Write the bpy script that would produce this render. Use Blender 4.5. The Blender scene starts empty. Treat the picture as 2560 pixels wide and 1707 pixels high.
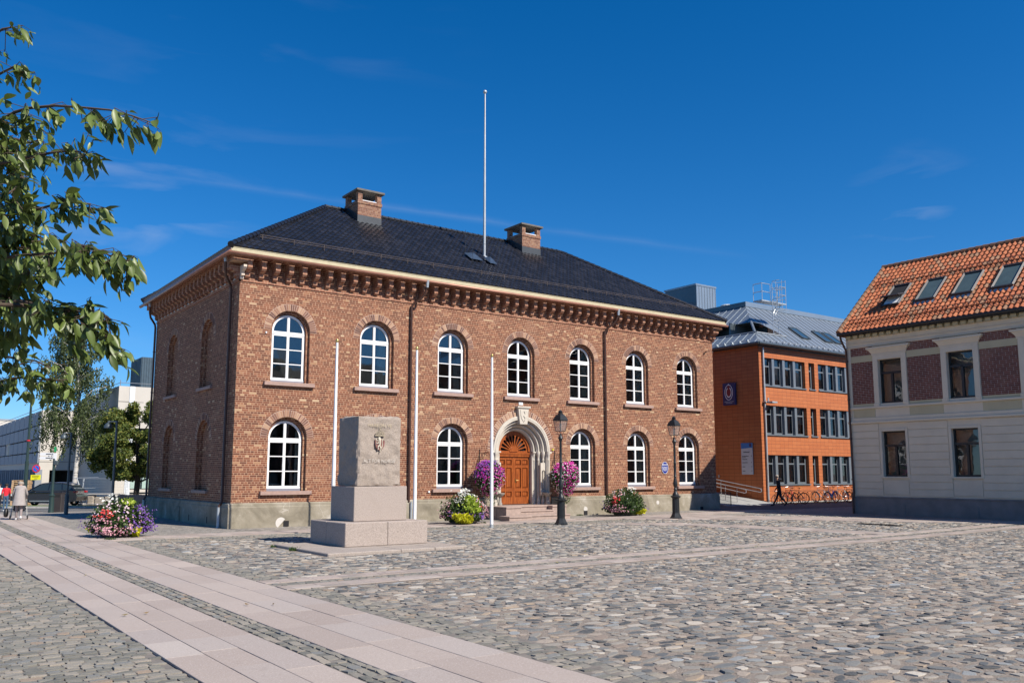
import bpy, bmesh, math, random
import numpy as np
from mathutils import Vector, Matrix
from mathutils.geometry import tessellate_polygon
R = math.radians
rng = np.random.default_rng(7)
random.seed(7)
scene = bpy.context.scene
COL = scene.collection

# ---------------------------------------------------------------- camera
CAM_LOC = Vector((-10.3165, -30.9055, 0.0))
YAW, PITCH, FPX = 0.6325, 0.1319, 2164.38
cd = bpy.data.cameras.new('camera'); cam = bpy.data.objects.new('camera', cd); COL.objects.link(cam)
cam.location = CAM_LOC
cam.rotation_euler = (math.pi/2 + PITCH, 0, -YAW)
cd.sensor_width = 36; cd.lens = FPX/2560*36
cd.shift_y = 0.0160
cd.clip_end = 5000; cd.clip_start = 0.05
scene.camera = cam
# ---------------------------------------------------------------- sky and sun
SUN_EL = math.atan(0.95); SUN_AZ = 16.5          # azimuth: degrees from -Y towards +X
S = Vector((math.sin(R(SUN_AZ))*math.cos(SUN_EL), -math.cos(R(SUN_AZ))*math.cos(SUN_EL), math.sin(SUN_EL)))
world = bpy.data.worlds.new('World'); scene.world = world; world.use_nodes = True
nt = world.node_tree; nt.nodes.clear()
wo = nt.nodes.new('ShaderNodeOutputWorld'); bg = nt.nodes.new('ShaderNodeBackground')
sky = nt.nodes.new('ShaderNodeTexSky'); sky.sky_type = 'NISHITA'; sky.sun_disc = False
sky.sun_elevation = SUN_EL; sky.sun_rotation = math.atan2(S.x, S.y)
sky.altitude = 0; sky.air_density = 1.0; sky.dust_density = 0.25; sky.ozone_density = 5.0
bg.inputs['Strength'].default_value = 0.078
def N(t, **k):
    n = nt.nodes.new(t)
    for a, b in k.items(): setattr(n, a, b)
    return n
gm = N('ShaderNodeGamma'); gm.inputs[1].default_value = 1.08
hs = N('ShaderNodeHueSaturation'); hs.inputs['Saturation'].default_value = 1.25; hs.inputs['Value'].default_value = 1.0
nrmz = N('ShaderNodeTexCoord'); lift = N('ShaderNodeVectorMath', operation='MULTIPLY_ADD')   # look a little higher than the horizon so that the low sky stays clear blue
nt.links.new(nrmz.outputs['Generated'], lift.inputs[0]); lift.inputs[1].default_value = (1, 1, .95); lift.inputs[2].default_value = (0, 0, .04); nt.links.new(lift.outputs[0], sky.inputs[0])
tint = N('ShaderNodeMix', data_type='RGBA', blend_type='MULTIPLY'); tint.inputs[0].default_value = 1; tint.inputs[7].default_value = (.93, .99, 1.07, 1)
nt.links.new(sky.outputs[0], tint.inputs[6]); nt.links.new(tint.outputs[2], gm.inputs[0]); nt.links.new(gm.outputs[0], hs.inputs['Color'])
# thin high cloud: wispy streaks and one old contrail (a great circle across the sky)
tc = N('ShaderNodeTexCoord')
def vm(op, a, b=None):
    n = N('ShaderNodeVectorMath', operation=op)
    nt.links.new(a, n.inputs[0])
    if b is not None: n.inputs[1].default_value = b
    return n
def mm(op, a, b=None, c=None, clamp=False):
    n = N('ShaderNodeMath', operation=op); n.use_clamp = clamp
    for i, v in enumerate((a, b, c)):
        if v is None: continue
        if isinstance(v, (int, float)): n.inputs[i].default_value = v
        else: nt.links.new(v, n.inputs[i])
    return n.outputs[0]
def skydir(px, py):
    fw = Vector((math.sin(YAW)*math.cos(PITCH), math.cos(YAW)*math.cos(PITCH), math.sin(PITCH)))
    r = Vector((math.cos(YAW), -math.sin(YAW), 0)); u = r.cross(fw)
    return (fw + r*((px-1280)/FPX) - u*((py-894.4)/FPX)).normalized()
a, b = skydir(240, 415), skydir(1500, 592)
nrm = a.cross(b).normalized(); mid = (a+b).normalized()
dn = N('ShaderNodeVectorMath', operation='NORMALIZE'); nt.links.new(tc.outputs['Generated'], dn.inputs[0])
nz = N('ShaderNodeTexNoise'); nz.inputs['Scale'].default_value = 9; nz.inputs['Detail'].default_value = 5
nt.links.new(dn.outputs[0], nz.inputs['Vector'])
wob = mm('MULTIPLY', mm('SUBTRACT', nz.outputs['Fac'], 0.5), 0.012)
d1 = vm('DOT_PRODUCT', dn.outputs[0], nrm).outputs['Value']
d2 = vm('DOT_PRODUCT', dn.outputs[0], mid).outputs['Value']
line = mm('SUBTRACT', 1.0, mm('DIVIDE', mm('ABSOLUTE', mm('ADD', d1, wob)), 0.0075), clamp=True)
line = mm('MULTIPLY', mm('MULTIPLY', line, line), mm('MULTIPLY', mm('SUBTRACT', d2, 0.90), 9.0, clamp=True))
line = mm('MULTIPLY', mm('MULTIPLY', line, 0.15), mm('MULTIPLY', mm('SUBTRACT', nz.outputs['Fac'], 0.25), 2.2, clamp=True))
mp = N('ShaderNodeMapping'); mp.inputs['Rotation'].default_value = (0.15, 0.25, 0.6); mp.inputs['Scale'].default_value = (2.0, 3.0, 11.0)
nt.links.new(dn.outputs[0], mp.inputs[0])
n2 = N('ShaderNodeTexNoise'); n2.inputs['Scale'].default_value = 2.6; n2.inputs['Detail'].default_value = 6; n2.inputs['Roughness'].default_value = 0.5
n2.inputs['Distortion'].default_value = 0.5
nt.links.new(mp.outputs[0], n2.inputs['Vector'])
wisp = mm('MULTIPLY', mm('SUBTRACT', n2.outputs['Fac'], 0.54), 2.2, clamp=True)
tot = wisp
for (px, py, rad, st) in ((310, 560, 0.14, 0.24), (560, 300, 0.30, 0.05), (2290, 540, 0.08, 0.3)):
    c = skydir(px, py)
    m = mm('MULTIPLY', mm('SUBTRACT', 1.0, mm('DIVIDE', vm('DISTANCE', dn.outputs[0], c).outputs['Value'], rad), clamp=True), st*2)
    line = mm('ADD', line, mm('MULTIPLY', m, wisp))
fac = mm('MINIMUM', line, 0.6)
mix = N('ShaderNodeMix', data_type='RGBA')
nt.links.new(fac, mix.inputs[0]); nt.links.new(hs.outputs[0], mix.inputs[6]); mix.inputs[7].default_value = (6.2, 6.6, 7.2, 1)
nt.links.new(mix.outputs[2], bg.inputs[0]); nt.links.new(bg.outputs[0], wo.inputs[0])
sl = bpy.data.lights.new('sun', 'SUN'); sl.energy = 5.0; sl.angle = R(0.53); sl.color = (1, 0.93, 0.83)
so = bpy.data.objects.new('sun', sl); so.rotation_euler = S.to_track_quat('Z', 'Y').to_euler(); COL.objects.link(so)
scene.view_settings.view_transform = 'Standard'; scene.view_settings.look = 'None'
scene.view_settings.exposure = 0.5; scene.view_settings.gamma = 1

# ---------------------------------------------------------------- node helpers
class NB:
    def __init__(s, name):
        s.m = bpy.data.materials.new(name); s.m.use_nodes = True; s.nt = s.m.node_tree
        s.b = s.nt.nodes['Principled BSDF']; s.out = s.nt.nodes['Material Output']
    def n(s, t, **k):
        x = s.nt.nodes.new(t)
        for a, b in k.items(): setattr(x, a, b)
        return x
    def put(s, sock, v):
        if isinstance(v, bpy.types.NodeSocket): s.nt.links.new(v, sock)
        elif isinstance(v, tuple) and len(v) == 3 and sock.type == 'RGBA': sock.default_value = (*v, 1)
        else: sock.default_value = v
    def math(s, op, a, b=None, c=None, clamp=False):
        x = s.n('ShaderNodeMath', operation=op); x.use_clamp = clamp
        for i, v in enumerate((a, b, c)):
            if v is not None: s.put(x.inputs[i], v)
        return x.outputs[0]
    def mix(s, f, a, b, mode='MIX'):
        x = s.n('ShaderNodeMix', data_type='RGBA', blend_type=mode)
        s.put(x.inputs[0], f); s.put(x.inputs[6], a); s.put(x.inputs[7], b); return x.outputs[2]
    def noise(s, vec, scale, detail=4, rough=.55, dist=0):
        x = s.n('ShaderNodeTexNoise'); x.inputs['Scale'].default_value = scale; x.inputs['Detail'].default_value = detail
        x.inputs['Roughness'].default_value = rough; x.inputs['Distortion'].default_value = dist
        if vec is not None: s.nt.links.new(vec, x.inputs['Vector'])
        return x.outputs['Fac']
    def white(s, x, y):
        c = s.n('ShaderNodeCombineXYZ'); s.put(c.inputs[0], x); s.put(c.inputs[1], y)
        w = s.n('ShaderNodeTexWhiteNoise', noise_dimensions='3D'); s.nt.links.new(c.outputs[0], w.inputs['Vector']); return w.outputs['Value']
    def ramp(s, f, stops, interp='LINEAR'):
        x = s.n('ShaderNodeValToRGB'); cr = x.color_ramp; cr.interpolation = interp
        while len(cr.elements) < len(stops): cr.elements.new(0.5)
        for e, (p, c) in zip(cr.elements, stops): e.position = p; e.color = (*c, 1)
        s.put(x.inputs[0], f); return x.outputs[0]
    def obj(s, kind='Object'):
        return s.n('ShaderNodeTexCoord').outputs[kind]
    def pos(s):
        return s.n('ShaderNodeNewGeometry').outputs['Position']
    def sep(s, v):
        x = s.n('ShaderNodeSeparateXYZ'); s.nt.links.new(v, x.inputs[0]); return x.outputs
    def attr(s, name='rnd'):
        return s.n('ShaderNodeAttribute', attribute_name=name).outputs['Fac']
    def bump(s, h, strength=.5, dist=.01):
        x = s.n('ShaderNodeBump'); x.inputs['Strength'].default_value = strength; x.inputs['Distance'].default_value = dist
        s.nt.links.new(h, x.inputs['Height']); s.nt.links.new(x.outputs[0], s.b.inputs['Normal'])
    def set(s, **k):
        for a, v in k.items(): s.put(s.b.inputs[a.replace('_', ' ')], v)
        return s.m

def plain(name, col, rough=.7, metal=0, var=.18, scale=3.0, bump=0, bs=60, spec=.5, coat=0):
    n = NB(name); p = n.pos()
    f = n.noise(p, scale, 6, .6)
    f = n.math('MULTIPLY', n.math('SUBTRACT', f, .5), 2.2)
    f = n.math('ADD', f, .5, clamp=True)
    lo = tuple(c*(1-var) for c in col); hi = tuple(min(1, c*(1+var)) for c in col)
    n.set(Base_Color=n.mix(f, lo, hi), Roughness=rough, Metallic=metal, Specular_IOR_Level=spec, Coat_Weight=coat)
    if bump: n.bump(n.noise(p, bs, 5, .7), .6, bump)
    return n.m

def brick_uv(n, plane):
    x, y, z = n.sep(n.pos())
    if plane == 'auto':
        g = n.n('ShaderNodeNewGeometry'); nx = n.math('ABSOLUTE', n.sep(g.outputs['True Normal'])[0])
        w = n.math('GREATER_THAN', nx, .6)
        u = n.math('ADD', n.math('MULTIPLY', x, n.math('SUBTRACT', 1.0, w)), n.math('MULTIPLY', n.math('ADD', y, .08), w))
        return u, z
    return (x, y) if plane == 'xy' else (x, z)

def bricks(n, u, v, h, ws, wh, mort, jit=0.0):
    """rows of height h, alternately bricks of width ws and wh; returns (mask of brick, random per brick, row random)"""
    rv = n.math('DIVIDE', v, h); row = n.math('FLOOR', rv); fv = n.math('FRACT', rv)
    par = n.math('FLOORED_MODULO', row, 2.0)
    width = n.math('ADD', ws, n.math('MULTIPLY', par, wh-ws))
    off = n.math('MULTIPLY', n.math('FLOORED_MODULO', n.math('FLOOR', n.math('DIVIDE', row, 2.0)), 2.0), .5)
    rr = n.white(row, 3.3)
    if jit: off = n.math('ADD', off, n.math('MULTIPLY', rr, jit))
    uu = n.math('ADD', n.math('DIVIDE', u, width), off)
    col = n.math('FLOOR', uu); fu = n.math('FRACT', uu)
    mu = n.math('DIVIDE', mort, width)
    def edge(f, m, s):
        d = n.math('MINIMUM', f, n.math('SUBTRACT', 1.0, f))
        return n.math('MULTIPLY', n.math('SUBTRACT', d, n.math('MULTIPLY', m, .38)), s, clamp=True)
    mk = n.math('MINIMUM', n.math('MULTIPLY', n.math('SUBTRACT', n.math('MINIMUM', fu, n.math('SUBTRACT', 1.0, fu)), n.math('MULTIPLY', mu, .4)), n.math('DIVIDE', 8.0, mu), clamp=True),
                edge(fv, mort/h, 8/(mort/h)))
    return mk, n.white(col, row), rr

def brick_mat(name, stops, mortar, h=.0786, ws=.257, wh=.1285, mort=.013, plane='auto', var=.25, bump=.006):
    n = NB(name); u, v = brick_uv(n, plane)
    mk, rnd, _ = bricks(n, u, v, h, ws, wh, mort)
    p = n.pos()
    col = n.ramp(rnd, stops)
    big = n.noise(p, .35, 3); fine = n.noise(p, 45, 4, .7)
    col = n.mix(n.math('MULTIPLY', fine, .38), col, n.mix(.65, col, (.10, .06, .045)))
    mcol = n.mix(n.noise(p, 1.6, 4), mortar, tuple(c*.72 for c in mortar))
    c = n.mix(mk, mcol, col)
    st = n.math('MULTIPLY', n.math('SUBTRACT', big, .45), 1.6, clamp=True)
    c = n.mix(n.math('MULTIPLY', st, var), c, n.mix(.5, c, (.11, .07, .05)))
    mp_ = n.n('ShaderNodeMapping'); mp_.inputs['Scale'].default_value = (2.6, 2.6, .22); n.nt.links.new(p, mp_.inputs[0])     # rain streaks and soot
    rs_ = n.math('MULTIPLY', n.math('SUBTRACT', n.noise(mp_.outputs[0], 1.4, 5, .6), .50), 3.2, clamp=True)
    c = n.mix(n.math('MULTIPLY', rs_, .22), c, n.mix(.55, c, (.07, .05, .04)))
    pl = n.math('MULTIPLY', n.math('SUBTRACT', n.noise(p, .55, 3, .5, 1.2), .58), 6, clamp=True)       # paler repaired patches
    c = n.mix(n.math('MULTIPLY', pl, .22), c, (.42, .27, .18))
    n.set(Base_Color=c, Roughness=.88, Specular_IOR_Level=.25)
    n.bump(n.math('ADD', mk, n.math('MULTIPLY', fine, .35)), .55, bump)
    return n.m

def rnd_mat(name, stops, rough=.8, bs=40, bump=.003, metal=0, spec=.4, interp='LINEAR', mott=.3, coat=0, trans=0):
    n = NB(name); p = n.pos()
    c = n.ramp(n.attr(), stops, interp)
    f = n.noise(p, bs, 5, .7)
    c = n.mix(n.math('MULTIPLY', f, mott), c, n.mix(.6, c, (.03, .03, .03)))
    n.set(Base_Color=c, Roughness=rough, Metallic=metal, Specular_IOR_Level=spec, Coat_Weight=coat)
    if bump: n.bump(f, .6, bump)
    if trans:
        t = n.n('ShaderNodeBsdfTranslucent'); n.nt.links.new(c, t.inputs[0])
        mx = n.n('ShaderNodeMixShader'); mx.inputs[0].default_value = trans
        n.nt.links.new(n.b.outputs[0], mx.inputs[1]); n.nt.links.new(t.outputs[0], mx.inputs[2]); n.nt.links.new(mx.outputs[0], n.out.inputs[0])
    return n.m

# ---------------------------------------------------------------- mesh helpers
class MB:
    def __init__(s): s.v = []; s.f = []; s.r = []; s.m = []
    def add(s, vs, fs, rnd=None, mi=0):
        o = len(s.v); s.v += [tuple(v) for v in vs]
        if rnd is None: rnd = random.random()
        for f in fs: s.f.append(tuple(i+o for i in f)); s.r.append(rnd); s.m.append(mi)
        return s
    def box(s, x0, x1, y0, y1, z0, z1, rnd=None, mi=0):
        v = [(x0,y0,z0),(x1,y0,z0),(x1,y1,z0),(x0,y1,z0),(x0,y0,z1),(x1,y0,z1),(x1,y1,z1),(x0,y1,z1)]
        return s.add(v, [(0,3,2,1),(4,5,6,7),(0,1,5,4),(1,2,6,5),(2,3,7,6),(3,0,4,7)], rnd, mi)
    def bbox(s, x0, x1, y0, y1, z0, z1, b=.01, rnd=None, mi=0):
        """box with chamfered edges"""
        vs = []; idx = {}
        for i, x in enumerate((x0, x1)):
            for j, y in enumerate((y0, y1)):
                for k, z in enumerate((z0, z1)):
                    sx, sy, sz = (1, -1)[i], (1, -1)[j], (1, -1)[k]
                    idx[i,j,k,0] = len(vs); vs.append((x, y+sy*b, z+sz*b))
                    idx[i,j,k,1] = len(vs); vs.append((x+sx*b, y, z+sz*b))
                    idx[i,j,k,2] = len(vs); vs.append((x+sx*b, y+sy*b, z))
        g = lambda i,j,k,a: idx[i,j,k,a]
        fs = []
        for i in (0,1):
            q = [g(i,0,0,0), g(i,1,0,0), g(i,1,1,0), g(i,0,1,0)]; fs.append(q if i else q[::-1])
            q = [g(0,i,0,1), g(1,i,0,1), g(1,i,1,1), g(0,i,1,1)]; fs.append(q[::-1] if i else q)
            q = [g(0,0,i,2), g(1,0,i,2), g(1,1,i,2), g(0,1,i,2)]; fs.append(q if i else q[::-1])
        for a in (0,1):
            for c in (0,1):
                q = [g(a,c,0,0), g(a,c,1,0), g(a,c,1,1), g(a,c,0,1)]; fs.append(q if a == c else q[::-1])
                q = [g(a,0,c,0), g(a,1,c,0), g(a,1,c,2), g(a,0,c,2)]; fs.append(q[::-1] if a == c else q)
                q = [g(0,a,c,1), g(1,a,c,1), g(1,a,c,2), g(0,a,c,2)]; fs.append(q if a == c else q[::-1])
        for i in (0,1):
            for j in (0,1):
                for k in (0,1):
                    q = [g(i,j,k,0), g(i,j,k,1), g(i,j,k,2)]; fs.append(q if (i+j+k) % 2 else q[::-1])
        return s.add(vs, fs, rnd, mi)
    def prism(s, pts, a0, a1, axis='x', rnd=None, mi=0):
        """pts 2D polygon, extruded along axis between a0 and a1"""
        n = len(pts)
        def P(a, p): return (a, p[0], p[1]) if axis == 'x' else ((p[0], a, p[1]) if axis == 'y' else (p[0], p[1], a))
        vs = [P(a0, p) for p in pts] + [P(a1, p) for p in pts]
        fs = [tuple(range(n)), tuple(range(2*n-1, n-1, -1))] + [(i, i+n, (i+1) % n+n, (i+1) % n) for i in range(n)]
        return s.add(vs, fs, rnd, mi)
    def tube(s, pts, r, n=8, rnd=None, mi=0, caps=True):
        pts = [Vector(p) for p in pts]; rs = r if isinstance(r, (list, tuple)) else [r]*len(pts)
        t0 = (pts[1]-pts[0]).normalized(); up = Vector((0,0,1)) if abs(t0.z) < .9 else Vector((1,0,0))
        a = t0.cross(up).normalized(); vs = []
        for i, p in enumerate(pts):
            t = ((pts[min(i+1, len(pts)-1)]-pts[max(i-1, 0)])).normalized()
            a = (a - t*a.dot(t)).normalized(); b = t.cross(a)
            for k in range(n):
                an = 2*math.pi*k/n; vs.append(p + (a*math.cos(an)+b*math.sin(an))*rs[i])
        fs = [(i*n+k, i*n+(k+1) % n, (i+1)*n+(k+1) % n, (i+1)*n+k) for i in range(len(pts)-1) for k in range(n)]
        if caps: fs += [tuple(range(n))[::-1], tuple(range((len(pts)-1)*n, len(pts)*n))]
        return s.add(vs, fs, rnd, mi)
    def lathe(s, prof, c=(0,0,0), n=20, rnd=None, mi=0, sy=1.0, square=False):
        vs = []
        for (r, z) in prof:
            for k in range(n):
                an = 2*math.pi*(k+.5)/n; vs.append((c[0]+r*math.cos(an), c[1]+r*math.sin(an)*sy, c[2]+z))
        m = len(prof)
        fs = [(i*n+k, i*n+(k+1) % n, (i+1)*n+(k+1) % n, (i+1)*n+k) for i in range(m-1) for k in range(n)]
        fs += [tuple(range(n))[::-1], tuple(range((m-1)*n, m*n))]
        return s.add(vs, fs, rnd, mi)
    def torus(s, c, R_, r, axis='y', n=24, m=8, rnd=None, mi=0):
        vs = []
        for i in range(n):
            a = 2*math.pi*i/n
            for j in range(m):
                b = 2*math.pi*j/m; q = R_+r*math.cos(b); h = r*math.sin(b)
                p = {'y': (q*math.cos(a), h, q*math.sin(a)), 'x': (h, q*math.cos(a), q*math.sin(a)), 'z': (q*math.cos(a), q*math.sin(a), h)}[axis]
                vs.append((c[0]+p[0], c[1]+p[1], c[2]+p[2]))
        fs = [(i*m+j, ((i+1) % n)*m+j, ((i+1) % n)*m+(j+1) % m, i*m+(j+1) % m) for i in range(n) for j in range(m)]
        return s.add(vs, fs, rnd, mi)
    def plate(s, outer, holes, d0, d1, M=None, rnd=None, mi=0):
        """2D polygon with holes in (a,b), thickness from d0 to d1; M maps (a,d,b) to a point (default x,y,z)"""
        M = M or (lambda a, d, b: (a, d, b))
        loops = [outer]+holes; flat = [p for l in loops for p in l]
        tris = tessellate_polygon([[Vector((p[0], p[1], 0)) for p in l] for l in loops])
        k = len(flat)
        vs = [M(p[0], d0, p[1]) for p in flat]+[M(p[0], d1, p[1]) for p in flat]
        fs = []
        for t in tris:
            if len(set(t)) < 3: continue
            p, q, r = (Vector(flat[i]) for i in t)
            cr = (q.x-p.x)*(r.y-p.y)-(q.y-p.y)*(r.x-p.x)
            if abs(cr) < 1e-10: continue
            t = tuple(t) if cr > 0 else tuple(t)[::-1]
            fs += [t, tuple(i+k for i in t[::-1])]
        o = 0
        for l in loops:
            n = len(l)
            for i in range(n): fs.append((o+i, o+i+k, o+(i+1) % n+k, o+(i+1) % n))
            o += n
        return s.add(vs, fs, rnd, mi)
    def build(s, name, mat, parent=None, smooth=False, rnd=False, loc=None, fix=False):
        me = bpy.data.meshes.new(name); me.from_pydata(s.v, [], s.f)
        mats = mat if isinstance(mat, (list, tuple)) else [mat]
        for m in mats: me.materials.append(m)
        if len(mats) > 1: me.polygons.foreach_set('material_index', s.m)
        if rnd:
            at = me.attributes.new('rnd', 'FLOAT', 'FACE'); at.data.foreach_set('value', s.r)
        if smooth: me.polygons.foreach_set('use_smooth', [True]*len(me.polygons))
        if fix:
            bm = bmesh.new(); bm.from_mesh(me); bmesh.ops.recalc_face_normals(bm, faces=bm.faces); bm.to_mesh(me); bm.free()
        if smooth == 'auto' or smooth == 'angle':
            me.set_sharp_from_angle(angle=R(35))
        me.update()
        o = bpy.data.objects.new(name, me); COL.objects.link(o)
        if parent: o.parent = parent
        if loc is not None: o.location = loc
        return o
def tag(o, label=None, cat=None, group=None, kind=None):
    if label: o['label'] = label
    if cat: o['category'] = cat
    if group: o['group'] = group
    if kind: o['kind'] = kind
    return o
def empty(name, loc=(0,0,0), rz=0, label=None, cat=None, group=None):
    o = bpy.data.objects.new(name, None); COL.objects.link(o); o.location = loc; o.rotation_euler = (0,0,rz); o.empty_display_size = .2
    return tag(o, label, cat, group)
def kids(o): return [c for c in bpy.data.objects if c.parent == o]
def copy_tree(o, parent=None):
    c = o.copy(); COL.objects.link(c)
    if parent: c.parent = parent
    for ch in kids(o): copy_tree(ch, c)
    return c
def circ(cx, cz, r, a0=0, a1=360, n=24, closed=True):
    k = n if closed else n+1
    return [(cx+r*math.cos(R(a0+(a1-a0)*i/n)), cz+r*math.sin(R(a0+(a1-a0)*i/n))) for i in range(k)]
def rect(x0, x1, z0, z1): return [(x0,z0),(x1,z0),(x1,z1),(x0,z1)]
def arch(cx, zb, zs, r, n=20, zoff=0):
    return [(cx-r, zb), (cx+r, zb)]+circ(cx, zs, r, 0, 180, n, False)
def text_mb(mb, txt, size, M, rnd=.5, mi=0, depth=.004, align='CENTER', bold=0):
    cu = bpy.data.curves.new('t', 'FONT'); cu.body = txt; cu.size = size; cu.align_x = align; cu.align_y = 'CENTER'; cu.offset = bold
    cu.resolution_u = 2
    o = bpy.data.objects.new('t', cu); COL.objects.link(o)
    dg = bpy.context.evaluated_depsgraph_get(); me = bpy.data.meshes.new_from_object(o.evaluated_get(dg))
    vs = [M(v.co.x, v.co.y) for v in me.vertices]; fs = [tuple(p.vertices) for p in me.polygons]
    mb.add(vs, fs, rnd, mi)
    bpy.data.objects.remove(o); bpy.data.curves.remove(cu); bpy.data.meshes.remove(me)
    return mb
def sstep(a, b, x):
    t = min(1, max(0, (x-a)/(b-a))); return t*t*(3-2*t)
def H(x, y):
    z = -1.95+.075*sstep(13, 27, x)
    w = 1-sstep(12, 24, x)
    z -= w*(min(1, max(0, (y-12)/20))*.47+max(0, y-32)*.003)
    z += .06*sstep(2, 12, y)*w*(1-sstep(12, 20, y))
    return z
# ================================================================ materials
def paving_mat(name, stops, mortar, h, w, mort, bump=.008, plane='xy', rot=0):
    n = NB(name); x, y, z = n.sep(n.pos())
    if rot: x, y = y, x
    wx = n.math('MULTIPLY', n.math('SUBTRACT', n.noise(n.pos(), 1.3, 2), .5), .12)
    mk, rnd, rr = bricks(n, x, n.math('ADD', y, wx), h, w, w*.8, mort, jit=.9)
    p = n.pos(); col = n.ramp(rnd, stops); fine = n.noise(p, 30, 5, .7)
    col = n.mix(n.math('MULTIPLY', fine, .4), col, (.06, .055, .05))
    c = n.mix(mk, mortar, col)
    big = n.math('MULTIPLY', n.math('SUBTRACT', n.noise(p, .25, 4), .45), 1.5, clamp=True)
    c = n.mix(n.math('MULTIPLY', big, .35), c, n.mix(.5, c, (.22, .19, .17)))
    n.set(Base_Color=c, Roughness=.85, Specular_IOR_Level=.3)
    n.bump(n.math('ADD', mk, n.math('MULTIPLY', fine, .5)), .7, bump)
    return n.m
SETT = [(0, (.19,.18,.16)), (.3, (.27,.25,.22)), (.6, (.34,.31,.27)), (.85, (.41,.37,.32)), (1, (.24,.24,.23))]
M_sett_far = paving_mat('setts_far', SETT, (.20,.175,.15), .12, .17, .018)
def sand_mat():
    n = NB('joint_sand'); p = n.pos(); g = n.noise(p, 55, 4, .85); f = n.noise(p, 3.5, 5, .65)
    c = n.ramp(g, [(.36,(.085,.072,.06)), (.47,(.22,.185,.155)), (.58,(.31,.265,.225)), (.66,(.50,.44,.37))])
    c = n.mix(n.math('MULTIPLY', f, .5), c, (.24,.205,.175)); n.set(Base_Color=c, Roughness=.95, Specular_IOR_Level=.2); n.bump(g, .9, .012); return n.m
M_joint = sand_mat()
M_joint_dark = plain('joint_grit', (.17,.15,.13), .95, var=.3, scale=9, bump=.006, bs=90)
M_asphalt = plain('asphalt', (.085,.085,.088), .9, var=.2, scale=2, bump=.004, bs=150)
def cobble_mat(name, stops, dark=.5, rough=.85):
    n = NB(name); p = n.pos(); c = n.ramp(n.attr(), stops, 'CONSTANT')
    f = n.noise(p, 17, 6, .75, .6); g = n.noise(p, 75, 3, .8)
    k = n.math('MULTIPLY', n.math('SUBTRACT', f, .38), 3.2, clamp=True)
    c = n.mix(n.math('MULTIPLY', k, .55), c, n.mix(.5, c, (.36,.32,.27)))      # sand and dust lodged on the stones
    c = n.mix(n.math('MULTIPLY', n.math('SUBTRACT', g, .5), 2.4, clamp=True), c, n.mix(dark, c, (.03,.03,.03)))
    n.set(Base_Color=c, Roughness=rough, Specular_IOR_Level=.3)
    n.bump(n.math('ADD', f, n.math('MULTIPLY', g, .4)), .8, .012); return n.m
M_stone = cobble_mat('cobble', [(0,(.050,.058,.066)), (.08,(.085,.096,.105)), (.17,(.125,.135,.14)), (.28,(.17,.175,.17)), (.38,(.22,.208,.188)), (.48,(.27,.245,.21)), (.58,(.32,.29,.25)), (.67,(.24,.19,.155)),
    (.73,(.33,.275,.225)), (.80,(.41,.365,.31)), (.87,(.35,.27,.195)), (.90,(.47,.43,.37)), (.94,(.235,.25,.255)), (.98,(.30,.32,.33))])
M_setts = cobble_mat('small_setts', [(0,(.13,.13,.115)), (.2,(.18,.175,.15)), (.4,(.215,.20,.17)), (.6,(.245,.225,.19)), (.78,(.17,.175,.17)), (.88,(.29,.255,.21)), (.96,(.26,.20,.15))], .4)
def slab_mat():
    n = NB('pink_granite'); p = n.pos()
    c = n.ramp(n.attr(), [(0,(.325,.27,.235)), (.3,(.37,.31,.27)), (.6,(.40,.34,.297)), (.85,(.35,.302,.272)), (.95,(.43,.378,.337)), (1,(.425,.33,.27))])
    f = n.noise(p, 120, 3, .8)
    sp_ = n.noise(p, 60, 4, .85); c = n.mix(n.math('MULTIPLY', n.math('SUBTRACT', sp_, .47), 3.5, clamp=True), c, n.mix(.55, c, (.17,.12,.11))); c = n.mix(n.math('MULTIPLY', n.math('SUBTRACT', n.noise(p, 48, 3, .8), .56), 5, clamp=True), c, (.62,.55,.52))
    st_ = n.math('MULTIPLY', n.math('SUBTRACT', n.noise(p, 5.5, 5, .7), .62), 7, clamp=True); c = n.mix(n.math('MULTIPLY', st_, .35), c, (.16,.125,.11))
    g = n.math('MULTIPLY', n.math('SUBTRACT', n.noise(p, 1.7, 5), .5), 1.8, clamp=True)
    c = n.mix(n.math('MULTIPLY', g, .35), c, (.30,.235,.20))
    n.set(Base_Color=c, Roughness=.8, Specular_IOR_Level=.35); n.bump(f, .35, .003)
    return n.m
M_slab = slab_mat()
M_band = cobble_mat('worn_granite', [(0,(.30,.245,.215)), (.2,(.345,.285,.25)), (.4,(.375,.31,.275)), (.6,(.33,.28,.25)), (.8,(.395,.34,.305)), (.93,(.27,.235,.21))], .35)

# ================================================================ ground
def sheet(name, xs, ys, mat, off=0.0, kind='structure', parent=None):
    m = MB(); vs = [(x, y, H(x, y)+off) for y in ys for x in xs]; nx = len(xs)
    fs = [(j*nx+i, j*nx+i+1, (j+1)*nx+i+1, (j+1)*nx+i) for j in range(len(ys)-1) for i in range(nx-1)]
    m.add(vs, fs, .5); o = m.build(name, mat, parent); return tag(o, kind=kind)
def lin(a, b, n): return list(np.linspace(a, b, n))
sheet('ground', [-900,-400,-200,-100,-60]+lin(-40, 60, 51)+[90,150,300,600,1200], [-600,-200,-100,-60]+lin(-40, 70, 56)+[100,160,300,600,1500], M_sett_far)
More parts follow.
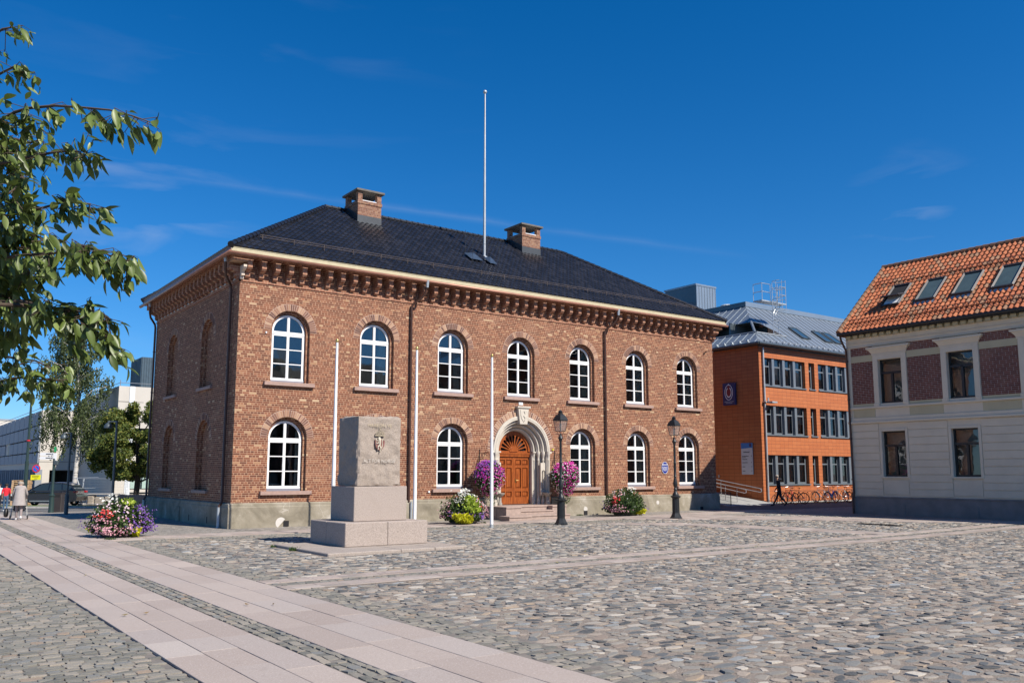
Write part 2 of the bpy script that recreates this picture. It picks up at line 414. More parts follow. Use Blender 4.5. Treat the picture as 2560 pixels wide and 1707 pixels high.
# roads: street behind the signposts on the left, lane between the buildings on the right
def fw_sheet(name, f0, f1, r0, r1, mat, off, nf=8, nr=24):
    m = MB(); vs = []
    for j in range(nf+1):
        for i in range(nr+1):
            f_, r_ = f0+(f1-f0)*j/nf, r0+(r1-r0)*i/nr
            x, y = -10.3165+f_*math.sin(YAW)+r_*math.cos(YAW), -30.9055+f_*math.cos(YAW)-r_*math.sin(YAW); vs.append((x, y, H(x, y)+off))
    m.add(vs, [(j*(nr+1)+i, j*(nr+1)+i+1, (j+1)*(nr+1)+i+1, (j+1)*(nr+1)+i) for j in range(nf) for i in range(nr)], .5); return tag(m.build(name, mat), kind='structure')
fw_sheet('road', 54.5, 61.0, -60, -16, M_asphalt, .006)
sheet('service_lane', lin(24.6, 62, 20), lin(-2.6, 3.2, 8), M_asphalt, .006)
M_line = plain('road_paint', (.62,.62,.6), .7, var=.1)
fw_sheet('road_marking', 57.6, 57.75, -36, -18, M_line, .012, 1, 12)
M_kerb = plain('kerb_granite', (.42,.40,.37), .85, var=.15, scale=6)
km = MB()
for i in range(40):
    r_ = -58+i*1.0; f_ = 61.1; x, y = -10.3165+f_*math.sin(YAW)+r_*math.cos(YAW), -30.9055+f_*math.cos(YAW)-r_*math.sin(YAW)
    ca, sa = math.cos(YAW), -math.sin(YAW); z = H(x, y)
    vs = [(x+u*ca-v*sa*1, y+u*sa+v*ca, z+w_) for w_ in (-.1,.13) for u, v in ((0,-.12),(.985,-.12),(.985,.12),(0,.12))]
    km.add(vs, [(3,2,1,0),(4,5,6,7),(0,1,5,4),(1,2,6,5),(2,3,7,6),(3,0,4,7)])
tag(km.build('kerb', M_kerb), kind='structure')
M_grass = plain('grass', (.075,.115,.03), .9, var=.45, scale=1.2, bump=.05, bs=25)
fw_sheet('grass_verge', 61.25, 64.2, -50, -18, M_grass, .10)

# rounded cobbles: every stone is a small domed block
def hump(mb, cx, cy, L, W, ang, z, h, k=9, tilt=(0,0), rnd=0.5, jlo=.78, ex=3.0):
    ca, sa = math.cos(ang), math.sin(ang); vs = []
    def P(a, sc, zz, jit):
        e = ex; c, s = math.cos(a), math.sin(a)
        r = (abs(c)**e+abs(s)**e)**(-1/e)
        u, v = c*r*L/2*sc*jit, s*r*W/2*sc*jit
        return (cx+u*ca-v*sa, cy+u*sa+v*ca, zz+tilt[0]*u+tilt[1]*v)
    j = [random.uniform(jlo, 1.08) for _ in range(k)]
    for sc, dz in ((1.0, -.03), (.98, h*.62), (.84, h*.94)):
        for i in range(k): vs.append(P(2*math.pi*i/k, sc, z+dz, j[i]))
    vs.append((cx, cy, z+h))
    fs = [(r*k+i, r*k+(i+1) % k, (r+1)*k+(i+1) % k, (r+1)*k+i) for r in range(2) for i in range(k)]
    fs += [(2*k+i, 2*k+(i+1) % k, 3*k) for i in range(k)]
    mb.add(vs, fs, rnd)
FW = Vector((math.sin(YAW), math.cos(YAW))); RT = Vector((math.cos(YAW), -math.sin(YAW)))
def seen(x, y, marg=60):
    d = Vector((x+10.3165, y+30.9055)); f = d.dot(FW)
    if f < 5.0: return False
    return abs(d.dot(RT)/f*FPX) < 1280+marg*2.2
def field(mb, x0, x1, y0, y1, L, W, h, joint, jit, k, inside=None, rot=False, sink=0, smin=.45, smax=1.7, ang=.35, jlo=.93):
    """rows of stones; rows run along x (or y when rot)"""
    if rot: ua, ub, va, vb = y0, y1, x0, x1
    else: ua, ub, va, vb = x0, x1, y0, y1
    v = va
    while v < vb:
        wr = W*random.uniform(.8, 1.25); u = ua+random.uniform(-L, 0)
        while u < ub:
            l = L*random.uniform(smin, smax); cu, cv = u+l/2, v+wr/2
            x, y = (cv, cu) if rot else (cu, cv)
            if x0 < x < x1 and y0 < y < y1 and seen(x, y) and (inside is None or inside(x, y)):
                hump(mb, x+random.uniform(-jit, jit), y+random.uniform(-jit, jit), l-joint, wr*random.uniform(.82, 1)-joint, (math.pi/2 if rot else 0)+random.gauss(0, ang),
                     H(x, y)+.015-sink+random.uniform(-.005, .005), h*random.uniform(.6, 1.3), k, (random.gauss(0,.05), random.gauss(0,.05)), random.random(), jlo, 8.0 if jlo > .9 else 3.0)
            u += l
        v += wr
def inpoly(poly):
    def f(x, y):
        c = False; n = len(poly)
        for i in range(n):
            (x1, y1), (x2, y2) = poly[i], poly[i-1]
            if (y1 > y) != (y2 > y) and x < (x2-x1)*(y-y1)/(y2-y1)+x1: c = not c
        return c
    return f
B1 = [(13.2,-6.0),(15.0,-7.0),(16.1,-11.1),(16.4,-15.4),(15.3,-15.4),(14.9,-12.05),(13.9,-8.2),(12.2,-6.2)]
B2 = [(19.5,-2.6),(21.9,-6.8),(24.3,-11.8),(26.0,-15.4),(24.2,-15.4),(22.1,-12.9),(19.7,-8.4),(15.7,-4.6),(15.5,-3.6)]
in1, in2 = inpoly(B1), inpoly(B2)
clear = lambda x, y: not (in1(x, y) or in2(x, y))
slabbase = lambda x, y: not (-1.75 < x < 2.35 and -11.85 < y < -8.1)
sheet('joint_bed', lin(-4.55, 27, 64), lin(-28, -4.9, 48), M_joint, .014)
mb = MB()
field(mb, -4.0, 26.5, -16.95-11, -16.95, .205, .155, .008, .012, .014, 8, lambda x, y: (x-(-10.3))**2+(y+30.9)**2 < 15.5**2, ang=.4, jlo=.68)
field(mb, -4.0, 26.5, -16.95-11, -16.95, .205, .155, .008, .012, .014, 7, lambda x, y: (x-(-10.3))**2+(y+30.9)**2 >= 15.5**2, ang=.4, jlo=.68)
tag(mb.build('rough_cobblestones', M_stone, smooth=False, rnd=True), kind='structure')
mb = MB()
field(mb, -4.0, 24.0, -15.2, -5.3, .20, .15, .010, .012, .012, 7, lambda x, y: clear(x, y) and slabbase(x, y) and x+10.3 < 34, ang=.3, jlo=.72)
tag(mb.build('square_cobblestones', M_stone, smooth=False, rnd=True), kind='structure')
# small setts: left of the path, between the two paths, borders
sheet('sett_bed', lin(-13, -7.72, 6), lin(-28, 8, 37), M_joint_dark, .012)
mb = MB()
field(mb, -11.5, -7.74, -27, -3.9, .165, .11, .009, .007, .003, 8, ang=.03, smin=.75, smax=1.25)
tag(mb.build('small_setts', M_setts, smooth=False, rnd=True), kind='structure')
sheet('sett_strip_bed', [-6.5,-6.05], lin(-28, 14, 43), M_joint_dark, .012)
mb = MB()
field(mb, -6.44, -6.13, -27, 10, .165, .11, .009, .007, .003, 8, rot=True, ang=.05, smin=.75, smax=1.25)
tag(mb.build('sett_strip', M_setts, smooth=False, rnd=True), kind='structure')
sheet('sett_border_bed', [-4.62,-3.98], lin(-28, -4, 25), M_joint_dark, .016)
mb = MB()
field(mb, -4.55, -4.02, -27, -16.75, .16, .11, .009, .007, .003, 8, ang=.03, smin=.75, smax=1.25)
field(mb, -4.55, -4.02, -15.4, -4.0, .16, .11, .009, .007, .003, 8, ang=.03, smin=.75, smax=1.25)
tag(mb.build('sett_border', M_setts, smooth=False, rnd=True), kind='structure')
mb = MB()
field(mb, -3.98, 20, -5.3, -3.9, .16, .11, .010, .008, .004, 8, lambda x, y: clear(x, y), ang=.03, smin=.75, smax=1.25)
tag(mb.build('sett_apron', M_setts, smooth=False, rnd=True), kind='structure')

# granite slab paths
def slabs(mb, x0, x1, y0, y1, wid, leng, along='y', gap=.011, inside=None):
    n = max(1, round((x1-x0)/wid)) if along == 'y' else max(1, round((y1-y0)/wid))
    for i in range(n):
        if along == 'y': a0, a1 = x0+(x1-x0)*i/n, x0+(x1-x0)*(i+1)/n; b, be = y0, y1
        else: a0, a1 = y0+(y1-y0)*i/n, y0+(y1-y0)*(i+1)/n; b, be = x0, x1
        b += -random.uniform(0, leng)
        while b < be:
            l = leng*random.uniform(.7, 1.3); c0, c1 = max(b, (y0 if along == 'y' else x0)), min(b+l, be); b += l
            if c1-c0 < .06: continue
            X0, X1, Y0, Y1 = (a0, a1, c0, c1) if along == 'y' else (c0, c1, a0, a1)
            xm, ym = (X0+X1)/2, (Y0+Y1)/2
            if inside and not inside(xm, ym): continue
            dz = random.uniform(-.002, .002); g = gap/2; e = .004
            def z(x, y): return H(x, y)+.030+dz
            gx, gy = (g, .0016) if along == 'y' else (.0016, g); ex_, ey_ = (e, .0012) if along == 'y' else (.0012, e)
            q = [(X0+gx, Y0+gy), (X1-gx, Y0+gy), (X1-gx, Y1-gy), (X0+gx, Y1-gy)]
            q2 = [(X0+gx+ex_, Y0+gy+ey_), (X1-gx-ex_, Y0+gy+ey_), (X1-gx-ex_, Y1-gy-ey_), (X0+gx+ex_, Y1-gy-ey_)]
            vs = [(x, y, z(x, y)-.05) for x, y in q]+[(x, y, z(x, y)-e) for x, y in q]+[(x, y, z(x, y)) for x, y in q2]
            fs = [(r*4+i2, r*4+(i2+1) % 4, (r+1)*4+(i2+1) % 4, (r+1)*4+i2) for r in (0,1) for i2 in range(4)]+[(8,9,10,11)]
            mb.add(vs, fs, random.random())
mb = MB(); slabs(mb, -7.70, -6.47, -27, -4.35, .42, 1.15); slabs(mb, -7.70, -6.47, -3.4, 33, .42, 1.15)
tag(mb.build('granite_path', M_slab, rnd=True), kind='structure')
mb = MB(); slabs(mb, -6.11, -4.62, -27, -4.35, .5, 1.25); slabs(mb, -6.11, -4.62, -3.4, 33, .5, 1.25)
tag(mb.build('granite_footway', M_slab, rnd=True), kind='structure')
mb = MB(); slabs(mb, -7.70, -6.47, -4.35, -3.4, .48, 1.0, 'x'); slabs(mb, -6.11, -4.6, -4.35, -3.4, .48, 1.0, 'x')
slabs(mb, -4.6, 26.0, -3.6, -2.3, .32, .6, 'x', .005)
tag(mb.build('granite_band', M_band, rnd=True), kind='structure')
mb = MB(); slabs(mb, -4.6, 26.3, -15.80, -15.32, .24, .42, 'x', .006); slabs(mb, -4.6, 26.3, -16.78, -16.25, .27, .45, 'x', .006)
tag(mb.build('granite_cross_band', M_band, rnd=True), kind='structure')
sheet('cross_band_bed', lin(-4.6, 26.3, 32), [-16.80,-15.30], M_joint_dark, .018)
mb = MB(); field(mb, -4.6, 26.3, -16.24, -15.81, .15, .105, .009, .008, .003, 8, ang=.03, smin=.75, smax=1.25)
tag(mb.build('sett_channel', M_setts, smooth=False, rnd=True), kind='structure')
mb = MB(); slabs(mb, 12, 17.2, -15.4, -5.9, .45, .6, 'y', .006, in1); slabs(mb, 15, 26.4, -15.4, -2.6, .5, .6, 'y', .006, in2)
tag(mb.build('granite_diagonal_bands', M_band, rnd=True), kind='structure')
# the surface drain grating sunk in the paving on the right
M_iron = plain('cast_iron', (.035,.032,.03), .6, metal=.5, var=.3, scale=20)
g = MB()
for i in range(12):
    x = 19.5+i*.022; g.box(x, x+.012, -13.6, -12.1, H(20,-13)+.03, H(20,-13)+.052)
g.box(19.46, 19.8, -13.64, -13.6, H(20,-13)+.02, H(20,-13)+.055); g.box(19.46, 19.8, -12.1, -12.06, H(20,-13)+.02, H(20,-13)+.055)
tag(g.build('drain_grate', M_iron), 'long dark iron drain grate let into the cobbles near the pale building', 'drain grate')
# ================================================================ town hall
BR = [(0,(.115,.042,.026)), (.12,(.145,.052,.030)), (.40,(.175,.061,.034)), (.66,(.215,.078,.042)), (.84,(.265,.103,.056)), (.93,(.31,.145,.078)), (.965,(.37,.21,.115)), (.988,(.44,.29,.17)), (.995,(.54,.41,.26)), (1,(.32,.095,.04))]
MORT = (.60,.395,.255)
M_brick = brick_mat('red_brick', BR, MORT)
M_corn = brick_mat('cornice_brick', [(0,(.20,.075,.05)), (.4,(.29,.115,.07)), (.8,(.36,.155,.095)), (1,(.42,.21,.13))], MORT, var=.3)
M_vous = rnd_mat('arch_brick', [(0,(.13,.062,.045)), (.35,(.21,.10,.067)), (.6,(.32,.165,.10)), (.85,(.42,.25,.155)), (1,(.48,.31,.20))], .88, 40, .004)
M_mort = plain('mortar', (.46,.34,.27), .9, var=.15)
def plinth_mat():
    n = NB('plinth_render'); p = n.pos(); x, y, z = n.sep(p)
    a = n.noise(p, .9, 6, .6, .6); b_ = n.noise(p, 5, 6, .65); 
    c = n.ramp(a, [(.30,(.15,.13,.095)), (.45,(.25,.22,.165)), (.58,(.31,.275,.215)), (.70,(.46,.42,.36))])
    c = n.mix(n.math('MULTIPLY', n.math('SUBTRACT', b_, .45), 2.5, clamp=True), c, n.mix(.45, c, (.16,.14,.11)))
    v = n.n('ShaderNodeTexVoronoi', feature='DISTANCE_TO_EDGE'); v.inputs['Scale'].default_value = 1.1; v.inputs['Randomness'].default_value = 1
    mp = n.n('ShaderNodeMixRGB'); mp.blend_type = 'ADD'; mp.inputs[0].default_value = .35
    n.nt.links.new(p, mp.inputs[1]); nn = n.n('ShaderNodeTexNoise'); nn.inputs['Scale'].default_value = 3; n.nt.links.new(nn.outputs['Color'], mp.inputs[2]); n.nt.links.new(mp.outputs[0], v.inputs['Vector'])
    cr = n.math('LESS_THAN', v.outputs['Distance'], .006)
    gate = n.math('GREATER_THAN', a, .5)
    c = n.mix(n.math('MULTIPLY', n.math('MULTIPLY', cr, gate), .45), c, (.50,.46,.40))
    n.set(Base_Color=c, Roughness=.9, Specular_IOR_Level=.2); n.bump(n.noise(p, 14, 6, .7), .5, .012)
    return n.m
M_plinth = plinth_mat()
M_sill = plain('pink_sill_granite', (.335,.225,.185), .8, var=.15, scale=8, bump=.002)
M_white = plain('white_paint', (.78,.78,.77), .42, var=.05, scale=4)
M_sillboard = plain('grey_sill_board', (.22,.215,.25), .6, var=.1)
M_lime = plain('portal_limestone', (.50,.455,.385), .8, var=.12, scale=5, bump=.002, bs=40)
M_corbstone = plain('cream_stone', (.60,.50,.40), .8, var=.12, scale=6)
M_copper = plain('brown_gutter', (.30,.135,.085), .42, metal=.2, var=.2, scale=4)
M_pipe = plain('brown_downpipe', (.075,.038,.028), .4, metal=.2, var=.2, scale=4)
M_zinc = plain('galvanised', (.42,.45,.47), .45, metal=.4, var=.15, scale=9)
M_yell = plain('cream_fascia', (.47,.41,.26), .7, var=.1, scale=5)
M_dark = plain('dark_void', (.012,.012,.014), .9, var=.1)
M_room = plain('room_plaster', (.30,.28,.25), .9, var=.1)
M_roomf = plain('room_floor', (.09,.07,.055), .7, var=.1)
def glass_mat(name, ior=1.75, tint=(.72,.78,.78)):
    n = NB(name); n.nt.nodes.remove(n.b)
    g = n.n('ShaderNodeBsdfGlossy'); g.inputs['Roughness'].default_value = .012; g.inputs['Color'].default_value = (.95,.97,1,1)
    t = n.n('ShaderNodeBsdfTransparent'); t.inputs['Color'].default_value = (*tint, 1)
    fr = n.n('ShaderNodeFresnel'); fr.inputs['IOR'].default_value = ior
    nz_ = n.n('ShaderNodeTexNoise'); nz_.inputs['Scale'].default_value = 1.3; nz_.inputs['Detail'].default_value = 2
    n.nt.links.new(n.pos(), nz_.inputs['Vector'])
    bp = n.n('ShaderNodeBump'); bp.inputs['Strength'].default_value = .15; bp.inputs['Distance'].default_value = .02
    n.nt.links.new(nz_.outputs['Fac'], bp.inputs['Height']); n.nt.links.new(bp.outputs[0], g.inputs['Normal'])
    mx = n.n('ShaderNodeMixShader'); n.nt.links.new(fr.outputs[0], mx.inputs[0]); n.nt.links.new(t.outputs[0], mx.inputs[1]); n.nt.links.new(g.outputs[0], mx.inputs[2])
    n.nt.links.new(mx.outputs[0], n.out.inputs[0]); return n.m
M_glass = glass_mat('window_glass')
M_curtain = plain('curtain', (.50,.46,.37), .9, var=.15, scale=9)
M_curt2 = plain('orange_post', (.42,.20,.06), .8, var=.15)

TL, TD = 25.72, 11.53          # length of the front, depth
ZB, ZT = -1.07, 6.95           # foot and head of the brickwork
WX = [1.9985+3.615*i for i in range(7)]
th = empty('town_hall', (0,0,0), 0, 'two-storey red brick town hall with round-arched windows and black tiled hip roof', 'town hall')
LOW = dict(zb=-.66, zs=1.285); UP = dict(zb=3.335, zs=5.285)
ups = WX; lows = [WX[i] for i in (0,1,2,4,5,6)]
DC = 12.86                     # portal centre
holes1 = [arch(x, LOW['zb'], LOW['zs'], .77, 24) for x in lows]+[arch(x, UP['zb'], UP['zs'], .77, 24) for x in ups]
holes2 = [arch(x, LOW['zb'], LOW['zs'], .672, 24) for x in lows]+[arch(x, UP['zb'], UP['zs'], .672, 24) for x in ups]
w = MB()
outer = [(0,ZB)]+[(DC-1.5,ZB)]+[p for p in circ(DC, .95, 1.5, 180, 0, 30, False)]+[(DC+1.5,ZB),(TL,ZB),(TL,8.0),(0,8.0)]
w.plate(outer, holes1, 0, .13)
outer2 = [(.13,ZB),(DC-1.5,ZB)]+[p for p in circ(DC, .95, 1.5, 180, 0, 30, False)]+[(DC+1.5,ZB),(TL-.13,ZB),(TL-.13,7.95),(.13,7.95)]
w.plate(outer2, holes2, .131, .42)
# left flank with blind arches, back and right flank
LH = [3.6, 8.5]
MY = lambda a, d, b: (d, a, b)
hl = [arch(y, b['zb'], b['zs'], .77, 24) for y in LH for b in (LOW, UP)]
hl2 = [arch(y, b['zb'], b['zs'], .66, 24) for y in LH for b in (LOW, UP)]
w.plate([(.13,ZB),(TD,ZB),(TD,8.0),(.13,8.0)], hl, 0, .10, MY)
w.plate([(.42,ZB),(TD-.1,ZB),(TD-.1,7.95),(.42,7.95)], hl2, .101, .20, MY)
w.box(.201, .45, .45, TD-.2, ZB, 7.9)
w.box(TL-.4, TL, .13, TD, ZB, 8.0); w.box(.45, TL-.4, TD-.4, TD-.001, ZB, 7.9)
wall = w.build('brick_wall', M_brick, th, fix=True)
# plinth
p = MB()
def plin(pts0, pts1, axis):
    pass
prof = [(0,-2.6),(-.12,-2.6),(-.12,-1.22),(-.10,-1.20),(-.10,-1.10),(-.02,-1.065),(0,-1.065)]
p.prism([(a, b) for a, b in prof], -.12, DC-1.62, 'x'); p.prism([(a, b) for a, b in prof], DC+1.62, TL+.12, 'x')
p.prism([(a, b) for a, b in prof], .0, TD+.12, 'y')
o = p.build('plinth', M_plinth, th, fix=True)
for x in (2.02, 16.47, 24.4): v = MB(); v.box(x-.10, x+.10, -.145, -.10, -1.93, -1.73); v.build('cellar_vent', M_dark, th)
M_patch = plain('pale_patch', (.52,.49,.45), .9, var=.1)
for c_ in (circ(1.82, -1.80, .2, 40, 260, 16, False)+[(2.0,-1.93),(1.7,-1.97)], circ(16.47, -1.66, .12, 0, 360, 14), circ(21.2, -1.45, .1, 0, 360, 12)):
    v = MB(); v.plate(c_, [], -.128, -.1); v.build('plaster_patch', M_patch, th, fix=True)
v = MB(); v.box(-.16, -.10, 5.8, 6.3, -1.95, -1.35); v.build('cellar_hatch', M_plinth, th)
# cellar opening slits on the flank
for y in (2.2, 4.5): v = MB(); v.box(-.13, -.10, y, y+.06, -1.85, -1.62); v.build('cellar_slit', M_dark, th)

# brick arch surrounds
def voussoirs(cx, zs, r0, r1, nb, axis='x', leg=0.0, y=-.004):
    m = MB()
    f = (lambda a, d, b: (a, d, b)) if axis == 'x' else (lambda a, d, b: (d, a, b))
    ring = circ(cx, zs, r1, 0, 180, 40, False)+circ(cx, zs, r0, 180, 0, 40, False)
    m.plate(ring, [], y+.002, .02, f, .5, 1)
    for i in range(nb):
        a0 = 180*i/nb+.55; a1 = 180*(i+1)/nb-.55
        pts = [(cx+r*math.cos(R(a)), zs+r*math.sin(R(a))) for r, a in ((r0+.004, a0), (r1-.012, a0), (r1-.012, a1), (r0+.004, a1))]
        m.plate(pts, [], y-.004, .015, f)
    for s_ in (-1, 1):
        k = 0
        while k*.0786 < leg:
            zz = zs-(k+1)*.0786
            xs_ = sorted((cx+s_*r0, cx+s_*r1)) 
            k += 1
    return m
def make_window(zoff_name='window'):
    """arched casement window centred on x=0, sill underside at LOW; local z is the world z of the lower row"""
    w_ = .6575; zt = 1.268; zb = -.567
    root_m = MB()
    outer = [(-w_, zb), (w_, zb)]+circ(0, zt, w_, 0, 180, 28, False)
    q = []
    for s_ in (-1, 1):
        a0 = .045; 
        # quarter light above the transom
        rr = w_-.085; x0 = .05
        th0 = math.degrees(math.asin((1.285-zt+.0)/rr)) if rr else 0
        pts = [(x0, 1.285)]+[(rr*math.cos(R(a)), zt+rr*math.sin(R(a))) for a in np.linspace(th0, math.degrees(math.acos(x0/rr)), 12)]
        if s_ < 0: pts = [(-a_, b_) for a_, b_ in pts][::-1]
        q.append(pts)
        for (za, zc) in ((-.475, .045), (.078, .590), (.623, 1.115)):
            xs_ = (x0, w_-.095) if s_ > 0 else (-(w_-.095), -x0)
            q.append(rect(xs_[0], xs_[1], za, zc))
    root_m.plate(outer, q, .24, .31)
    # raised casement rails
    root_m.box(-w_+.02, w_-.02, .225, .24, 1.165, 1.235); root_m.box(-.028, .028, .222, .24, zb+.03, zt+w_-.07)
    root_m.box(-w_, w_, .215, .24, zb, zb+.045)
    return root_m
wf = make_window()
gl = MB(); gl.plate([(-.62,-.53),(.62,-.53)]+circ(0, 1.268, .62, 0, 180, 24, False), [], .272, .278)
sb = MB(); sb.box(-.655, .655, .20, .31, -.66, -.567)
si = MB(); si.bbox(-.98, .98, -.13, .26, -.80, -.66, .008)
wproto = None
def panes():
    '''every light is its own slightly tilted sheet of old glass'''
    g_ = MB()
    def sheet_(pts):
        tx, tz = random.gauss(0,.006), random.gauss(0,.008); mx = sum(p[0] for p in pts)/len(pts); mz = sum(p[1] for p in pts)/len(pts)
        g_.add([(x_, .272+tx*(x_-mx)+tz*(z_-mz), z_) for x_, z_ in pts], [tuple(range(len(pts)))])
    for s_ in (-1, 1):
        a_, b_ = sorted((s_*.03, s_*.62))
        for za, zc in ((-.53,.06),(.06,.607),(.607,1.14)): sheet_(rect(a_, b_, za, zc))
        arc_ = [(.03, 1.2)]+[(.62*math.cos(R(t_)), 1.268+.62*math.sin(R(t_))) for t_ in range(0, 88, 8)]+[(.03, 1.88)]
        arc_.insert(1, (.62, 1.2))
        sheet_([(s_*x_, z_) for x_, z_ in arc_] if s_ > 0 else [(s_*x_, z_) for x_, z_ in arc_][::-1])
    return g_
def add_window(x, dz, lab=None):
    global wproto
    if wproto is None:
        o = wf.build('window', M_white, th, fix=True)
        s1 = sb.build('sill_board', M_sillboard, o); s2 = si.build('sill', M_sill, o)
        wproto = o
    else: o = copy_tree(wproto, th)
    panes().build('glass', M_glass, o)
    o.location = (x, 0, dz)
    return o
wins = []
for x in lows: wins.append(add_window(x, 0))
for x in ups: wins.append(add_window(x, 3.995))
for (xs_, zs) in [(lows, LOW['zs']), (ups, UP['zs'])]:
    for x in xs_:
        voussoirs(x, zs, .772, 1.03, 35).build('brick_arch', [M_vous, M_mort], th, rnd=True, fix=True)
for y in LH:
    for b in (LOW, UP):
        voussoirs(y, b['zs'], .772, 1.03, 35, 'y').build('brick_arch', [M_vous, M_mort], th, rnd=True, fix=True)
        m = MB(); m.bbox(-.10, .2, y-.9, y+.9, b['zb']-.12, b['zb'], .008); m.build('flank_sill', M_sill, th)
voussoirs(DC, .95, 1.552, 1.83, 50).build('brick_arch', [M_vous, M_mort], th, rnd=True, fix=True)
# rooms behind the glass: floors, walls, curtains
rm = MB()
for (za, zc) in ((-1.0, 3.1), (3.15, 7.6)):
    rm.box(.5, TL-.5, 5.2, 5.3, za, zc, mi=0); rm.box(.5, TL-.5, .78, 5.3, za-.05, za, mi=1); rm.box(.5, TL-.5, .45, 5.3, zc, zc+.05, mi=0)
    for x in [3.8+3.615*i for i in range(6)]: rm.box(x-.06, x+.06, .5, 5.2, za, zc, mi=0)
    rm.box(.46, .5, .45, 5.2, za, zc); rm.box(TL-.5, TL-.46, .45, 5.2, za, zc)
rm.build('interior', [M_room, M_roomf], th)
def curtain(x, z0, z1, wd, mat=M_curtain, y=.36, name='curtain'):
    m = MB(); n_ = 14; vs = []
    for i in range(n_+1):
        xx = x+wd*i/n_; yy = y+.025*math.sin(i*1.9)
        vs += [(xx, yy, z0), (xx, yy, z1)]
    m.add(vs, [(2*i, 2*i+2, 2*i+3, 2*i+1) for i in range(n_)]); m.build(name, mat, th, smooth=True)
for i in (3, 4, 5): curtain(lows[i]+.16, -.6, 1.9, .42)
for i in (0, 2): curtain(lows[i]+.46, -.6, 1.9, .16)
curtain(lows[5]-.5, -.55, .0, 1.05, plain('frosted_film', (.55,.62,.66), .6, var=.05), .33, 'window_film')
for i in (1, 2, 4, 5, 6): curtain(ups[i]+.22, 3.4, 5.9, .36)
for i in (1, 2, 3, 4, 5): 
    m = MB(); m.box(ups[i]-.22, ups[i]-.14, .9, .98, 3.2, 5.9); m.build('curtain_rod_post', M_curt2, th)
for x in (lows[0]-.5, lows[2]-.5, lows[3]-.5, lows[4]-.55):
    m = MB(); m.box(x, x+.45, .5, .7, -.42, -.40); m.box(x+.02, x+.43, .5, .7, -.50, -.485); m.box(x+.2, x+.22, .5, .52, -.6, -.42)
    m.build('desk_tray', M_white, th)

# cornice: belt, corbels, small arches, fascia
c = MB()
c.box(-.035, TL+.035, -.035, 0.02, 6.95, 7.04); c.box(-.035, .02, -.035, TD, 6.95, 7.04)
c.box(TL-.02, TL+.035, 0, TD, 6.95, 7.04)
c.build('string_course', M_corn, th)
PC = .40                       # projection
cprof = [(0,7.05),(-.03,7.10),(-.06,7.17),(-.17,7.20),(-.17,7.27),(-.20,7.29),(-.30,7.31),(-.37,7.36),(-.40,7.43),(-.40,7.62),(0,7.62)]
cprof2 = [(0,7.05)]+[(-.12,7.10),(-.15,7.14),(-.15,7.26),(-.19,7.30),(-.25,7.32),(-.34,7.36),(-.40,7.43),(-.40,7.62),(0,7.62)]
sp = .527; nx = int(round((TL-.45)/sp)); spx = (TL-.45)/nx
cx = [.225+i*spx for i in range(nx+1)]
def many(name, mbx, mat, parent, locs):
    o0 = mbx.build(name, mat, parent, fix=True); o0.location = locs[0]
    for l_ in locs[1:]: c_ = o0.copy(); COL.objects.link(c_); c_.location = l_
    return o0
cor = MB(); cor.prism(cprof2, -.0875, .0875, 'x'); many('corbel', cor, M_corn, th, [(x, 0, 0) for x in cx])
cor = MB()
ny = int(round((TD-.45)/sp)); spy = (TD-.45)/ny
cy = [.225+i*spy for i in range(ny+1)]
cor.prism(cprof2, -.0875, .0875, 'y'); many('corbel', cor, M_corn, th, [(0, y, 0) for y in cy])
# one arch plate per face; arches spring from the corbel heads
def archplate(m, xs_, L0, L1, Mf, d0, d1):
    out = [(L0, 7.62)]
    for a_, b_ in zip(xs_[:-1], xs_[1:]):
        h_ = (b_-a_)/2-.0875; c_ = (a_+b_)/2
        out += [(c_-h_, 7.62)]+[(c_-h_*math.cos(R(t)), 7.62+.19*math.sin(R(t))) for t in range(20, 180, 20)]+[(c_+h_, 7.62)]
    out += [(L1, 7.62), (L1, 8.0), (L0, 8.0)]
    m.plate(out, [], d0, d1, Mf)
ca = MB(); archplate(ca, cx, -PC, TL+PC, None, -PC, 0.0)
archplate(ca, cy, -.0, TD+PC, MY, -PC, 0.0)
ca.box(TL, TL+PC, 0.001, TD+PC, 7.62, 8.0)
ca.build('arched_cornice', M_corn, th, fix=True)
# pale corner consoles
k = MB()
kp = [(0,6.99),(-.10,7.03),(-.10,7.12),(-.2,7.14),(-.2,7.2),(-.14,7.24),(-.2,7.30),(-.33,7.34),(-.41,7.42),(-.41,7.5),(0,7.5)]
k.prism(kp, -.02, .10, 'x'); k.build('corner_console', M_corbstone, th, fix=True)
k = MB(); k.prism(kp, -.01, .11, 'y'); k.build('corner_console', M_corn, th, fix=True)
k = MB(); k.prism(kp, TL-.11, TL+.08, 'x'); k.build('corner_console', M_corn, th, fix=True)
k = MB()
for y in cy[:-1]:
    if 3 < y < 5: continue
    k.prism([(y+.11, 7.045), (y+spy-.11, 7.045), (y+spy*.62, 7.20), (y+spy*.52, 7.20)], -.01, .0, 'x') if False else k.add(
        [(-.006, y+.11, 7.045), (-.006, y+spy-.11, 7.045), (-.006, y+spy*.58, 7.22), (-.006, y+spy*.42, 7.22), (-.07, y+.11, 7.045), (-.07, y+spy-.11, 7.045)], [(0,1,2,3),(4,3,2,5),(0,3,4),(1,5,2),(0,4,5,1)])
k.build('plaster_wedge', M_corbstone, th, fix=True)
